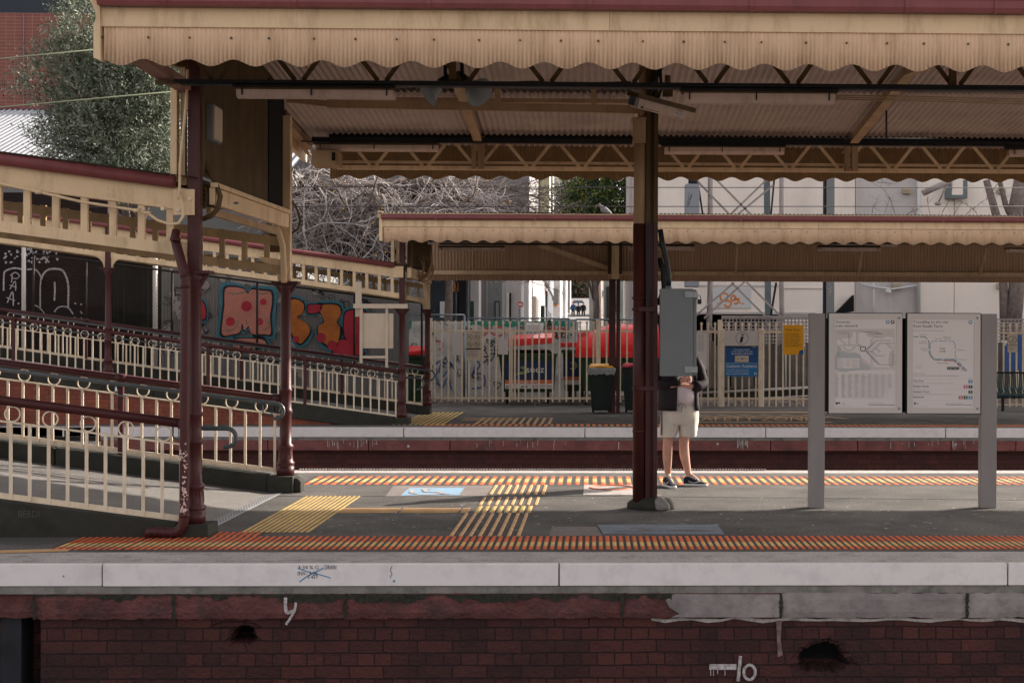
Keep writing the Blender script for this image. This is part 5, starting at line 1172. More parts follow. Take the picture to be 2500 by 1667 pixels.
# shoes
def shoe(cx, cy, ang, lab):
    ca, sa = math.cos(ang), math.sin(ang)
    L = [(-.13, .036, .10), (-.115, .042, .115), (-.07, .043, .12), (-.02, .042, .10), (.04, .046, .075), (.09, .048, .055), (.13, .04, .045), (.155, .022, .035)]
    def prof(zs0, zs1, grow, hi=None):
        vs = []; n = 10
        for i, (u, w_, h) in enumerate(L):
            for j in range(n):
                t_ = 2 * math.pi * j / n; yy = (w_ + grow) * math.cos(t_); top = (hi or h)
                zz = zs0 + (top - zs0) * (.5 + .5 * math.sin(t_)) if hi is None else zs0 + (hi - zs0) * (.5 + .5 * (1 if math.sin(t_) > .2 else -1 if math.sin(t_) < -.2 else 0))
                uu = u * (1.0 + grow * 2); vs.append((cx + uu * ca - yy * sa, cy + uu * sa + yy * ca, zz))
        k = len(L)
        return vs, [(i * n + j, i * n + (j + 1) % n, (i + 1) * n + (j + 1) % n, (i + 1) * n + j) for i in range(k - 1) for j in range(n)] + [tuple(range(n))[::-1], tuple(range((k - 1) * n, k * n))]
    q = MB(); q.add(*prof(.025, 0, 0), True); s_ = q.build('shoe', m_navyc, man)
    q = MB(); q.add(*prof(.002, 0, .006, hi=.032), True); q.build('sole', m_white, s_)
    q = MB()
    for k in range(4):
        u = -.02 + k * .03; z_ = .105 - k * .014; q.tube([(cx + u * ca + .03 * sa, cy + u * sa - .03 * ca, z_ - .008), (cx + u * ca, cy + u * sa, z_ + .004), (cx + u * ca - .03 * sa, cy + u * sa + .03 * ca, z_ - .008)], .004, 5)
    q.build('lace', m_inkg, s_)
    q = MB(); sd2 = -1 if math.cos(ang) > .3 else -1
    f2 = lambda u, z_, o_=.046: Vector((cx + u * ca + o_ * sa, cy + u * sa - o_ * ca, z_))
    q.tube([f2(-.07, .065), f2(-.02, .045, .048), f2(.03, .05, .05), f2(.07, .068, .045)], .0045, 5); q.build('side_mark', m_white, s_)
pL = G(1633, 1192); pR = G(1702, 1187)
shoe(pL.x + .01, 17.0, math.radians(-72), 'l'); shoe(P(1696, 1185, 17.15).x, 17.15, math.radians(-12), 'r')

# ================================================================ far canopy
fc = thing('platform_canopy', 'cream canopy over the platform across the tracks, with small scalloped valance and maroon gutter', 'canopy', (P(935, 560, YP).x, YP, 3.6))
X0 = P(934, 560, YP).x; XRf = 16
zF = lambda y, x=1300: P(x, y, YP).z
q = MB(); zg = zF(537.5); q.prism([(X0 - .02, YP + a, zg + c) for a, c in ((0, 0), (-.08, .0), (-.1, .03), (-.1, .1), (-.085, .1), (-.08, .02), (0, .012))], (XRf - X0, 0, 0)); q.build('gutter', m_gut, fc)
q = MB(); q.box(X0 - .02, XRf, YP - .11, YP - .096, zg + .1, zg + .118); q.build('gutter_lip', m_cream, fc)
for xp in (1065, 1307, 1470, 1808, 2300): x = P(xp, 500, YP).x; q = MB(); q.box(x - .02, x + .02, YP - .108, YP - .101, zg - .01, zg + .1); q.build('gutter_bracket', m_gut, fc)
q = MB(); q.box(X0, P(1998, 550, YP).x, YP, YP + .04, zF(555), zF(538.5)); q.box(P(1999, 550, YP).x, XRf, YP, YP + .04, zF(555), zF(538.5)); q.build('fascia_board', m_cream, fc)
valance(fc, X0 + .02, XRf, YP + .02, zF(555.5), zF(593.5), .05, P(985, 598, YP).x, pitch=.033, xstep=3)
q = MB()
for i in range(60): x = X0 + .1 + i * .34 + (.03 if i % 3 else 0); q.tube([(x, YP + .02, zF(563)), (x, YP + .004, zF(563))], .009, 6)
q.build('screw', m_brown, fc)
q = MB(); q.box(X0 - .06, X0, YP - .05, YP + .1, zF(590), zF(517)); q.box(X0 - .09, X0, YP - .06, YP + .12, zF(533), zF(517)); q.build('end_board', m_cream, fc)
can_ = can; can = fc
sheet(X0 - .1, XRf, YP - .13, zF(522), YP + 4.5, zF(522) + .14, dep=.012, m=m_iron)
sheet(X0 - .1, XRf, YP + 4.5, zF(522) + .14, 34.4, zF(522) - .1, dep=.012, m=m_iron)
can = can_
# rear wall of the far canopy
YR2 = 34.0
def zR(y): return P(1700, y, YR2).z
vs = []; x = P(992, 640, YR2).x; st_ = .0762 / 5; n = int((16 - x) / st_); q = MB()
for i in range(n):
    xx = x + i * st_; h = .012 * math.cos(2 * math.pi * xx / .0762); vs += [(xx, YR2 + h, zR(687)), (xx, YR2 + h, 4.1), (xx, YR2 + h + .002, zR(687)), (xx, YR2 + h + .002, 4.1)]
q.add(vs, [f for i in range(n - 1) for f in ((4 * i, 4 * i + 4, 4 * i + 5, 4 * i + 1), (4 * i + 6, 4 * i + 2, 4 * i + 3, 4 * i + 7), (4 * i, 4 * i + 2, 4 * i + 6, 4 * i + 4))], True); q.build('rear_sheet', m_rear, fc) if 'm_rear' in globals() else q.build('rear_sheet', mat('rear_wall_paint', (.48, .32, .215), .55, var=.08, vs=1.2, dirt=(.28, .17, .09), damt=.5, ds=3, streak=.15), fc)
q = MB(); q.box(x, 16, YR2 - .08, YR2 - .015, zR(673), zR(663)); q.box(x, 16, YR2 - .1, YR2 - .08, zR(673), zR(671)); q.build('girt', m_inner2 if 'm_inner2' in globals() else m_cream, fc)
q = MB(); q.bar(P(1315, 598, 33.5), P(1487, 656, 33.8), .06, .11); q.build('brace', m_cream, fc)
q = MB()
for a_, c_ in (((1800, 600), (1797, 667)), ((2105, 610), (2096, 670)), ((2408, 610), (2392, 672))): q.bar(P(a_[0], a_[1], 31.5), P(c_[0], c_[1], 33.85), .05, .05)
q.build('strut', m_cream, fc)
q = MB(); q.box(X0 + 1, P(1600, 600, YP + .8).x, YP + .8, YP + .88, P(1300, 598, YP + .8).z, P(1300, 594, YP + .8).z); q.build('front_beam', m_ctray, fc)
for Yg in (YP + .3, 31, 33.6):
    q = MB(); q.box(X0 + .5, XRf, Yg, Yg + .06, 3.95, 4.02); q.build('purlin', m_inner, fc)
# columns of the far canopy
t = thing('steel_column', 'double steel column behind the yellow lidded bin, maroon below and cream above', 'column', P(1502, 1005, 33.4))
for xa, xb in ((1487, 1503), (1505, 1514)):
    q = MB(); q.box(P(xa, 700, 33.4).x, P(xb, 700, 33.4).x, 33.35, 33.5, 0, zR(687) + .02); q.build('lower_shaft', m_maroond, t); 
q = MB(); q.box(P(1493, 700, 33.4).x, P(1511, 700, 33.4).x, 33.3, 33.5, zR(687) + .021, 4); q.build('upper_shaft', m_cream, t)
q = MB(); q.box(P(1484, 700, 33.4).x, P(1519, 700, 33.4).x, 33.44, 33.9, zR(640) - .3, 4); q.build('post_plate', m_brown, t)
for lab, xa, xb, yt, ym, yb_, Y in (('short lamp at the left end under the far canopy', 1072, 1232, 600, 604, 611, 30), ('thin long lamp right behind the far valance at left', 1045, 1215, 585, 591, 597, 29), ('lamp just right of the central column under the far canopy', 1535, 1695, 596, 601, 611, 30), ('upper lamp of the pair under the far canopy at right', 2030, 2190, 590, 596, 603, 30), ('lower lamp of the pair under the far canopy at right', 1996, 2148, 599, 604, 613, 29), ('lamp under the far canopy cut by the right edge', 2455, 2600, 605, 608, 616, 29)):
    lamp(lab, xa, xb, yt, ym, yb_, Y, grp='fluorescent lamps under the far canopy')
# ---- far ramp
Yf0, Yf1 = 28.95, 32.6
XcF = P(981, 1016, Yf0).x; XcG = P(1043, 1006, Yf1).x
ramp(('mossy kerb on the front side of the ramp across the tracks', 'dark kerb on the rear side of the ramp across the tracks', 'shaded floor of the ramp across the tracks'), XcF, Yf0, Yf1, KF, .14, .2, -14, band=.3)
b = MB(); b.prism([(XcF - 1.4, Yf0 - .1, -.2), (-14, Yf0 - .1, -.2), (-14, Yf0 - .1, KF * (XcF + 14) - .12), (XcF - 1.4, Yf0 - .1, .07)], (0, .2, 0)); tag(b.build('ramp_side_wall', m_brick2), 'bright red brick side wall under the far ramp kerb', 'wall')
colF = column('maroon column at the foot of the far ramp, in front of the coiled cables', XcF, Yf0, .14, 2.3, 3.9, brackets=(), slope=KF, group='cast iron columns of the ramp canopies')
colG = column('maroon column left of the steel picket fence', XcG, Yf1, .2, 2.35, 3.4, brackets=(-1,), slope=KF, post=m_cream)
XcH = P(264, 915, Yf0).x; zH = KF * (XcF - XcH)
column('maroon column halfway up the far ramp, left of the thick downpipe', XcH, Yf0, .14 + zH, 2.3 + zH, 3.2 + zH, brackets=(-1, 1), slope=KF)
px_ = [P(x, 850, Yf0).x for x in (745, 508, 33)]
railing('maroon topped railing with rings along the far ramp, between its two front columns', XcF - .02, Yf0, KF, .155, .85, 1.05, -13.5, post_x=px_, pipe=.04, group='cream baluster railings beside the ramps')
railing('shadowed railing on the rear side of the far ramp', XcG - .02, Yf1, KF, .22, .87, 1.05, -13.5, post_x=[P(x, 850, Yf1).x for x in (835, 590, 210)], pipe=.04)
handrail('thin grey handrail just above the maroon rail of the far ramp', Yf1 - .2, (XcG + .08, -13), XcG, KF, 1.0, hr=.11)
handrail('grey handrail curling down between the two far ramp columns', Yf0 + .3, (XcF + .28, -13), XcF, KF, .93, hr=.12)
lattice('cream slatted canopy side along the front of the far ramp', XcF - .04, Yf0, KF, 3.17, -13.5, 'cream slatted sides of the ramp canopies')
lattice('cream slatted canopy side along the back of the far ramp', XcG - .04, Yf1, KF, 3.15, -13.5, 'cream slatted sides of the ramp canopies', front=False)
b = MB(); b.hexa([(XcF + .1, Yf0 - .1, 3.2), (-14, Yf0 - .1, 3.2 + KF * (XcF + 14)), (-14, Yf1 + .1, 3.24 + KF * (XcF + 14)), (XcF + .1, Yf1 + .1, 3.24), (XcF + .1, Yf0 - .1, 3.22), (-14, Yf0 - .1, 3.22 + KF * (XcF + 14)), (-14, Yf1 + .1, 3.26 + KF * (XcF + 14)), (XcF + .1, Yf1 + .1, 3.26)]); tag(b.build('ramp_roof', m_brown), 'sloping roof sheet over the ramp across the tracks', 'roof')
t = thing('ramp_end_wall', 'brown ribbed end wall and cream boards over the mouth of the far ramp', 'wall', (XcF + .1, Yf0, 3.0))
q = MB(); q.box(XcF + .1, XcF + .16, Yf0 + .1, Yf1 + .1, 3.2, 4.05); q.build('sheet', m_brown, t)
q = MB(); q.box(XcF + .1, XcF + .18, Yf0, Yf1, 2.95, 3.15); q.build('board', m_cream, t)
q = MB(); p = P(994, 600, Yf0 + .2); q.box(p.x, p.x + .09, Yf0 + .2, Yf0 + .3, zat(680, Yf0), zat(595, Yf0)); q.build('post', m_inner, t)
q = MB(); q.bar(P(995, 727, 30), P(1035, 736, 31.5), .05, .09); q.bar(P(1033, 680, 31), P(1043, 742, 31), .05, .07); q.build('lower_board', m_cream, t)
b = MB(); qq = random.Random(3)
for k in range(5):
    c_ = (1014 + k * 5 + qq.uniform(-3, 3), 655 + qq.uniform(-8, 6)); rx = qq.uniform(16, 30); ry = qq.uniform(18, 32)
    b.tube([P(c_[0] + rx * math.cos(a), c_[1] + ry * math.sin(a), 30 + k * .1) for a in [q_ * .35 - 1.2 for q_ in range(13)]], .02, 6)
b.tube([P(1050, 600, 30.2), P(1053, 640, 30.2), P(1045, 672, 30.2), P(1020, 686, 30.2)], .035, 8)
tag(b.build('coiled_cables', m_inner), 'bundle of looping brown cables between the far ramp columns', 'cables')
t = thing('corner_frame', 'cream corner boards left of the far front column', 'frame', (XcF - .2, Yf0, 3.1))
q = MB(); q.box(P(955, 600, Yf0).x, P(963, 600, Yf0).x, Yf0 - .05, Yf0 + .05, zat(647, Yf0), 3.95); q.box(P(967, 600, Yf0).x, P(976, 600, Yf0).x, Yf0 + .05, Yf0 + .1, zat(655, Yf0), 3.95); q.build('post', m_cream, t)
q = MB(); q.box(P(960, 600, Yf0).x, P(986, 600, Yf0).x, Yf0 - .09, Yf0 - .06, zat(680, Yf0), zat(653, Yf0)); q.build('bolt_plate', m_cream, t)
# noticeboard on the far ramp
YT = 28.6
t = thing('noticeboard', 'blank cream noticeboard on two legs fixed to the far railing', 'noticeboard', P(925, 890, YT))
q = MB(); a_ = P(885, 850, YT); c_ = P(960, 765, YT); q.box(a_.x, c_.x, YT, YT + .03, a_.z, c_.z); q.build('board', m_plate, t)
q = MB(); q.box(P(867, 700, YT).x, P(882, 700, YT).x, YT + .03, YT + .06, zat(775, YT), zat(690, YT)); q.build('side_post', m_plate, t)
q = MB(); q.box(P(864, 700, YT).x, P(996, 700, YT).x, YT - .06, YT - .035, zat(755, YT), zat(744, YT)); q.build('top_bar', m_plate, t)
for xa, xb, yt, yb_ in ((879, 886, 755, 888), (942, 948, 755, 898)):
    q = MB(); q.box(P(xa, 700, YT).x, P(xb, 700, YT).x, YT - .034, YT - .002, zat(yb_, YT), zat(yt, YT)); q.build('leg', m_plate, t)
q = MB(); q.box(P(884, 700, YT).x, P(944, 700, YT).x, YT - .03, YT - .004, zat(876, YT), zat(870, YT)); q.build('cross_bar', m_plate, t)
# ================================================================ graffiti walls behind the far ramp
YG = 34.9
t = thing('graffiti_wall', 'corrugated iron wall sprayed with big salmon and orange letters outlined in blue', 'wall', P(640, 900, YG))
x0, x1 = P(395, 800, YG).x, P(1000, 800, YG).x; st_ = .0762 / 4; n = int((x1 - x0) / st_); vs = []
for i in range(n):
    xx = x0 + i * st_; h = .01 * math.cos(2 * math.pi * xx / .0762); zt_ = 3.75 - (xx - x0) * .17; vs += [(xx, YG + .02 + h, -.1), (xx, YG + .02 + h, zt_)]
q = MB(); q.add(vs, [(2 * i, 2 * i + 2, 2 * i + 3, 2 * i + 1) for i in range(n - 1)], True); q.build('iron_sheet', m_iron, t)
def Zg(x, y): return (x / 2.8, 560 + y / 2.8)
def Zh(x, y): return (700 + x / 2.613, 560 + y / 2.613)
Yw = YG - .005
q = MB(); q.k = 1; qz = random.Random(15)
for i in range(60):
    x = qz.choice([qz.uniform(405, 530), qz.uniform(660, 905), qz.uniform(540, 665)]); y = 640 + (x - 400) * .14 + qz.uniform(15, 230 if x < 540 or x > 665 else 25); r_ = qz.uniform(4, 16); q.blob([(x + r_ * math.cos(a) * qz.uniform(.5, 1.3), y + r_ * math.sin(a) * qz.uniform(.5, 1.3)) for a in [k * .9 for k in range(7)]], Yw + .0, 3)
q.build('faded_overpaint', mat('faded_overpaint', (.3, .27, .255), .85, var=.3, vs=5), t)
q = MB(); q.k = 70
for i in range(22):
    x = qz.choice([qz.uniform(405, 505), qz.uniform(670, 900)]); y = 650 + (x - 400) * .14 + qz.uniform(10, 60 if x > 600 else 170); q.curve([(x + qz.uniform(-22, 22), y + qz.uniform(-18, 18)) for _ in range(6)], qz.uniform(1.2, 3), Yw)
q.build('black_scribble', m_gblk, t)
Yw = YG - .03
shapes = [
 ([Zg(*p) for p in ((1540, 410), (1600, 395), (1670, 410), (1695, 440), (1720, 412), (1790, 420), (1850, 430), (1858, 500), (1845, 600), (1850, 710), (1800, 715), (1720, 712), (1700, 660), (1670, 690), (1655, 640), (1640, 700), (1600, 715), (1520, 718), (1525, 600), (1535, 520))], m_gpinkk),
 ([Zg(*p) for p in ((1985, 500), (2030, 480), (2075, 510), (2070, 570), (2030, 600), (2090, 640), (2120, 690), (2080, 760), (2040, 775), (1985, 680))], m_gorg),
 ([Zg(*p) for p in ((2110, 520), (2160, 515), (2200, 520), (2190, 560), (2110, 572))], m_gcrim),
 ([Zh(*p) for p in ((215, 490), (270, 478), (330, 490), (345, 540), (320, 590), (340, 640), (315, 760), (270, 745), (215, 700), (200, 620), (240, 590), (215, 530))], m_gorg),
 ([Zh(*p) for p in ((380, 530), (440, 515), (500, 530), (520, 640), (500, 740), (430, 750), (375, 690), (365, 600))], m_gcrim),
 ([Zg(*p) for p in ((1610, 752), (1700, 745), (1800, 755), (1815, 800), (1700, 812), (1600, 800))], m_gpinkk),
 ([Zh(*p) for p in ((352, 700), (480, 765), (470, 800), (300, 790))], m_gcrim),
 ([Zg(*p) for p in ((1330, 500), (1375, 490), (1405, 540), (1400, 610), (1350, 600))], m_gcrim)]
for s_, mm in shapes:
    cxm = sum(p[0] for p in s_) / len(s_); cym = sum(p[1] for p in s_) / len(s_)
    q = MB(); q.k = 0; big = [(cxm + (x - cxm) * 1.15 + (7 if x > cxm else -7) * .5, cym + (y - cym) * 1.13 + (4 if y > cym else -4)) for x, y in s_]; q.blob(big, Yw); q.build('sprayed_halo', m_gteal, t)
    q = MB(); q.k = 10; big = [(cxm + (x - cxm) * 1.05 + (4 if x > cxm else -4) * .5, cym + (y - cym) * 1.045 + (2.2 if y > cym else -2.2)) for x, y in s_]; q.blob(big, Yw - .004); q.build('sprayed_outline', m_gblk, t)
    q = MB(); q.k = 20; q.blob(s_, Yw - .008); q.build('sprayed_letter', mm, t)
q = MB(); q.k = 30
for x, y, r_ in ((1685, 525, 13), (1800, 495, 8), (1575, 630, 11), (1775, 630, 9), (1560, 720, 1)): q.disc(*Zg(x, y), r_, Yw - .01)
for x, y, r_ in ((220, 690, 12), (290, 740, 12), (60, 700, 8)): q.disc(*Zh(x, y), r_, Yw - .01)
q.build('sprayed_dots', m_gcrim, t)
q = MB(); q.k = 40
for l in ([(1560, 430), (1620, 440), (1680, 425)], [(1750, 430), (1800, 440), (1840, 430)], [(1550, 690), (1600, 680), (1630, 620)], [(1830, 620), (1840, 660), (1800, 690)], [(1690, 650), (1680, 620)]): q.curve([Zg(*p) for p in l], 1.6, Yw - .01)
q.build('green_strokes', m_ggreen, t)
t = thing('brick_shed_wall', 'dark sooty brick wall with white sprayed arches and letters, far left behind the ramp', 'wall', P(90, 800, YG))
q = MB(); q.box(-17, P(262, 800, YG).x, YG, YG + .3, -.1, 5.2); q.build('brickwork', m_brickd, t)
def Zw(x, y): return (x / 7.84, 600 + y / 7.84)
q = MB(); Yw = YG - .01
for l, w_ in (([(70, 860), (75, 560), (110, 480), (250, 430), (380, 440), (440, 480), (450, 560), (440, 1000)], 4), ([(520, 460), (620, 445), (710, 480), (780, 600), (770, 800), (770, 1180)], 3.4), ([(790, 640), (830, 540), (920, 460), (1060, 440), (1190, 470), (1270, 600), (1310, 800), (1300, 1180)], 4.6), ([(1045, 690), (1050, 860), (1040, 1050)], 4), ([(1040, 1270), (1100, 1190), (1200, 1160), (1310, 1190), (1400, 1310)], 3.4), ([(620, 1130), (720, 1160), (800, 1230), (880, 1340)], 2.5),
              ([(220, 700), (230, 560), (200, 570), (290, 510), (370, 570), (330, 625), (220, 620)], 2.6), ([(190, 830), (290, 680), (300, 860)], 2.6), ([(180, 750), (320, 800)], 2.2), ([(140, 1090), (240, 880), (255, 1150)], 2.8), ([(120, 990), (290, 1050)], 2.4), ([(830, 210), (900, 270), (870, 330)], 5), ([(600, 300), (640, 340)], 6), ([(1540, 1250), (1570, 1300)], 3), ([(1420, 1400), (1430, 1360)], 4), ([(1550, 1370), (1590, 1430)], 3)):
    q.curve([Zw(*p) for p in l], w_, Yw)
for x, y in ((355, 1105), (245, 1235), (1555, 1120), (1440, 1105)): q.disc(*Zw(x, y), 2.4, Yw)
q.build('white_spray', m_gw, t)
qq = random.Random(6); q = MB(); q.k = 60
for i in range(60):
    x = qq.uniform(80, 1100); y = qq.uniform(60, 330) - x * .02; q.blob([Zw(x + 28 * math.cos(a) * qq.uniform(.5, 1.2), y + 22 * math.sin(a) * qq.uniform(.4, 1.2)) for a in [k * 1.05 for k in range(6)]], Yw, 2)
q.build('pale_peeling_paint', m_gw, t)
t = thing('timber_fence', 'very dark upright timber boards between the brick wall and the graffiti wall', 'fence', P(330, 800, YG))
x = P(263, 800, YG).x; xe = P(394, 800, YG).x; q = MB(); qq = random.Random(1)
while x < xe - .02: wd = qq.uniform(.1, .16); q.box(x, min(x + wd, xe), YG + qq.uniform(0, .03), YG + .05, -.1, 4.3 + qq.uniform(-.03, .03)); x += wd + .008
q.build('board', m_timber, t)
b = MB(); b.tube([P(379, 900, 34.5), P(379, 600, 34.5)], .06, 10); tag(b.build('pipe_post', m_frame), 'pale round post in front of the dark timber boards', 'post')
b = MB(); b.tube([P(58, 900, 34.3), P(58, 560, 34.3)], .05, 10); tag(b.build('pipe_post', m_frame), 'pale round post in front of the sprayed white arches', 'post')

def chainlink(label, x0, x1, Y, z0, z1, m=m_steel, pitch=.075, posts=(), k=0, frame=True, wire=.0022, corner=0, group='chain link fence panels'):
    """diamond wire mesh panel; top and bottom may rise to the left by k per metre"""
    t = thing('chain_link_fence', label, 'fence', ((x0 + x1) / 2, Y, z0), group)
    zz = lambda z, x: z + k * (x1 - x)
    q = MB()
    H = z1 - z0
    def clipseg(xa, za, xb, zb_):
        pts = []
        for tt in (0., 1.): pts.append((xa + (xb - xa) * tt, za + (zb_ - za) * tt))
        return pts
    x = x0 - H
    while x < x1:
        for s_ in (1, -1):
            # line from bottom (x,0) to top (x+H) in unsheared space
            a, c = (x, 0.), (x + H, H)
            if s_ < 0: a, c = (x, H), (x + H, 0.)
            t0, t1 = max(0, (x0 - x) / H), min(1, (x1 - x) / H)
            if t1 <= t0: continue
            xa = x + H * t0; xb = x + H * t1; za = a[1] + (c[1] - a[1]) * t0; zb_ = a[1] + (c[1] - a[1]) * t1
            q.tube([(xa, Y + s_ * .003, zz(z0 + za, xa)), (xb, Y + s_ * .003, zz(z0 + zb_, xb))], wire, 3, caps=False)
        x += pitch
    q.build('wire_mesh', m, t)
    q = MB()
    if frame: q.tube([(x0, Y, zz(z1, x0)), (x1, Y, zz(z1, x1))], .024, 8); q.tube([(x0, Y, zz(z0, x0)), (x1, Y, zz(z0, x1))], .02, 8); q.build('rail', m, t)
    for x in (x0, *posts, x1):
        q = MB(); q.tube([(x, Y, zz(z0, x) - .1), (x, Y, zz(z1, x))], .028, 8); q.build('post', m, t)
    return t
m_rust = mat('rusty_dark_steel', (.025, .018, .016), .7, var=.3, vs=8)
chainlink('tall rusty mesh fence in front of the graffiti, following the slope of the far ramp', -13, P(1030, 800, 33.6).x, 33.6, .75, 2.55, m_rust, pitch=.09, posts=[P(x, 800, 33.6).x for x in (865, 628, 420, 210)], k=KF * .9, wire=.0016)

# ================================================================ steel picket fence at the back of the far platform
YFc = YB
def picket(name, label, xa, xb, yt, yb_, top_rail, bot_rail, n0=None, spx=16.6, parent=None, grp='cream steel picket fence sections'):
    t = thing(name, label, 'fence', P((xa + xb) / 2, yb_, YFc), grp)
    zt_, zb_ = P(1500, yt, YFc).z, P(1500, yb_, YFc).z
    x = xa + 6; wd = 3.9 / FP * YFc
    p0 = P(x, yb_, YFc).x
    q = MB(); q.box(p0 - wd / 2, p0 + wd / 2, YFc - .012, YFc + .012, zb_, zt_ - .06)
    q.prism([(p0 - wd * .8, YFc - .012, zt_ - .06), (p0 + wd * .8, YFc - .012, zt_ - .06), (p0 + wd * .9, YFc - .012, zt_ - .03), (p0, YFc - .012, zt_ + .01), (p0 - wd * .9, YFc - .012, zt_ - .03)], (0, .024, 0)); pk = q.build('picket', m_cream2, t)
    n = int((xb - 4 - x) / spx)
    for i in range(1, n + 1): inst(pk, t, (i * spx / FP * YFc, 0, -.0003 * i))
    xl_, xr_ = P(xa, 0, YFc).x, P(xb, 0, YFc).x
    for a_, c_ in (top_rail, bot_rail): q = MB(); q.box(xl_, xr_, YFc + .014, YFc + .05, P(1500, c_, YFc).z, P(1500, a_, YFc).z); q.build('rail', m_cream2, t)
    return t
t = picket('picket_gate', 'cream steel picket gate leaf at left, carrying the prohibition sign', 1055, 1256, 784, 981, (806, 811), (970, 975))
for xa, xb in ((1052, 1057), (1250, 1254)): q = MB(); q.box(P(xa, 0, YFc).x, P(xb, 0, YFc).x, YFc + .015, YFc + .06, zat(978, YFc), zat(778 if xa < 1100 else 806, YFc)); q.build('stile', m_cream2, t)
t = picket('picket_gate', 'cream steel picket gate leaf in front of the first green dumpster', 1260, 1454, 784, 981, (806, 811), (970, 975))
for xa, xb in ((1257, 1262), (1449, 1454)): q = MB(); q.box(P(xa, 0, YFc).x, P(xb, 0, YFc).x, YFc + .015, YFc + .06, zat(978, YFc), zat(806, YFc)); q.build('stile', m_cream2, t)
for xa, xb, h0, h1, lab in ((1107, 1130, 813, 868, 'small grey plate on the left gate leaf'), (1219, 1243, 829, 866, 'small grey plate where the gate leaves meet')):
    b = MB(); b.box(P(xa, 0, YFc).x, P(xb, 0, YFc).x, YFc - .03, YFc - .016, zat(h1, YFc), zat(h0, YFc)); tag(b.build('plate', m_frame), lab, 'plate')
picket('picket_fence', 'cream steel picket fence left of the central column behind the red lidded dumpster', 1458, 1605, 784, 981, (806, 811), (960, 965))
picket('picket_fence', 'cream steel picket fence with the yellow safety sign', 1706, 1990, 786, 999, (806, 812), (970, 975), spx=16.7)
picket('picket_fence', 'cream steel picket fence right of the information board', 2428, 2620, 786, 1000, (807, 811), (984, 988), spx=16)
for xa, xb in ((1457, 1466), (1755, 1765)):
    b = MB(); b.box(P(xa, 0, YFc).x, P(xb, 0, YFc).x, YFc - .03, YFc + .06, 0, zat(780, YFc)); tag(b.build('fence_post', m_cream2, bevel=.01), 'cream fence post ' + ('beside the gate' if xa < 1500 else 'with a rounded top, left of the help point'), 'post')
# prohibition sign
Ys = YFc - .02
t = thing('prohibition_sign', 'pale sign of four crossed out activities on the left gate leaf', 'sign', P(1154, 880, Ys))
def Zp(x, y): return (1000 + x / 4.2, 680 + y / 4.2)
a_ = P(*Zp(575, 838), Ys); c_ = P(*Zp(733, 538), Ys); q = MB(); q.box(a_.x, c_.x, Ys, Ys + .006, a_.z, c_.z); q.build('panel', m_plate, t)
q = MB()
for x, y in ((617, 600), (690, 600), (617, 675), (690, 675)):
    s_ = Zp(x, y); q.circ(s_[0], s_[1], 6.6, .8, Ys - .001); q.stroke([(s_[0] - 4.6, s_[1] - 4.6), (s_[0] + 4.6, s_[1] + 4.6)], .8, Ys - .001); q.curve([(s_[0] - 3.5, s_[1] + 3), (s_[0] - .5, s_[1] - 2), (s_[0] + 3, s_[1] + 1)], .9, Ys - .001)
q.rect(Zp(577, 0)[0], Zp(730, 0)[0], Zp(0, 714)[1], Zp(0, 728)[1], Ys - .001); q.text('Prohibited', Zp(640, 0)[0], Zp(720, 0)[0], Zp(0, 556)[1], Zp(0, 545)[1], Ys - .001)
q.build('pictogram', m_ink, t)
q = MB(); q.lines(Zp(582, 0)[0], Zp(725, 0)[0], [Zp(0, v)[1] for v in (742, 755, 768, 781, 794)], 1.3, Ys - .001); q.build('fine_print', m_inkg, t)
# help point
t = thing('help_point', 'customer assistance help point between two cream posts, with an i symbol', 'help point', P(1810, 1000, 36.2)); Yh = 36.2
def Zi(x, y): return (1700 + x / 5.227, 760 + y / 5.227)
for xa, xb in ((285, 360), (795, 868)):
    q = MB(); a_ = P(*Zi(xa, 1275), Yh); c_ = P(*Zi(xb, 228), Yh); q.box(a_.x, c_.x, Yh, Yh + .14, 0, c_.z); q.build('post', m_cream2, t, bevel=.015)
def zr(mb, x0, x1, y0, y1, Y): A0 = P(*Zi(x0, y1), Y); C0 = P(*Zi(x1, y0), Y); mb.box(A0.x, C0.x, Y, Y + .02, A0.z, C0.z)
q = MB(); zr(q, 362, 795, 250, 440, Yh + .02); q.build('top_panel', m_frame, t)
q = MB(); zr(q, 372, 788, 442, 655, Yh + .02); bp_ = q.build('blue_panel', m_sblue, t)
q = MB(); zr(q, 372, 788, 656, 828, Yh + .02); q.build('light_blue_panel', m_sblue2, t)
q = MB(); zr(q, 372, 788, 440, 460, Yh + .012); q.build('black_band', m_ink, t)
q = MB(); s_ = Zi(583, 343); q.circ(s_[0], s_[1], 15, 1.1, Yh + .018, 28); q.text('i', s_[0] - 4.5, s_[0] + 4, s_[1] + 10.5, s_[1] - 10.5, Yh + .018, fn=lambda a, c: P(a + (s_[1] - c) * .22, c, Yh + .0175)); q.build('i_symbol', m_ink, t)
q = MB(); zr(q, 492, 668, 566, 648, Yh + .0); q.build('intercom', m_plate, t, bevel=.01)
q = MB(); q.disc(*Zi(530, 605), 1.9, Yh - .002); q.disc(*Zi(628, 605), 1.9, Yh - .002); q.rect(*[v for v in (Zi(563, 0)[0], Zi(602, 0)[0], Zi(0, 590)[1], Zi(0, 622)[1])], Yh - .002); q.build('intercom_button', m_inkg, t)
q = MB(); Yt_ = Yh + .017
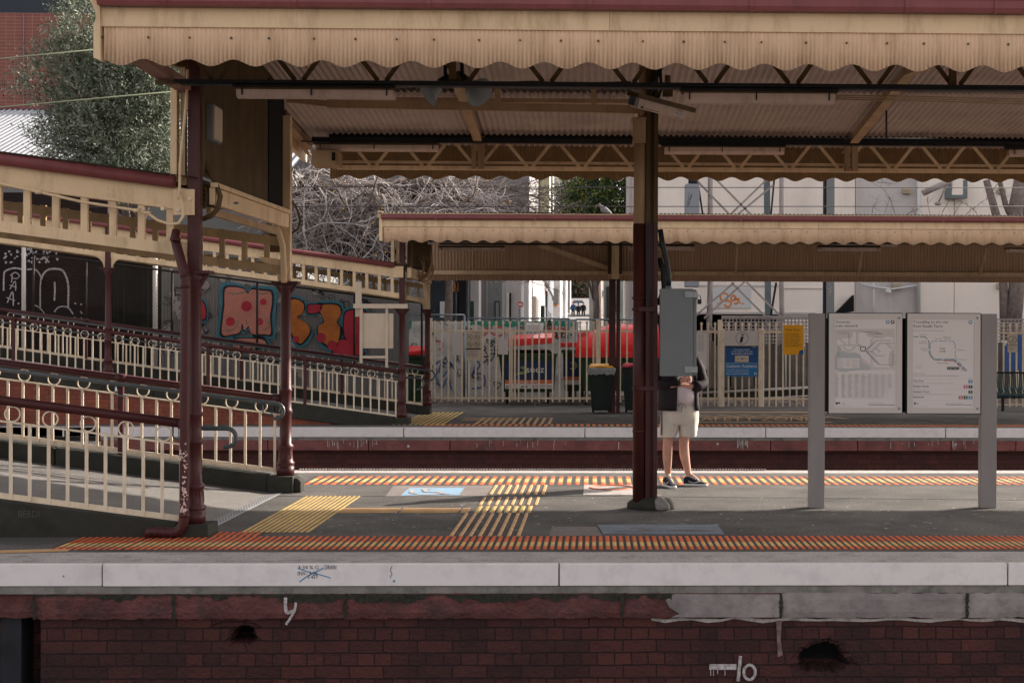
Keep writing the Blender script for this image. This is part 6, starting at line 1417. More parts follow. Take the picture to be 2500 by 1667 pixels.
for s_, x0, x1, yb_, yt in (('Press green button', 480, 682, 499, 477), ('on the right for next train', 450, 716, 524, 502), ('and timetable information', 446, 720, 550, 528), ('Customer Assistance', 386, 772, 711, 676), ('For all other enquiries press the', 387, 672, 757, 737), ('red button to speak directly to a', 387, 676, 781, 762), ('Metro customer service officer', 387, 672, 806, 787), ('metro', 710, 760, 459, 449)):
    q.text(s_, Zi(x0, 0)[0], Zi(x1, 0)[0], Zi(0, yb_)[1], Zi(0, yt)[1], Yt_ if s_ != 'metro' else Yh + .009)
q.curve([Zi(742, 800), Zi(742, 778), Zi(757, 795), Zi(772, 778), Zi(772, 800)], .8, Yt_); q.stroke([Zi(742, 806), Zi(772, 806)], .8, Yt_)
q.stroke([Zi(372, 660), Zi(788, 660)], .5, Yt_); q.stroke([Zi(372, 718), Zi(788, 718)], .4, Yt_); q.build('lettering', m_white, t)
# safety zone sign
t = thing('safety_sign', 'yellow Safety Zone sign on the picket fence', 'sign', P(1936, 866, Ys))
a_ = P(*Zi(1113, 552), Ys); c_ = P(*Zi(1365, 175), Ys); q = MB(); q.box(a_.x, c_.x, Ys, Ys + .006, a_.z, c_.z); q.build('panel', m_syel, t)
q = MB(); q.text('Safety Zone', Zi(1130, 0)[0], Zi(1322, 0)[0], Zi(0, 256)[1], Zi(0, 220)[1], Ys - .001); q.build('title', m_ink, t)
q = MB()
for y in (302, 366, 428): s_ = Zi(1158, y); q.circ(s_[0], s_[1], 5.2, .7, Ys - .001); q.curve([(s_[0] - 2, s_[1] - 2), (s_[0] + 2, s_[1]), (s_[0], s_[1] + 3)], .9, Ys - .001)
q.lines(Zi(1195, 0)[0], Zi(1345, 0)[0], [Zi(0, v)[1] for v in (282, 302, 325, 352, 374, 398, 420, 442)], 1.2, Ys - .001); q.build('fine_print', m_brown, t)
q = MB(); q.poly([P(*Zi(u, v), Ys - .001) for u, v in ((1316, 500), (1365, 490), (1365, 552), (1306, 552))]); q.build('corner_badge', m_sblue, t)
q = MB(); q.curve([Zi(1326, 540), Zi(1328, 515), Zi(1340, 532), Zi(1352, 515), Zi(1354, 540)], 1.0, Ys - .002); q.build('badge_mark', m_sblue2, t)
# timetable case left of help point
t = thing('notice_case', 'pale poster case right behind the grey cabinet', 'sign', P(1712, 903, Ys - .1)); Yn = Ys - .1
a_ = P(*Zi(-70, 745), Yn); c_ = P(*Zi(148, 250), Yn); q = MB(); q.box(a_.x, c_.x, Yn, Yn + .05, a_.z, c_.z); q.build('case', m_frame, t)
q = MB(); q.rect(Zi(8, 0)[0], Zi(132, 0)[0], Zi(0, 285)[1], Zi(0, 735)[1], Yn - .001); q.build('sheet', m_paper, t)
q = MB(); q.k = 5; q.lines(Zi(20, 0)[0], Zi(115, 0)[0], [Zi(0, v)[1] for v in range(300, 500, 14)], .8, Yn - .002); q.text('PSO', Zi(80, 0)[0], Zi(122, 0)[0], Zi(0, 272)[1], Zi(0, 262)[1], Yn - .002); q.build('fine_print', m_inkg, t)
# seating sign at right
t = thing('priority_sign', 'small square sign with a seated figure symbol above the green bench', 'sign', P(2472, 858, Ys))
def Zk(x, y): return (2380 + x / 3.917, 660 + y / 3.917)
a_ = P(*Zk(314, 782), Ys); c_ = P(*Zk(405, 603), Ys); q = MB(); q.box(a_.x, c_.x, Ys, Ys + .006, a_.z, c_.z); q.build('panel', m_plate, t)
q = MB(); s_ = Zk(360, 665); q.circ(s_[0], s_[1], 9.5, 1.1, Ys - .001, 24); q.disc(s_[0] + 1.5, s_[1] - 5, 1.3, Ys - .001); q.stroke([(s_[0] + 1, s_[1] - 3.4), (s_[0] + 1, s_[1] + 2), (s_[0] - 3.5, s_[1] + 2.2), (s_[0] - 3.5, s_[1] + 6)], 1.4, Ys - .001); q.stroke([(s_[0] + 3.4, s_[1] - 3), (s_[0] + 3.4, s_[1] + 4.4), (s_[0] - 1, s_[1] + 4.6)], .8, Ys - .001)
q.rect(Zk(314, 0)[0], Zk(405, 0)[0], Zk(0, 713)[1], Zk(0, 719)[1], Ys - .001); q.build('pictogram', m_ink, t)
q = MB(); q.lines(Zk(324, 0)[0], Zk(396, 0)[0], [Zk(0, v)[1] for v in (733, 742, 751, 760)], 1, Ys - .001); q.build('fine_print', m_inkg, t)
# green bench
t = thing('platform_bench', 'dark green slatted metal bench at the right edge', 'bench', P(2480, 975, 34.6)); Yq = 34.5
q = MB(); x = P(2426, 0, Yq).x; xe = x + 2.2
q.tube([(x, Yq + .3, zat(908, Yq)), (xe, Yq + .3, zat(908, Yq))], .022, 8); q.tube([(x, Yq, zat(962, Yq)), (xe, Yq, zat(962, Yq))], .03, 8); q.tube([(x, Yq - .2, zat(967, Yq)), (xe, Yq - .2, zat(967, Yq))], .022, 8); q.build('rail', m_black, t)
q = MB(); xx = x + .04
while xx < xe: q.tube([(xx, Yq + .3, zat(908, Yq)), (xx, Yq + .22, zat(945, Yq)), (xx, Yq + .05, zat(960, Yq)), (xx, Yq - .2, zat(963, Yq))], .013, 6); xx += .05
q.build('slats', m_slatg, t)
for xx in (x + .25, xe - .3):
    q = MB(); q.bar((xx, Yq, 0), (xx, Yq, .42), .06, .06, (0, 1, 0)); q.build('leg', m_black, t)

# ================================================================ bins
def wheelie(label, xl_, xr_, yt, yb_, Y, lid, bodym):
    x0, x1 = P(xl_, 950, Y).x, P(xr_, 950, Y).x; z1 = zat(yt, Y); t = thing('wheelie_bin', label, 'bin', ((x0 + x1) / 2, Y, 0), 'wheeled bins at the back of the far platform')
    w_ = (x1 - x0) / 2; c = (x0 + x1) / 2
    q = MB(); q.hexa([(c - w_ * .72, Y + .05, .06), (c + w_ * .72, Y + .05, .06), (c + w_ * .72, Y + .5, .06), (c - w_ * .72, Y + .5, .06), (c - w_ * .95, Y - .02, z1 - .08), (c + w_ * .95, Y - .02, z1 - .08), (c + w_ * .95, Y + .6, z1 - .08), (c - w_ * .95, Y + .6, z1 - .08)]); q.box(c - w_, c + w_, Y - .04, Y + .62, z1 - .1, z1 - .05); q.build('body', bodym, t, bevel=.015)
    q = MB(); q.hexa([(c - w_ * .98, Y - .06, z1 - .048), (c + w_ * .98, Y - .06, z1 - .048), (c + w_ * .98, Y + .62, z1 - .02), (c - w_ * .98, Y + .62, z1 - .02), (c - w_ * .8, Y, z1 - .01), (c + w_ * .8, Y, z1 - .01), (c + w_ * .8, Y + .55, z1 + .04), (c - w_ * .8, Y + .55, z1 + .04)]); q.box(c - w_ * .45, c + w_ * .45, Y - .075, Y + .1, z1 - .03, z1); q.build('lid', lid, t, bevel=.012)
    for sx in (-1, 1):
        q = MB(); q.tube([(c + sx * w_ * .7, Y + .52, .1), (c + sx * (w_ * .7 - .05), Y + .52, .1)], .1, 16); q.build('wheel', m_black, t)
    return t, c, w_, z1
t, c, w_, z1 = wheelie('dark green wheeled bin with a yellow lid and clear bag hanging over its rim', 1436, 1500, 893, 1006, 33.2, m_syel, m_bdark)
q = MB(); vs = []; qq = random.Random(4)
n = 40; Yb0 = 33.2
for lay, (zz_, gr_) in enumerate(((z1 - .045, 1.06), (z1 - .1, 1.1), (z1 - .2, 1.0))):
    for i in range(n):
        a = 2 * math.pi * i / n; ux = max(-1, min(1, 1.35 * math.cos(a))); uy = max(-1, min(1, 1.35 * math.sin(a)))
        vs.append((c + w_ * ux * (gr_ + qq.uniform(-.02, .03)), Yb0 + .29 + .35 * uy * (gr_ + qq.uniform(-.02, .03)), zz_ + (qq.uniform(-.03, .02) - .05 * max(0, math.cos(a - .8)) if lay == 2 else 0)))
q.add(vs, [(l * n + i, l * n + (i + 1) % n, (l + 1) * n + (i + 1) % n, (l + 1) * n + i) for l in range(2) for i in range(n)]); q.build('bin_bag', m_bag, t)
wheelie('dark wheeled bin with a dull red lid, mostly hidden by the central column', 1518, 1582, 891, 1006, 33.2, m_gcrim, m_bdark)

def dumpster(label, xl_, xr_, y_rim, y_bot, Y, lid_open=False, dep=1.0, lidpts=None):
    x0, x1 = P(xl_, 900, Y).x, P(xr_, 900, Y).x; z1 = zat(y_rim, Y); z0 = zat(y_bot, Y); w_ = x1 - x0
    t = thing('dumpster', label, 'dumpster', ((x0 + x1) / 2, Y, 0), 'green dumpsters beyond the fence')
    q = MB(); q.hexa([(x0 + w_ * .07, Y + .1, z0), (x1 - w_ * .04, Y + .1, z0), (x1 - w_ * .04, Y + dep - .05, z0), (x0 + w_ * .07, Y + dep - .05, z0), (x0, Y, z1 - .1), (x1, Y, z1 - .1), (x1, Y + dep, z1 - .1), (x0, Y + dep, z1 - .1)]); q.box(x0 - .04, x1 + .03, Y - .05, Y + dep + .05, z1 - .1, z1 - .02); q.build('tub', m_bgreen, t, bevel=.02)
    for x in (x0 + .2, x1 - .2):
        q = MB(); q.tube([(x - .03, Y + .25, .09), (x + .03, Y + .25, .09)], .08, 14); q.box(x - .04, x + .04, Y + .15, Y + .3, .14, z0 + .02); q.build('castor', m_black, t)
    return t, x0, x1, z1
t, x0, x1, z1 = dumpster('large green waste dumpster with a red lid and SUEZ panel, behind the picket gate', 1218, 1356, 862, 958, 37.2)
q = MB(); l0, l1 = P(1244, 0, 37.2).x, P(1354, 0, 37.2).x; q.hexa([(l0, 37.1, zat(848, 37.2)), (l1, 37.1, zat(838, 37.2)), (l1, 38.1, zat(838, 37.2) + .12), (l0, 38.1, zat(848, 37.2) + .05), (l0, 37.1, zat(828, 37.2)), (l1, 37.1, zat(825, 37.2)), (l1, 38.1, zat(825, 37.2) + .14), (l0, 38.1, zat(828, 37.2) + .1)]); q.build('lid', m_red, t, bevel=.02)
q = MB(); qq = random.Random(5)
for i in range(9): q.loft([(x0 + .3 + i * .12, 37.5, z1 - .1 + k * .06, .1 * math.sin(.5 + k * .7), .1 * math.sin(.5 + k * .7)) for k in range(4)], 10, .08, i)
q.build('rubbish_bag', m_blackc, t)
def ad(t, Z, x0_, x1_, y0_, y1_, yo, yw, Y, text_=True, sx=0):
    q = MB(); q.rect(Z(x0_, 0)[0], Z(x1_, 0)[0], Z(0, y0_)[1], Z(0, yo)[1], Y); pn = q.build('advert_panel', m_navy, t)
    q = MB(); q.rect(Z(x0_, 0)[0], Z(x1_, 0)[0], Z(0, yo)[1], Z(0, yw)[1], Y); q.build('orange_band', m_orp, t)
    q = MB(); q.rect(Z(x0_, 0)[0], Z(x1_, 0)[0], Z(0, yw)[1], Z(0, y1_)[1], Y); q.build('white_band', m_white, t)
Yv = 37.13
ad(t, Zp, 978, 1458, 845, 1128, 1038, 1078, Yv)
q = MB(); q.k = 3
ccx, ccy = Zp(1165, 940)
for r_ in range(8, 60, 4):
    seg = []
    for k in range(41):
        a = 2 * math.pi * k / 40; x = ccx + r_ * math.cos(a); y = ccy + r_ * .92 * math.sin(a)
        if Zp(982, 0)[0] < x < Zp(1454, 0)[0] and Zp(0, 848)[1] < y < Zp(0, 1034)[1]: seg.append((x, y))
        else:
            if len(seg) > 1: q.stroke(seg, .6, Yv - .001)
            seg = []
    if len(seg) > 1: q.stroke(seg, .6, Yv - .001)
q.build('ring_pattern', m_navy2, t)
q = MB(); q.k = 30
for r_ in (3.2, 6.2, 9.2): q.curve([(ccx + r_ * math.cos(a) + (-r_ * 1.0 if a > 2.6 else 0) * 0, ccy + r_ * math.sin(a)) for a in [-2.4 + k * .42 for k in range(10)]] + [(ccx - r_ * .6 - 8, ccy + 4 + r_ * .6), (ccx - r_ * .4 - 15, ccy + 9 + r_ * .4)], 1.4, Yv - .004)
q.build('logo_swirl', m_lime, t)
q = MB(); q.k = 50; q.text('suez', Zp(1198, 0)[0], Zp(1380, 0)[0], Zp(0, 963)[1], Zp(0, 918)[1], Yv - .002); q.text('GENERAL WASTE', Zp(1127, 0)[0], Zp(1305, 0)[0], Zp(0, 1072)[1], Zp(0, 1048)[1], Yv - .002); q.build('lettering', m_white, t)
q = MB(); q.k = 60; q.lines(Zp(990, 0)[0], Zp(1042, 0)[0], [Zp(0, v)[1] for v in (1098, 1112)], 1.6, Yv - .002, rag=0)
for x in (1110, 1190, 1258): q.rect(Zp(x, 0)[0], Zp(x + 16, 0)[0], Zp(0, 1096)[1], Zp(0, 1120)[1], Yv - .002)
q.lines(Zp(1140, 0)[0], Zp(1180, 0)[0], [Zp(0, v)[1] for v in (1098, 1110)], 1.2, Yv - .002, rag=0); q.lines(Zp(1290, 0)[0], Zp(1450, 0)[0], [Zp(0, v)[1] for v in (1094, 1106)], 1, Yv - .002, rag=0); q.build('fine_print', m_ink, t)
t, x0, x1, z1 = dumpster('second green dumpster, half hidden behind the big open red lid', 1374, 1440, 853, 955, 37.9)
q = MB(); l0, l1 = P(1367, 0, 37.9).x, P(1440, 0, 37.9).x; q.box(l0, l1, 37.8, 38.9, zat(848, 37.9), zat(836, 37.9)); q.build('lid', m_red, t, bevel=.02)
Yv2 = 37.84; ad(t, Zp, 1575, 1745, 815, 1088, 1005, 1042, Yv2)
q = MB(); q.k = 30; c2 = Zp(1680, 890)
for r_ in (3.2, 6, 8.8): q.curve([(c2[0] + r_ * math.cos(a), c2[1] + r_ * math.sin(a)) for a in [-2.4 + k * .42 for k in range(10)]] + [(c2[0] - 8, c2[1] + 9)], 1.3, Yv2 - .002)
q.build('logo_swirl', m_lime, t)
t, x0, x1, z1 = dumpster('third dumpster with a huge domed red lid, left of the central column', 1412, 1610, 868, 955, 37.0, dep=1.3)
# domed lid
q = MB(); xa, xb = P(1408, 0, 37.0).x, P(1612, 0, 37).x; vs = []; n = 12; za = zat(866, 37); zr_ = zat(790, 37)
prof = [(37.0 + 1.2 * (1 - math.cos(k * math.pi / 2 / (n - 1))) * .8, za + (zr_ - za) * math.sin(k * math.pi / 2 / (n - 1))) for k in range(n)]
def lp(u): # left end slopes inwards
    return [(xa + (xb - xa) * u + (.25 * (k / (n - 1)) ** 2 if u == 0 else 0), y, z - (.25 * (1 - u) * (k / (n - 1)) if u < .4 else 0)) for k, (y, z) in enumerate(prof)]
cols = [lp(u) for u in (0, .02, .2, .4, .6, .8, 1)]
vs = [p for c_ in cols for p in c_]; q.add(vs, [(i * n + k, (i + 1) * n + k, (i + 1) * n + k + 1, i * n + k + 1) for i in range(len(cols) - 1) for k in range(n - 1)], True)
q.add(cols[0] + [(xa, 38.2, za)], [tuple(range(n + 1))]); q.box(xa - .02, xb, 36.94, 37.02, za - .07, za + .03); q.build('lid', m_red, t)
t, x0, x1, z1 = dumpster('fourth dumpster with a flat red lid, seen through the left mesh fence', 985, 1040, 868, 1000, 37.5)
q = MB(); l0, l1 = P(960, 0, 37.5).x, P(1042, 0, 37.5).x; q.hexa([(l0, 37.4, zat(872, 37.5)), (l1, 37.4, zat(868, 37.5)), (l1, 38.5, zat(860, 37.5)), (l0, 38.5, zat(860, 37.5)), (l0 + .1, 37.4, zat(862, 37.5)), (l1, 37.4, zat(855, 37.5)), (l1, 38.5, zat(846, 37.5)), (l0 + .2, 38.5, zat(846, 37.5))]); q.build('lid', m_red, t, bevel=.03)

# pale graffiti wall and temporary fences behind the dumpsters
YZ = 40.5
t = thing('graffiti_wall', 'pale low wall covered in red, blue and black tags behind the dumpsters', 'wall', P(1240, 960, YZ))
q = MB(); q.box(P(1000, 0, YZ).x, P(1415, 0, YZ).x, YZ, YZ + .2, -.05, zat(786, YZ)); q.build('wall', m_gpaint, t)
q = MB(); Yw = YZ - .004; q.blob([Zp(615, 440), Zp(1100, 440), Zp(1060, 500), Zp(860, 480), Zp(800, 520), Zp(700, 470), Zp(620, 480)], Yw); q.blob([Zp(1120, 440), Zp(1640, 440), Zp(1640, 500), Zp(1400, 470), Zp(1200, 490)], Yw); q.blob([Zp(-40, 440), Zp(20, 440), Zp(10, 520), Zp(-30, 500)], Yw); q.build('green_spray', m_ggreen, t)
q = MB(); q.k = 40
for l in ([(760, 590), (850, 490)], [(770, 500), (870, 580)], [(880, 590), (890, 510), (950, 500), (970, 560), (910, 590)], [(940, 530), (1070, 530)], [(1370, 580), (1440, 500)], [(1400, 470), (1440, 590)], [(1440, 520), (1480, 490), (1490, 530)], [(1540, 490), (1500, 560), (1540, 610), (1570, 540), (1540, 490)], [(1590, 500), (1605, 640)], [(1560, 520), (1630, 515)], [(250, 640), (330, 650), (330, 720), (300, 720)]): q.curve([Zp(*p) for p in l], 3.6, Yw)
q.build('red_tag', m_gred, t)
q = MB(); q.k = 60
for l in ([(260, 880), (330, 840), (300, 940), (380, 860), (430, 880), (340, 1010)], [(270, 1010), (330, 1120), (390, 1020), (430, 1140)], [(640, 1000), (690, 850), (720, 900), (660, 960), (760, 990), (760, 1100), (640, 1130)], [(280, 960), (260, 1060), (320, 1090)]): q.curve([Zp(*p) for p in l], 3.2, Yw)
q.build('blue_tag', m_gblue, t)
q = MB(); q.k = 90; q.text('REEB', Zp(742, 0)[0], Zp(975, 0)[0], Zp(0, 775)[1], Zp(0, 690)[1], Yw)
qq = random.Random(9)
for i in range(46): x, y = qq.choice([(qq.uniform(-250, 900), qq.uniform(460, 700)), (qq.uniform(1100, 1650), qq.uniform(460, 620)), (qq.uniform(-250, 900), qq.uniform(800, 1120))]); q.curve([Zp(x + qq.uniform(-50, 50), y + qq.uniform(-50, 50)) for _ in range(6)], qq.uniform(1.2, 2.6), Yw)
q.build('black_tag', m_gblk, t)
q = MB(); q.k = 1
for i in range(26):
    x, y = qq.uniform(250, 1650), qq.uniform(520, 1100); rr_ = qq.uniform(20, 60); q.blob([Zp(x + rr_ * math.cos(a) * qq.uniform(.6, 1.2), y + rr_ * math.sin(a) * qq.uniform(.6, 1.2)) for a in [k * .9 for k in range(7)]], Yw, 3)
q.build('white_patch', m_wdec, t)
chainlink('temporary grey mesh panel at left, its clamp beside the gate sign', P(990, 0, 39.4).x, P(1136, 0, 39.4).x, 39.4, .05, zat(770, 39.4))
chainlink('temporary grey mesh panel in the middle, carrying the site notice', P(1146, 0, 39.6).x, P(1392, 0, 39.6).x, 39.6, .05, zat(778, 39.6), posts=(P(1267, 0, 39.6).x,))
chainlink('temporary grey mesh panel right of the white car', P(1408, 0, 39.6).x, P(1600, 0, 39.6).x, 39.6, .05, zat(780, 39.6))
t = thing('site_notice', 'white site safety notice hung on the middle mesh panel', 'sign', P(1300, 820, 39.5))
q = MB(); pts = [Zp(1180, 445), Zp(1375, 455), Zp(1365, 585), Zp(1175, 570)]; q.poly([P(*p, 39.5) for p in reversed(pts)]); q.build('panel', m_white, t)
q = MB(); q.text('MUST BE WORN', Zp(1205, 0)[0], Zp(1340, 0)[0], Zp(0, 497)[1], Zp(0, 480)[1], 39.49); q.text('ON THIS SITE', Zp(1210, 0)[0], Zp(1325, 0)[0], Zp(0, 520)[1], Zp(0, 504)[1], 39.49); q.build('lettering', m_ink, t)
q = MB(); q.k = 5
for x in (1205, 1245, 1288, 1330): q.disc(*Zp(x, 550), 4, 39.49)
q.build('blue_symbol', m_blue, t)
# ================================================================ buildings and background
def bld(name, label, cat, loc, group=None): return thing(name, label, cat, loc, group)
def pbox(mb, xa, xb, yt, yb_, Y, dep, zb_=None):
    a_ = P(xa, yb_, Y); c_ = P(xb, yt, Y); mb.box(a_.x, c_.x, Y, Y + dep, a_.z if zb_ is None else zb_, c_.z)
t = bld('office_building', 'tall building of terracotta tiles with a dark blue grey top, upper left', 'building', P(100, 800, 60))
q = MB(); pbox(q, -350, 740, 38, 900, 60, 10, 0); q.build('tiled_wall', m_tile, t)
q = MB(); pbox(q, -350, 745, -320, 37, 60.2, 10); q.build('upper_wall', m_gdark, t)
q = MB(); pbox(q, 56, 58.5, 38, 400, 59.95, .04); q.build('drain_pipe', m_zinc, t)
t = bld('shed', 'low shed with a pale corrugated roof behind the olive tree', 'building', P(60, 700, 44))
q = MB(); A = P(-300, 402, 44); B2 = P(720, 402, 44); za = A.z; x = A.x; vs = []
dz = P(100, 268, 52).z
n = int((B2.x - A.x) / .025)
for i in range(n): h = .045 * math.cos(2 * math.pi * i * .025 / .2); vs += [(A.x + i * .025, 44, za + h), (A.x + i * .025, 52, dz + h)]
q.add(vs, [(2 * i, 2 * i + 2, 2 * i + 3, 2 * i + 1) for i in range(n - 1)], True); q.build('roof', m_zinc, t)
q = MB(); q.box(A.x, B2.x, 44.1, 51.5, 0, za - .12); q.build('wall', m_ggrey, t)
q = MB(); q.box(A.x, B2.x, 43.95, 44.09, za - .16, za - .03); q.build('gutter', m_black, t)
q = MB(); q.box(A.x, B2.x, 51.9, 52.2, dz, dz + .1); q.build('ridge_cap', m_gut, t)

# white buildings seen between the canopies
t = bld('white_building', 'pale building with olive pilaster and blue windows behind the bare branches', 'building', P(1280, 600, 72))
q = MB(); pbox(q, 1120, 1342, 330, 560, 72, 8); q.build('wall', m_wallw, t)
q = MB(); pbox(q, 1319, 1341, 330, 560, 71.8, .2); pbox(q, 1344, 1350, 420, 560, 71.9, .2); q.build('pilaster', m_leafy2 if 'm_leafy2' in globals() else mat('olive_render', (.3, .3, .2), .8), t)
for xa, xb, ya, yb_ in ((1255, 1300, 425, 437), (1232, 1250, 445, 512), (1180, 1222, 455, 470), (1275, 1310, 485, 520)):
    q = MB(); pbox(q, xa, xb, ya, yb_, 71.9, .15); q.build('window', m_zinc if ya > 440 else m_glass, t)
t = bld('white_building', 'bright white blank building behind the branches, left of the green tree', 'building', P(1400, 600, 90))
q = MB(); pbox(q, 1335, 1460, 300, 640, 90, 10); q.build('wall', m_wallw, t)
q = MB()
for y in (380, 420, 460, 500): pbox(q, 1336, 1459, y, y + 1, 89.97, .04)
q.build('cladding_joint', m_wallg, t)
t = bld('clad_building', 'narrow building with pale upright cladding just left of the central column', 'building', P(1560, 700, 50))
q = MB(); A = P(1529, 700, 50); x1 = P(1600, 700, 50).x; x = A.x
q.box(A.x, x1, 50, 55, 0, 9)
while x < x1: q.box(x, x + .12, 49.95, 49.999, 0, 9); x += .2
q.build('wall', m_wallg, t)
q = MB(); pbox(q, 1540, 1610, 770, 820, 49.9, .05); q.build('blue_awning', m_wallw, t)
# big cream building at right
t = bld('rendered_building', 'long cream rendered building filling the background at right', 'building', P(1900, 900, 47)); YW = 47
q = MB(); pbox(q, 1600, 2088, 250, 766, YW, 9); q.build('wall', m_wallc, t)
q = MB(); pbox(q, 2088, 2242, 250, 800, YW + .15, 9, 0); q.build('grey_wall', m_wallg, t)
q = MB(); pbox(q, 2242, 2330, 250, 800, YW + .02, 9, 0); pbox(q, 2330, 2900, 250, 850, YW + .1, 9, 0); q.build('right_wall', m_wallc, t)
q = MB(); q.box(16.5, 48, YW + .2, YW + 9, 0, 17); q.build('unseen_shade_block', m_wallc, t)  # added block out of view, casts shade over the far platform
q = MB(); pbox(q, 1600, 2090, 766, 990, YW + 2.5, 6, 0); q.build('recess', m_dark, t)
q = MB(); pbox(q, 1905, 1990, 765, 900, YW + .01, 1, 0); q.build('base_wall', m_wallc, t)
q = MB(); pbox(q, 1600, 1990, 762, 766, YW - .06, .08); pbox(q, 1700, 1905, 696, 699, YW - .03, .04); pbox(q, 1905, 2010, 703, 705, YW - .03, .04); q.build('string_course', m_wallg, t)
q = MB(); pbox(q, 1735, 1834, 702, 752, YW - .05, .05); pn = q.build('painted_panel', m_wallw, t)
def Zb(x, y): return (1600 + x / 5.88, 660 + y / 5.88)
q = MB(); Yg_ = YW - .055
for l, w_ in (([(925, 385), (960, 430)], 3.5), ([(955, 430), (930, 390), (950, 345), (1000, 328), (1040, 360), (1030, 410), (990, 440), (950, 440)], 4), ([(1000, 440), (1060, 440), (1090, 480), (1060, 520), (1020, 520), (990, 485)], 4), ([(1150, 370), (1110, 360), (1085, 400), (1105, 435), (1140, 420), (1145, 375), (1150, 430)], 4), ([(1150, 370), (1165, 420), (1200, 400)], 4), ([(1200, 395), (1190, 450), (1160, 485), (1130, 465)], 4)): q.curve([Zb(*p) for p in l], w_, Yg_)
for x, y in ((900, 475), (930, 460), (1215, 463), (1257, 475)): q.disc(*Zb(x, y), 2.1, Yg_)
q.build('orange_spray', m_gorange, pn)
for xa, ya in ((2214, 462), (2446, 462), (2190, 693), (2445, 694)):
    q = MB(); pbox(q, xa - 10, xa + 10, ya - 3, ya + 11, YW - .02 if xa > 2330 else YW - .0, .12)
    for k in range(3): pbox(q, xa - 8, xa + 8, ya + k * 4, ya + k * 4 + 1.6, YW - .05, .03)
    q.build('air_vent', m_plate, t)
q = MB(); q.tube([P(2243, 790, YW - .1), P(2243, 300, YW - .1)], .06, 8); q.tube([P(2133, 790, YW - .05), P(2133, 690, YW - .05)], .03, 6); q.build('drain_pipe', m_wallw, t)
q = MB(); q.tube([P(2095, 690, YW - .1), P(2130, 700, YW - .1), P(2180, 706, YW - .1), (P(2240, 696, YW - .1))], .035, 6); q.lathe(P(2168, 712, YW - .15), [(.0, -.1), (.08, -.06), (.1, 0), (.08, .06), (.02, .08)], 12); q.build('cable', m_wallw, t)
q = MB(); q.prism([P(2085, 720, YW - .4), P(2085, 760, YW - .4), P(2040, 766, YW - .4)], (0, .4, 0)); q.build('sloping_bracket', m_dark, t)
q = MB(); pbox(q, 2312, 2362, 440, 484, YW - .35, .34); hole_ = q.build('window_box', m_gpole, t)
q = MB(); pbox(q, 2324, 2351, 440, 476, YW - .36, .02); q.build('pane', m_wallc, t)
# dark pillar
t = bld('steel_mast', 'broad dark mast with a paler front plate, right of the lattice tower', 'mast', P(2024, 900, 43))
q = MB(); pbox(q, 2012, 2016, 300, 900, 43, .3, 0); q.build('flange', m_navyc, t)
q = MB(); pbox(q, 2016.5, 2038, 300, 900, 43.02, .3, 0); q.build('face', m_greyp if 'm_greyp' in globals() else m_ggrey, t)
q = MB(); q.curve([(2022, 694), (2030, 700), (2024, 706), (2018, 702)], 1.6, 43.0); q.curve([(2020, 715), (2030, 708), (2024, 722)], 1.6, 43.0); q.build('white_tag', m_gw, t)
# lattice tower
t = bld('lattice_tower', 'grey lattice railway tower with crossed braces in front of the cream building', 'tower', P(1820, 980, 42)); YL_ = 42
for xa, xb, ta, tb, mm in ((1734, 1727, 11, 16, m_pole), (1908, 1912, 10, 15, m_pole)):
    q = MB(); q.tube([P(xa, 200, YL_), P(xa, 690, YL_), P(xb, 985, YL_)], [ta / 2 / 83, ta / 2 / 83 * 1.2, tb / 2 / 83], 10); q.build('timber_leg', mm, t)
q = MB(); q.bar(P(1870, 200, YL_ + .6), P(1877, 985, YL_ + .6), .18, .1, (0, 1, 0)); q.build('steel_leg', m_gpole, t)
q = MB()
for a_, c_ in (((1745, 435), (1836, 527)), ((1876, 435), (1780, 527)), ((1784, 527), (1700, 440)), ((1888, 452), (1800, 525)), ((1719, 777), (1818, 688)), ((1697, 772), (1792, 690)), ((1786, 690), (1872, 776)), ((1822, 688), (1910, 776)), ((1730, 790), (1770, 835)), ((1875, 790), (1840, 815)), ((1735, 880), (1760, 850)), ((1870, 905), (1895, 935)), ((1912, 780), (1880, 812))):
    q.bar(P(a_[0], a_[1], YL_ - .1), P(c_[0], c_[1], YL_ - .1), .03, .055, (0, 1, 0) if False else (1, 0, 1))
q.build('brace', m_pole, t)
q = MB(); q.bar(P(1895, 690, YL_), P(1877, 800, YL_), .05, .06); q.bar(P(1703, 440, YL_), P(1716, 527, YL_), .05, .05); q.bar(P(1890, 440, YL_), P(1882, 527, YL_), .05, .05); q.build('dark_stay', m_ctray, t)
t = bld('signal_cabinet', 'pale blue grey steel cabinet with a scribbled tag, above the far canopy roof', 'cabinet', P(1685, 700, 41.5))
q = MB(); pbox(q, 1673, 1708, 449, 700, 41.5, .5); q.build('case', m_zinc, t, bevel=.02)
q = MB(); pbox(q, 1682, 1702, 380, 448, 41.6, .3); q.build('duct', m_navyc, t)
q = MB(); q.curve([(1682, 500), (1686, 480), (1690, 475), (1684, 490), (1678, 505), (1683, 470)], .8, 41.49); q.build('tag', m_ink, t)
# rusty arm lamp near right top
b = MB(); b.tube([P(2253, 472, 43), P(2285, 458, 43), P(2322, 440, 43)], .09, 8); b.tube([P(2290, 497, 43), P(2312, 452, 43)], .03, 6); b.lathe(P(2290, 498, 43), [(.02, -.05), (.1, -.03), (.1, .04), (.03, .06)], 8); tag(b.build('lamp_arm', m_pole), 'slanting grey pipe arm in front of the cream building, upper right', 'lamp arm')
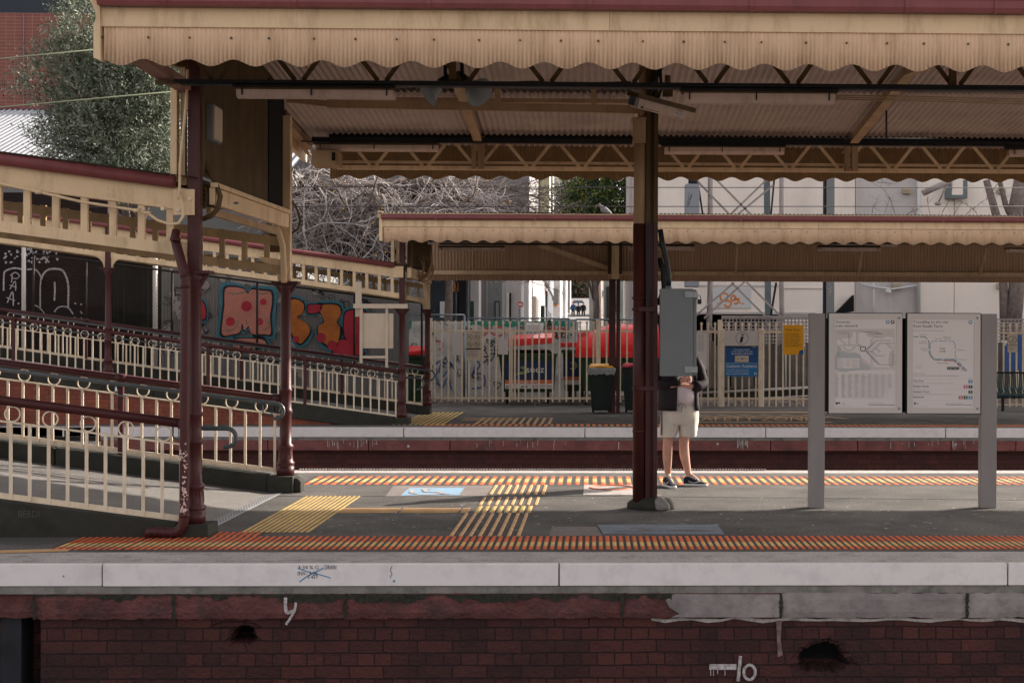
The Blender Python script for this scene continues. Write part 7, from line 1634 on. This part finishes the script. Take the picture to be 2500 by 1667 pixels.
# trellis fence behind the picket fence
t = bld('trellis_fence', 'timber lattice trellis in the shade under the cream building', 'fence', P(1880, 900, 41))
q = MB(); x0, x1 = P(1764, 0, 41).x, P(1988, 0, 41).x; z1 = zat(775, 41); z0 = zat(838, 41)
x = x0
while x < x1: q.box(x, x + .035, 41, 41.02, z0, z1); x += .105
z = z0
while z < z1: q.box(x0, x1, 40.975, 40.998, z, z + .035); z += .1
q.box(x0, x1, 40.96, 41.03, z1, z1 + .06); q.build('lattice', m_pole, t)
q = MB(); x0, x1 = P(2426, 0, 41).x, P(2640, 0, 41).x; x = x0
while x < x1: q.box(x, x + .035, 41, 41.02, z0, z1); x += .105
z = z0
while z < z1: q.box(x0, x1, 40.975, 40.998, z, z + .035); z += .1
q.build('lattice', m_pole, t)
t = bld('timber_fence', 'weathered dark boards and bent sheets behind the right picket fence', 'fence', P(1850, 990, 40.5))
q = MB(); x = P(1690, 0, 40.6).x; xe = P(2640, 0, 40.6).x; qq = random.Random(12)
while x < xe:
    wd = qq.uniform(.1, .2); q.box(x, x + wd, 40.6 + qq.uniform(0, .05), 40.67, -.05, zat(838, 40.6) + qq.uniform(-.08, .08)); x += wd + qq.choice([.005, .01, .05])
q.build('board', m_timber2 if 'm_timber2' in globals() else mat('weathered_board', (.12, .10, .085), .9, var=.4, vs=2, dirt=(.03, .04, .035), damt=.7, ds=1.5, streak=.1), t)
b = MB(); b.prism([P(2452, 905, 39.5), P(2510, 905, 39.5), P(2510, 815, 39.5), P(2470, 820, 39.5), P(2455, 850, 39.5)], (0, .1, 0)); tag(b.build('tarpaulin', m_gblue), 'scrap of blue tarpaulin behind the bench at the right edge', 'tarpaulin')
b = MB(); b.tube([P(1700, 985, 38.5), P(1850, 972, 38.5), P(2000, 965, 38.5)], .02, 6); b.tube([P(1700, 960, 38.8), P(1990, 945, 38.8)], .04, 6); tag(b.build('rail_pipe', m_wdec), 'pale fallen pipes lying behind the right picket fence', 'pipe')
t = bld('retaining_sleeper', 'mossy concrete sleepers lying behind the right picket fence', 'sleeper', P(1850, 970, 39.5))
q = MB(); pbox(q, 1700, 2700, 948, 972, 39.4, .5); q.build('beam', m_kerb, t, bevel=.02)
# leaf litter on the bank
b = MB(); qq = random.Random(31); vs = []
for i in range(5000):
    x = qq.uniform(2, 12) if i % 3 else qq.uniform(-5, 3); y = YB + qq.uniform(.1, 2.6) + .3; s_ = qq.uniform(.02, .05); a = qq.uniform(0, 3.1); c_, d_ = math.cos(a) * s_, math.sin(a) * s_; z = qq.uniform(0, .1)
    vs.append(((x - c_, y - d_, z), (x + d_, y - c_, z + .02), (x + c_, y + d_, z + .03), (x - d_, y + c_, z)))
for v in vs: b.quad(*v)
tag(b.build('leaf_litter', m_bark), 'dead leaves along the foot of the picket fence', kind='stuff')

# ---- street side buildings, seen under the far canopy
def facade(label, xa, xb, yt, Y, m, dep=6, zb_=-.1, extra=(), name='street_building'):
    t = bld(name, label, 'building', P((xa + xb) / 2, 800, Y)); q = MB(); pbox(q, xa, xb, yt, 900, Y, dep, zb_); q.build('wall', m, t)
    for nm, mm, (a, b_, c, d), off in extra: q = MB(); pbox(q, a, b_, c, d, Y - off, off * .98); q.build(nm, mm, t)
    return t
facade('dark building with white tanks at its foot, left end of the street', 1040, 1142, 640, 44, m_gdark, extra=(('tank', m_wallw, (1074, 1088, 736, 775), .6), ('tank', m_wallg, (1088, 1095, 750, 775), .5), ('downpipe', m_gpole, (1112, 1116, 640, 790), .1), ('column', m_blackc, (1120, 1138, 640, 790), .2), ('sign', m_gorg, (1104, 1120, 690, 712), .1)), dep=2)
facade('concrete pier stained with green moss beside the mesh fence', 1140, 1169, 640, 45, m_wallg, extra=(('moss_stain', m_leafd, (1145, 1157, 735, 790), .02),), dep=1)
facade('grey building with dark frame between the pier and the garage', 1169, 1226, 640, 47, m_ggrey, extra=(('edge', m_wallg, (1188, 1189.5, 640, 800), .03), ('door_frame', m_black, (1208, 1220, 735, 800), .05), ('door', m_ggrey, (1210, 1218, 738, 800), .08)), dep=2)
facade('pale garage with white panels and black edge', 1226, 1272, 640, 50, m_wallg, extra=(('white_panel', m_wallw, (1226, 1234, 705, 800), .05), ('white_panel', m_wallc, (1236, 1243, 715, 800), .05), ('black_edge', m_black, (1243, 1248, 715, 800), .06)), dep=2)
facade('bright white building behind the no entry sign', 1271, 1292, 600, 55, m_wallw, dep=2)
# receding grey brick building along the street
t = bld('brick_building', 'grey brick building running up the street, with dark metal cladding and tall windows', 'building', P(1310, 800, 60))
A0, A1 = P(1291, 800, 56), P(1346, 800, 120); z0 = -.1; zt_ = 14
q = MB(); q.prism([(A0.x, 56, z0), (A1.x, 120, z0), (A1.x - 12, 120, z0), (A0.x - 12, 56, z0)], (0, 0, 14)); q.build('wall', brickmat('grey_brick', (.27, .255, .25), (.2, .19, .19), (.3, .28, .27), bw=.5, rh=.16, squash=1, damt=.1), t)
def onw(mb, ta, tb, z0_, z1_, o=.05):
    a = A0.lerp(A1, ta); b_ = A0.lerp(A1, tb); n = Vector(((A1 - A0).y, -(A1 - A0).x, 0)).normalized() * o
    mb.hexa([(a.x, a.y, z0_), (a.x + n.x, a.y + n.y, z0_), (b_.x + n.x, b_.y + n.y, z0_), (b_.x, b_.y, z0_), (a.x, a.y, z1_), (a.x + n.x, a.y + n.y, z1_), (b_.x + n.x, b_.y + n.y, z1_), (b_.x, b_.y, z1_)])
q = MB(); onw(q, .55, 1, 0, 4.6, .15); q.build('dark_cladding', m_gdark, t)
for ta, tb in ((.05, .1), (.13, .18), (.34, .42), (.62, .66), (.75, .8)):
    q = MB(); onw(q, ta, tb, .5, 3.4, .2); q.build('door', m_black if ta > .3 else m_wallg, t)
for k in range(6): q = MB(); onw(q, .4 + k * .1, .46 + k * .1, 5.0, 9, .2); q.build('window', m_zinc, t)
facade('white shop at the corner up the street with a bulging upper storey', 1346, 1368, 600, 125, m_wallw, zb_=2, extra=(('shopfront', m_ggrey, (1348, 1364, 705, 740), .4), ('orange_band', m_gorg, (1348, 1362, 743, 746), .5)), dep=8)
facade('slim white building farther up the street', 1368, 1382, 640, 150, m_wallw, zb_=3, extra=(('window', m_glass, (1371, 1373, 700, 735), .4),), dep=8)
facade('brown brick building deep in the street', 1382, 1392, 640, 175, m_pole, zb_=3, dep=8)
facade('pale cottage on the right side of the street', 1462, 1484, 640, 160, m_wallc, zb_=3, extra=(('window', m_glass, (1468, 1473, 710, 725), .4),), dep=10)
facade('green painted shop on the right of the street, behind the steel column', 1474, 1532, 600, 60, m_gpole, zb_=0, extra=(('door', m_black, (1480, 1488, 700, 800), .1), ('window', m_glass, (1496, 1510, 690, 760), .1)), dep=4)
# far wooded end of the street
def leafcloud(name, blobs, nper, size, mats, label, cat, kind=None, seed=1, asp=.5, trunk=None, upb=.2, clump=9):
    rs = np.random.RandomState(seed); V = []; F = []; MI = []
    for (c, r3, w_) in blobs:
        nb = int(nper * w_)
        ncl = max(1, nb // clump)
        u = rs.normal(size=(ncl, 3)); u /= np.linalg.norm(u, axis=1)[:, None]; rad = rs.uniform(.35, 1.05, (ncl, 1)) ** .6
        cc = np.array(c) + u * rad * np.array(r3)
        cm = rs.choice(len(mats), ncl, p=[.62, .38] if len(mats) == 2 else None)
        for i in range(ncl):
            d = u[i] + np.array([0, 0, upb]) + rs.normal(size=3) * .35; d /= np.linalg.norm(d)
            L_ = size * rs.uniform(3, 6)
            for k in range(clump):
                p = cc[i] + d * L_ * (k / clump) + rs.normal(size=3) * size * .25
                e = d * .5 + rs.normal(size=3) * .7; e /= np.linalg.norm(e); f = np.cross(e, rs.normal(size=3)); f /= (np.linalg.norm(f) + 1e-9)
                s_ = size * rs.uniform(.6, 1.2); a = p; b_ = p + e * s_ * .5 + f * s_ * asp * .5; c_ = p + e * s_; g_ = p + e * s_ * .5 - f * s_ * asp * .5
                o = len(V); V += [a, b_, c_, g_]; F.append((o, o + 1, o + 2, o + 3)); MI.append(cm[i])
    me = bpy.data.meshes.new(name); return V, F, MI
def tree(name, label, base, blobs, nper, size, mats, seed, asp=.5, limbs=(), rt=.15, barkm=None, upb=.2, clump=9, cat='tree'):
    t = thing(name, label, cat, base); V, F, MI = leafcloud(name, blobs, nper, size, mats, label, cat, seed=seed, asp=asp, upb=upb, clump=clump)
    q = MB(); q.v = [tuple(v) for v in V]; q.f = F; q.m = [int(m_) for m_ in MI]; q.s = [False] * len(F); q.build('crown', mats, t)
    q = MB(); qq = random.Random(seed); top = Vector(blobs[0][0])
    q.tube([base, base.lerp(top, .4) + Vector((.1, 0, 0)), base.lerp(top, .75), top], [rt, rt * .75, rt * .5, rt * .2], 8)
    for (c, r3, w_) in blobs:
        for k in range(7):
            s_ = base.lerp(top, qq.uniform(.45, .9)); e = Vector(c) + Vector((qq.uniform(-.8, .8) * r3[0], qq.uniform(-.8, .8) * r3[1], qq.uniform(-.4, .8) * r3[2])); md = s_.lerp(e, .5) + Vector((qq.uniform(-.2, .2), 0, qq.uniform(-.1, .3))); q.tube([s_, md, e], [rt * .35, rt * .18, .012], 5)
    q.build('trunk', barkm or m_bark, t); return t
def pb(x, y, Y, rx, ry, w_=1, rd=None):
    c = P(x, y, Y); s_ = Y / FP; return ((c.x, c.y, c.z), (rx * s_, (rd or rx) * s_, ry * s_), w_)
YO = 40
tree('olive_tree', 'large grey green olive tree between the left canopy corner and the tiled building', Vector((P(270, 800, YO).x, YO, 0)),
     [pb(385, 210, YO, 50, 90, .9), pb(300, 150, YO, 70, 60, .9), pb(290, 330, YO, 105, 95, 1.5), pb(330, 220, YO, 85, 90, 1.2), pb(240, 240, YO, 90, 90, 1.1), pb(200, 75, YO, 50, 85, .45), pb(135, 190, YO, 70, 45, .2), pb(190, 335, YO, 68, 62, .7), pb(200, 150, YO, 75, 60, .6), pb(370, 380, YO, 60, 60, .6), pb(85, 225, YO, 60, 30, .07), pb(115, 350, YO, 45, 25, .08), pb(330, 430, YO, 110, 40, .6)], 8500, .135, [m_leafo, m_leafs], 21, asp=.26, upb=.45, clump=12)
tree('street_tree', 'dense dark green tree with yellowish tips, left of the central column', Vector((P(1450, 800, 52).x, 52, 0)), [pb(1450, 480, 52, 62, 70, 1.3), pb(1415, 500, 52, 38, 38, .5), pb(1500, 470, 52, 40, 60, .7)], 7000, .16, [m_leafd, m_leafy], 5, asp=.3)
tree('hedge_tree', 'brownish winter trees closing the far end of the street', Vector((P(1415, 730, 300).x, 300, 8)), [pb(1410, 700, 300, 40, 35, 1), pb(1450, 690, 300, 30, 40, 1), pb(1390, 660, 300, 50, 30, 1)], 2500, 1.0, [mat('brown_twiggy_foliage', (.16, .11, .075), .9, var=.4), m_leafo], 6)
# bare vine thicket
t = bld('bare_vine_thicket', 'huge tangle of bare pale vines and twigs behind the far ramp canopy', 'vine', P(900, 900, 41)); qq = random.Random(77)
q = MB(); YV = 42.2
for cx, cy, rx, ry in ((800, 560, 95, 110), (930, 550, 110, 95), (1050, 520, 80, 60), (760, 490, 60, 60), (860, 620, 150, 60), (1010, 470, 110, 35), (700, 580, 60, 60), (1130, 505, 60, 28)):
    c = P(cx, cy, YV); s_ = YV / FP; r1, r2 = rx * s_, ry * s_
    q.loft([(c.x + qq.uniform(-.1, .1), c.y, c.z + r2 * math.sin(a), r1 * math.cos(a) * qq.uniform(.85, 1.1), .7 * math.cos(a)) for a in [-1.4 + k * .35 for k in range(9)]], 26, .05, cx)
q.build('dark_core', mat('vine_core', (.035, .026, .022), .95, var=.5, vs=5, bump=1, bs=9), t)
def vine(q, p, d, L_, r, n=9, curl=.5, droop=0):
    pts = [Vector(p)]; d = Vector(d).normalized(); st_ = L_ / n; ax = Vector((qq.gauss(0, 1), qq.gauss(0, 1), qq.gauss(0, 1)))
    for i in range(n):
        d = (d + ax * curl * .12 + Vector((qq.gauss(0, 1), qq.gauss(0, .5), qq.gauss(0, 1))) * curl * .22 + Vector((0, 0, -droop * .1))).normalized(); pts.append(pts[-1] + d * st_)
    q.tube(pts, [r * (1 - .7 * i / n) for i in range(n + 1)], 4, caps=False); return pts
q1, q2_ = MB(), MB()
for i in range(1300):
    u = qq.random(); x = 690 + 520 * u ** 1.25; y = qq.gauss(520 + 20 * (1 - u), 60 if u < .6 else 34); y = min(max(y, 425), 655)
    Yv_ = 41.3 + qq.uniform(-.9, .8); p = P(x, y, Yv_); a = qq.uniform(0, 6.28)
    if qq.random() < .45: a = qq.gauss(-.25, .5)
    d = (math.cos(a), qq.uniform(-.3, .2), math.sin(a)); r = qq.choice([.006, .008, .010, .014, .026]); tgt = q1 if qq.random() < .62 else q2_
    pts = vine(tgt, p, d, qq.uniform(.6, 2.2), r, 9, .9, .3)
    for k in range(2):
        s_ = pts[qq.randrange(2, 8)]; vine(tgt, s_, (qq.gauss(0, 1), qq.gauss(0, .4), qq.gauss(0, 1)), qq.uniform(.2, .7), r * .6, 5, .9)
q1.build('pale_vines', m_twig, t); q2_.build('brown_vines', m_twig2, t)
q = MB()
for x, y, dx, dy, L_, r in ((760, 640, .3, 1, 3, .05), (860, 640, .1, 1, 3, .06), (900, 640, -.3, 1, 2.8, .05), (1000, 500, 1, .15, 4, .05), (900, 470, 1, -.1, 4.5, .06), (960, 520, 1, .0, 4, .045), (1040, 540, 1, .3, 3.5, .04), (820, 450, 1, -.25, 4, .06), (1080, 470, 1, -.2, 3, .04)):
    vine(q, P(x, y, 41), (dx, 0, dy), L_, r, 12, .35)
q.build('thick_stems', m_bark, t)
q = MB()
for i in range(70):
    x, y = qq.uniform(740, 1290), qq.uniform(440, 640); p = P(x, y, 40.3); s_ = qq.uniform(.02, .045); q.quad(p, p + Vector((s_, 0, s_ * .5)), p + Vector((s_ * .8, .02, s_ * 1.5)), p + Vector((-s_ * .3, .01, s_)))
q.build('yellow_leaves', m_leafa, t)
# branches reaching right over the far canopy, with fine twigs
t = bld('bare_tree', 'bare tree branches reaching right in front of the white buildings', 'tree', P(1180, 900, 42.5)); q = MB(); q.tube([P(1090, 900, 42.5), P(1100, 620, 42.5), P(1110, 520, 42.5)], [.14, .1, .06], 8); q.build('trunk', m_bark, t)
q = MB()
for i in range(26):
    y = qq.uniform(435, 525); x = qq.uniform(1080, 1220); pts = vine(q, P(x, y, 42.5 + qq.uniform(-.6, .6)), (1, qq.uniform(-.1, .1), qq.gauss(-.02, .22)), qq.uniform(1.8, 3.6), qq.uniform(.012, .03), 14, .35)
    for k in range(9):
        s_ = pts[qq.randrange(1, 13)]; p2 = vine(q, s_, (qq.uniform(.2, 1), qq.uniform(-.3, .3), qq.gauss(0, .8)), qq.uniform(.3, 1.1), .009, 7, .7)
        for j in range(2): vine(q, p2[qq.randrange(2, 6)], (qq.gauss(.3, 1), 0, qq.gauss(0, 1)), qq.uniform(.1, .35), .005, 4, .6)
for i in range(12):
    x, y = qq.uniform(1080, 1330), qq.uniform(640, 735); pts = vine(q, P(x - 40, y - 60, 41), (1, 0, qq.gauss(-.5, .3)), qq.uniform(.8, 2), .012, 9, .6)
    for k in range(6): vine(q, pts[qq.randrange(2, 9)], (qq.gauss(.3, 1), 0, qq.gauss(-.1, 1)), qq.uniform(.2, .6), .006, 5, .6)
q.build('branches', m_twig2, t)
t = bld('bare_tree', 'pale leaning tree trunks at the right edge in front of the cream building', 'tree', P(2470, 900, 44))
for l, w_ in (([(2408, 440), (2432, 525), (2450, 700), (2452, 830)], .13), ([(2490, 440), (2478, 520), (2482, 700), (2470, 830)], .24), ([(2440, 440), (2455, 500), (2480, 560)], .09), ([(2505, 440), (2492, 540)], .1)):
    q = MB(); q.tube([P(x, y, 44) for x, y in l], [w_ * .8, w_, w_ * 1.05, w_ * 1.1][:len(l)], 12); q.build('trunk', m_bark, t)
q = MB()
for x, y, a in ((2130, 520, 1.2), (2160, 520, 1.5), (2185, 520, 1.9), (2215, 525, .8), (2270, 522, 1.6), (2300, 520, 1.2), (2330, 522, .9), (2360, 523, .8), (2385, 522, 1.9), (2140, 445, -.6), (2420, 470, 1), (2460, 500, 2)):
    pts = vine(q, P(x, y, 43.5), (math.cos(a), 0, math.sin(a)), qq.uniform(.5, 1.4), .012, 7, .7)
    for k in range(5): vine(q, pts[qq.randrange(2, 7)], (qq.gauss(0, 1), 0, qq.gauss(.3, 1)), qq.uniform(.15, .4), .006, 4, .5)
q.build('branches', m_bark, t)
# overhead wires and utility poles
for y0, y1, lab in ((456, 459, 'upper of the two dark overhead wires above the tracks'), (505, 504, 'lower of the two dark overhead wires above the tracks')):
    b = MB(); b.tube([P(200, y0, 23.5), P(1200, (y0 + y1) / 2, 23.5), P(2900, y1, 23.5)], .0075, 6); tag(b.build('overhead_wire', m_wire), lab, 'wire', 'overhead wires')
b = MB(); b.tube([P(-100, 153, 20), P(226, 122, 20)], .0085, 6); tag(b.build('overhead_wire', m_gwire), 'upper pale green wire crossing the olive tree', 'wire')
b = MB(); b.tube([P(-100, 271, 20), P(422, 224, 20)], .0085, 6); tag(b.build('overhead_wire', m_gwire), 'lower pale green wire crossing the olive tree', 'wire')
for x, w_, mm, lab, Y in ((1448, .2, m_gpole, 'dark utility pole beside the street, left of the steel column', 75), (1463, .2, m_pole, 'brown timber utility pole on the right of the street', 95)):
    b = MB(); b.tube([P(x, 900, Y), P(x - 1, 500, Y)], w_, 10); tag(b.build('utility_pole', mm), lab, 'pole')
t = bld('no_entry_sign', 'round red NO ENTRY sign on a thin post', 'sign', P(1270, 800, 43))
q = MB(); q.tube([P(1269, 830, 43), P(1269, 735, 43)], .03, 8); q.build('post', m_steel, t)
q = MB(); q.disc(1270, 743, 8.3, 42.95, 24); q.build('backing', m_white, t)
q = MB(); q.k = 4; q.disc(1270, 743, 7.4, 42.94, 24); q.build('disc', m_redw, t)
q = MB(); q.k = 10; q.rect(1264.5, 1275.5, 741.5, 744.8, 42.93); q.text('NO', 1266.5, 1273.5, 740.4, 737.4, 42.93); q.text('ENTRY', 1265, 1275, 749, 746.4, 42.93); q.build('lettering', m_white, t)
# people in the street
def figure(label, x, yfeet, Y, h, coat, legs, hair, hat=None, group='people walking in the street'):
    p = P(x, yfeet, Y); t = thing('person', label, 'person', p, group); k = h / 1.75
    W = lambda a, b_, c: p + Vector((a, b_, c)) * k
    pts = [W(0, 0, .95), W(-.1, 0, .9), W(-.11, .05, .5), W(-.12, .12, .08), W(-.12, 0, .04), W(.1, 0, .9), W(.11, -.03, .5), W(.12, -.1, .08), W(.12, -.22, .04), W(0, 0, 1.2), W(0, 0, 1.42), W(0, 0, 1.55), W(0, 0, 1.68), W(-.2, 0, 1.4), W(-.26, 0, 1.12), W(-.24, -.06, .86), W(.2, 0, 1.4), W(.26, 0, 1.12), W(.24, -.06, .86)]
    ed = [(0, 1), (1, 2), (2, 3), (3, 4), (0, 5), (5, 6), (6, 7), (7, 8), (0, 9), (9, 10), (10, 11), (11, 12), (10, 13), (13, 14), (14, 15), (10, 16), (16, 17), (17, 18)]
    skinbody('body', pts, ed, [r_ * k for r_ in (.14, .09, .06, .045, .05, .09, .06, .045, .05, .13, .1, .06, .09, .06, .045, .035, .06, .045, .035)], m_skin2, t, sub=1)
    q = MB(); c = p; q.loft([(c.x, c.y, c.z + zz * k, rx * k, ry * k) for zz, rx, ry in ((.82, .2, .14), (1.0, .19, .14), (1.2, .19, .14), (1.38, .2, .13), (1.47, .12, .09))], 14, .02, 1)
    for s_ in (-1, 1): q.tube([W(s_ * .17, 0, 1.4), W(s_ * .27, 0, 1.12), W(s_ * .25, -.06, .88)], [.075 * k, .065 * k, .055 * k], 8)
    q.build('coat', coat, t)
    q = MB(); q.tube([W(-.09, 0, .92), W(-.11, .05, .5), W(-.12, .12, .06)], [.1 * k, .08 * k, .06 * k], 8); q.tube([W(.09, 0, .92), W(.11, -.03, .5), W(.12, -.1, .06)], [.1 * k, .08 * k, .06 * k], 8); q.build('trousers', legs, t)
    q = MB(); q.loft([(c.x, c.y + .01, c.z + zz * k, r_ * k, r_ * k * 1.1) for zz, r_ in ((1.64, .095), (1.7, .1), (1.76, .085), (1.79, .04))], 12, .01, 2); q.build('hat' if hat else 'hair', hat or hair, t)
    return t
figure('person in a blue coat and red beanie, leftmost of three walking up the street', 1399, 776, 163, 1.8, m_navyc2 if 'm_navyc2' in globals() else mat('blue_coat', (.03, .09, .2), .8), m_blackc, m_hair, hat=m_redw)
figure('shorter person in black, middle of three walking up the street', 1412, 777, 163, 1.66, m_blackc, m_blackc, m_hair)
figure('person in black, rightmost of three walking up the street', 1424, 777, 163, 1.82, m_blackc, m_blackc, m_hair)
figure('person in white top and dark coat standing by the utility pole', 1468, 826, 100, 1.7, m_wallw, m_navyc, m_hair)
figure('person in dark clothes half behind the dark utility pole', 1452, 824, 100, 1.78, m_blackc, m_blackc, m_hair)
def carf(label, x, yb_, Y, m):
    p = P(x, yb_, Y); t = thing('parked_car', label, 'car', p, 'cars in the street')
    def W(a, b_, c): return (p.x + a, p.y + b_, p.z + c)
    q = MB(); sec = [(-.0, .78, .35, .8), (.05, .86, .3, .9), (.9, .9, .25, 1.0), (1.2, .9, .25, 1.02), (3.4, .9, .25, 1.05), (4.2, .84, .3, .98)]
    n = 12; vs = []
    for y, w_, z0_, z1_ in sec:
        for j in range(n):
            a = 2 * math.pi * j / n; cx_2, sx_2 = math.cos(a), math.sin(a); ux = abs(cx_2) ** .4 * (1 if cx_2 > 0 else -1); uz = abs(sx_2) ** .5 * (1 if sx_2 > 0 else -1); vs.append(W(w_ * ux, y, (z0_ + z1_) / 2 + (z1_ - z0_) / 2 * uz))
    q.add(vs, [(i * n + j, i * n + (j + 1) % n, (i + 1) * n + (j + 1) % n, (i + 1) * n + j) for i in range(len(sec) - 1) for j in range(n)] + [tuple(range(n))[::-1], tuple(range((len(sec) - 1) * n, len(sec) * n))], True)
    q.hexa([W(-.66, 1.75, 1.46), W(.66, 1.75, 1.46), W(.66, 3.1, 1.46), W(-.66, 3.1, 1.46), W(-.6, 1.8, 1.52), W(.6, 1.8, 1.52), W(.6, 3.05, 1.52), W(-.6, 3.05, 1.52)]); q.build('body', m, t)
    q = MB(); q.hexa([W(-.82, 1.05, 1.0), W(.82, 1.05, 1.0), W(.82, 3.7, 1.0), W(-.82, 3.7, 1.0), W(-.66, 1.72, 1.455), W(.66, 1.72, 1.455), W(.66, 3.12, 1.455), W(-.66, 3.12, 1.455)]); q.build('window', m_glass, t)
    for s_ in (-1, 1):
        q = MB(); q.box(p.x + s_ * .68 - .16, p.x + s_ * .68 + .16, p.y - .04, p.y + .1, p.z + .62, p.z + .76); q.build('headlight', m_zinc, t)
        for yy in (.85, 3.4): q = MB(); q.tube([W(s_ * .82, yy, .32), W(s_ * .62, yy, .32)], .32, 16); q.build('wheel', m_black, t)
    q = MB(); q.box(p.x - .45, p.x + .45, p.y - .03, p.y + .1, p.z + .4, p.z + .55); q.build('grille', m_black, t)
carf('white car coming down the street, mostly behind the mesh fence', 1376, 840, 83, m_car)
carf('small pale car far up the street behind the walking people', 1411, 757, 210, m_car)
# pigeon
t = thing('pigeon', 'grey pigeon sitting on the roof edge of the far canopy', 'pigeon', P(1475, 521, 28.2)); YPg = 28.2
q = MB(); q.tube([P(1459, 501, YPg), P(1463, 500, YPg), P(1467, 504, YPg), P(1472, 510, YPg), P(1480, 516, YPg), P(1488, 521, YPg), P(1496, 526, YPg)], [.012, .028, .03, .062, .066, .045, .012], 12); q.build('body', mat('pigeon_feathers', (.17, .15, .16), .7, var=.2, vs=30), t)
q = MB(); q.tube([P(1458, 502, YPg), P(1454, 503, YPg)], [.008, .003], 5); q.tube([P(1472, 516, YPg), P(1472, 523, YPg)], .006, 5); q.build('beak_and_legs', m_orp, t)
# tidy helper data
for o in COL.objects:
    if '_w' in o: del o['_w']
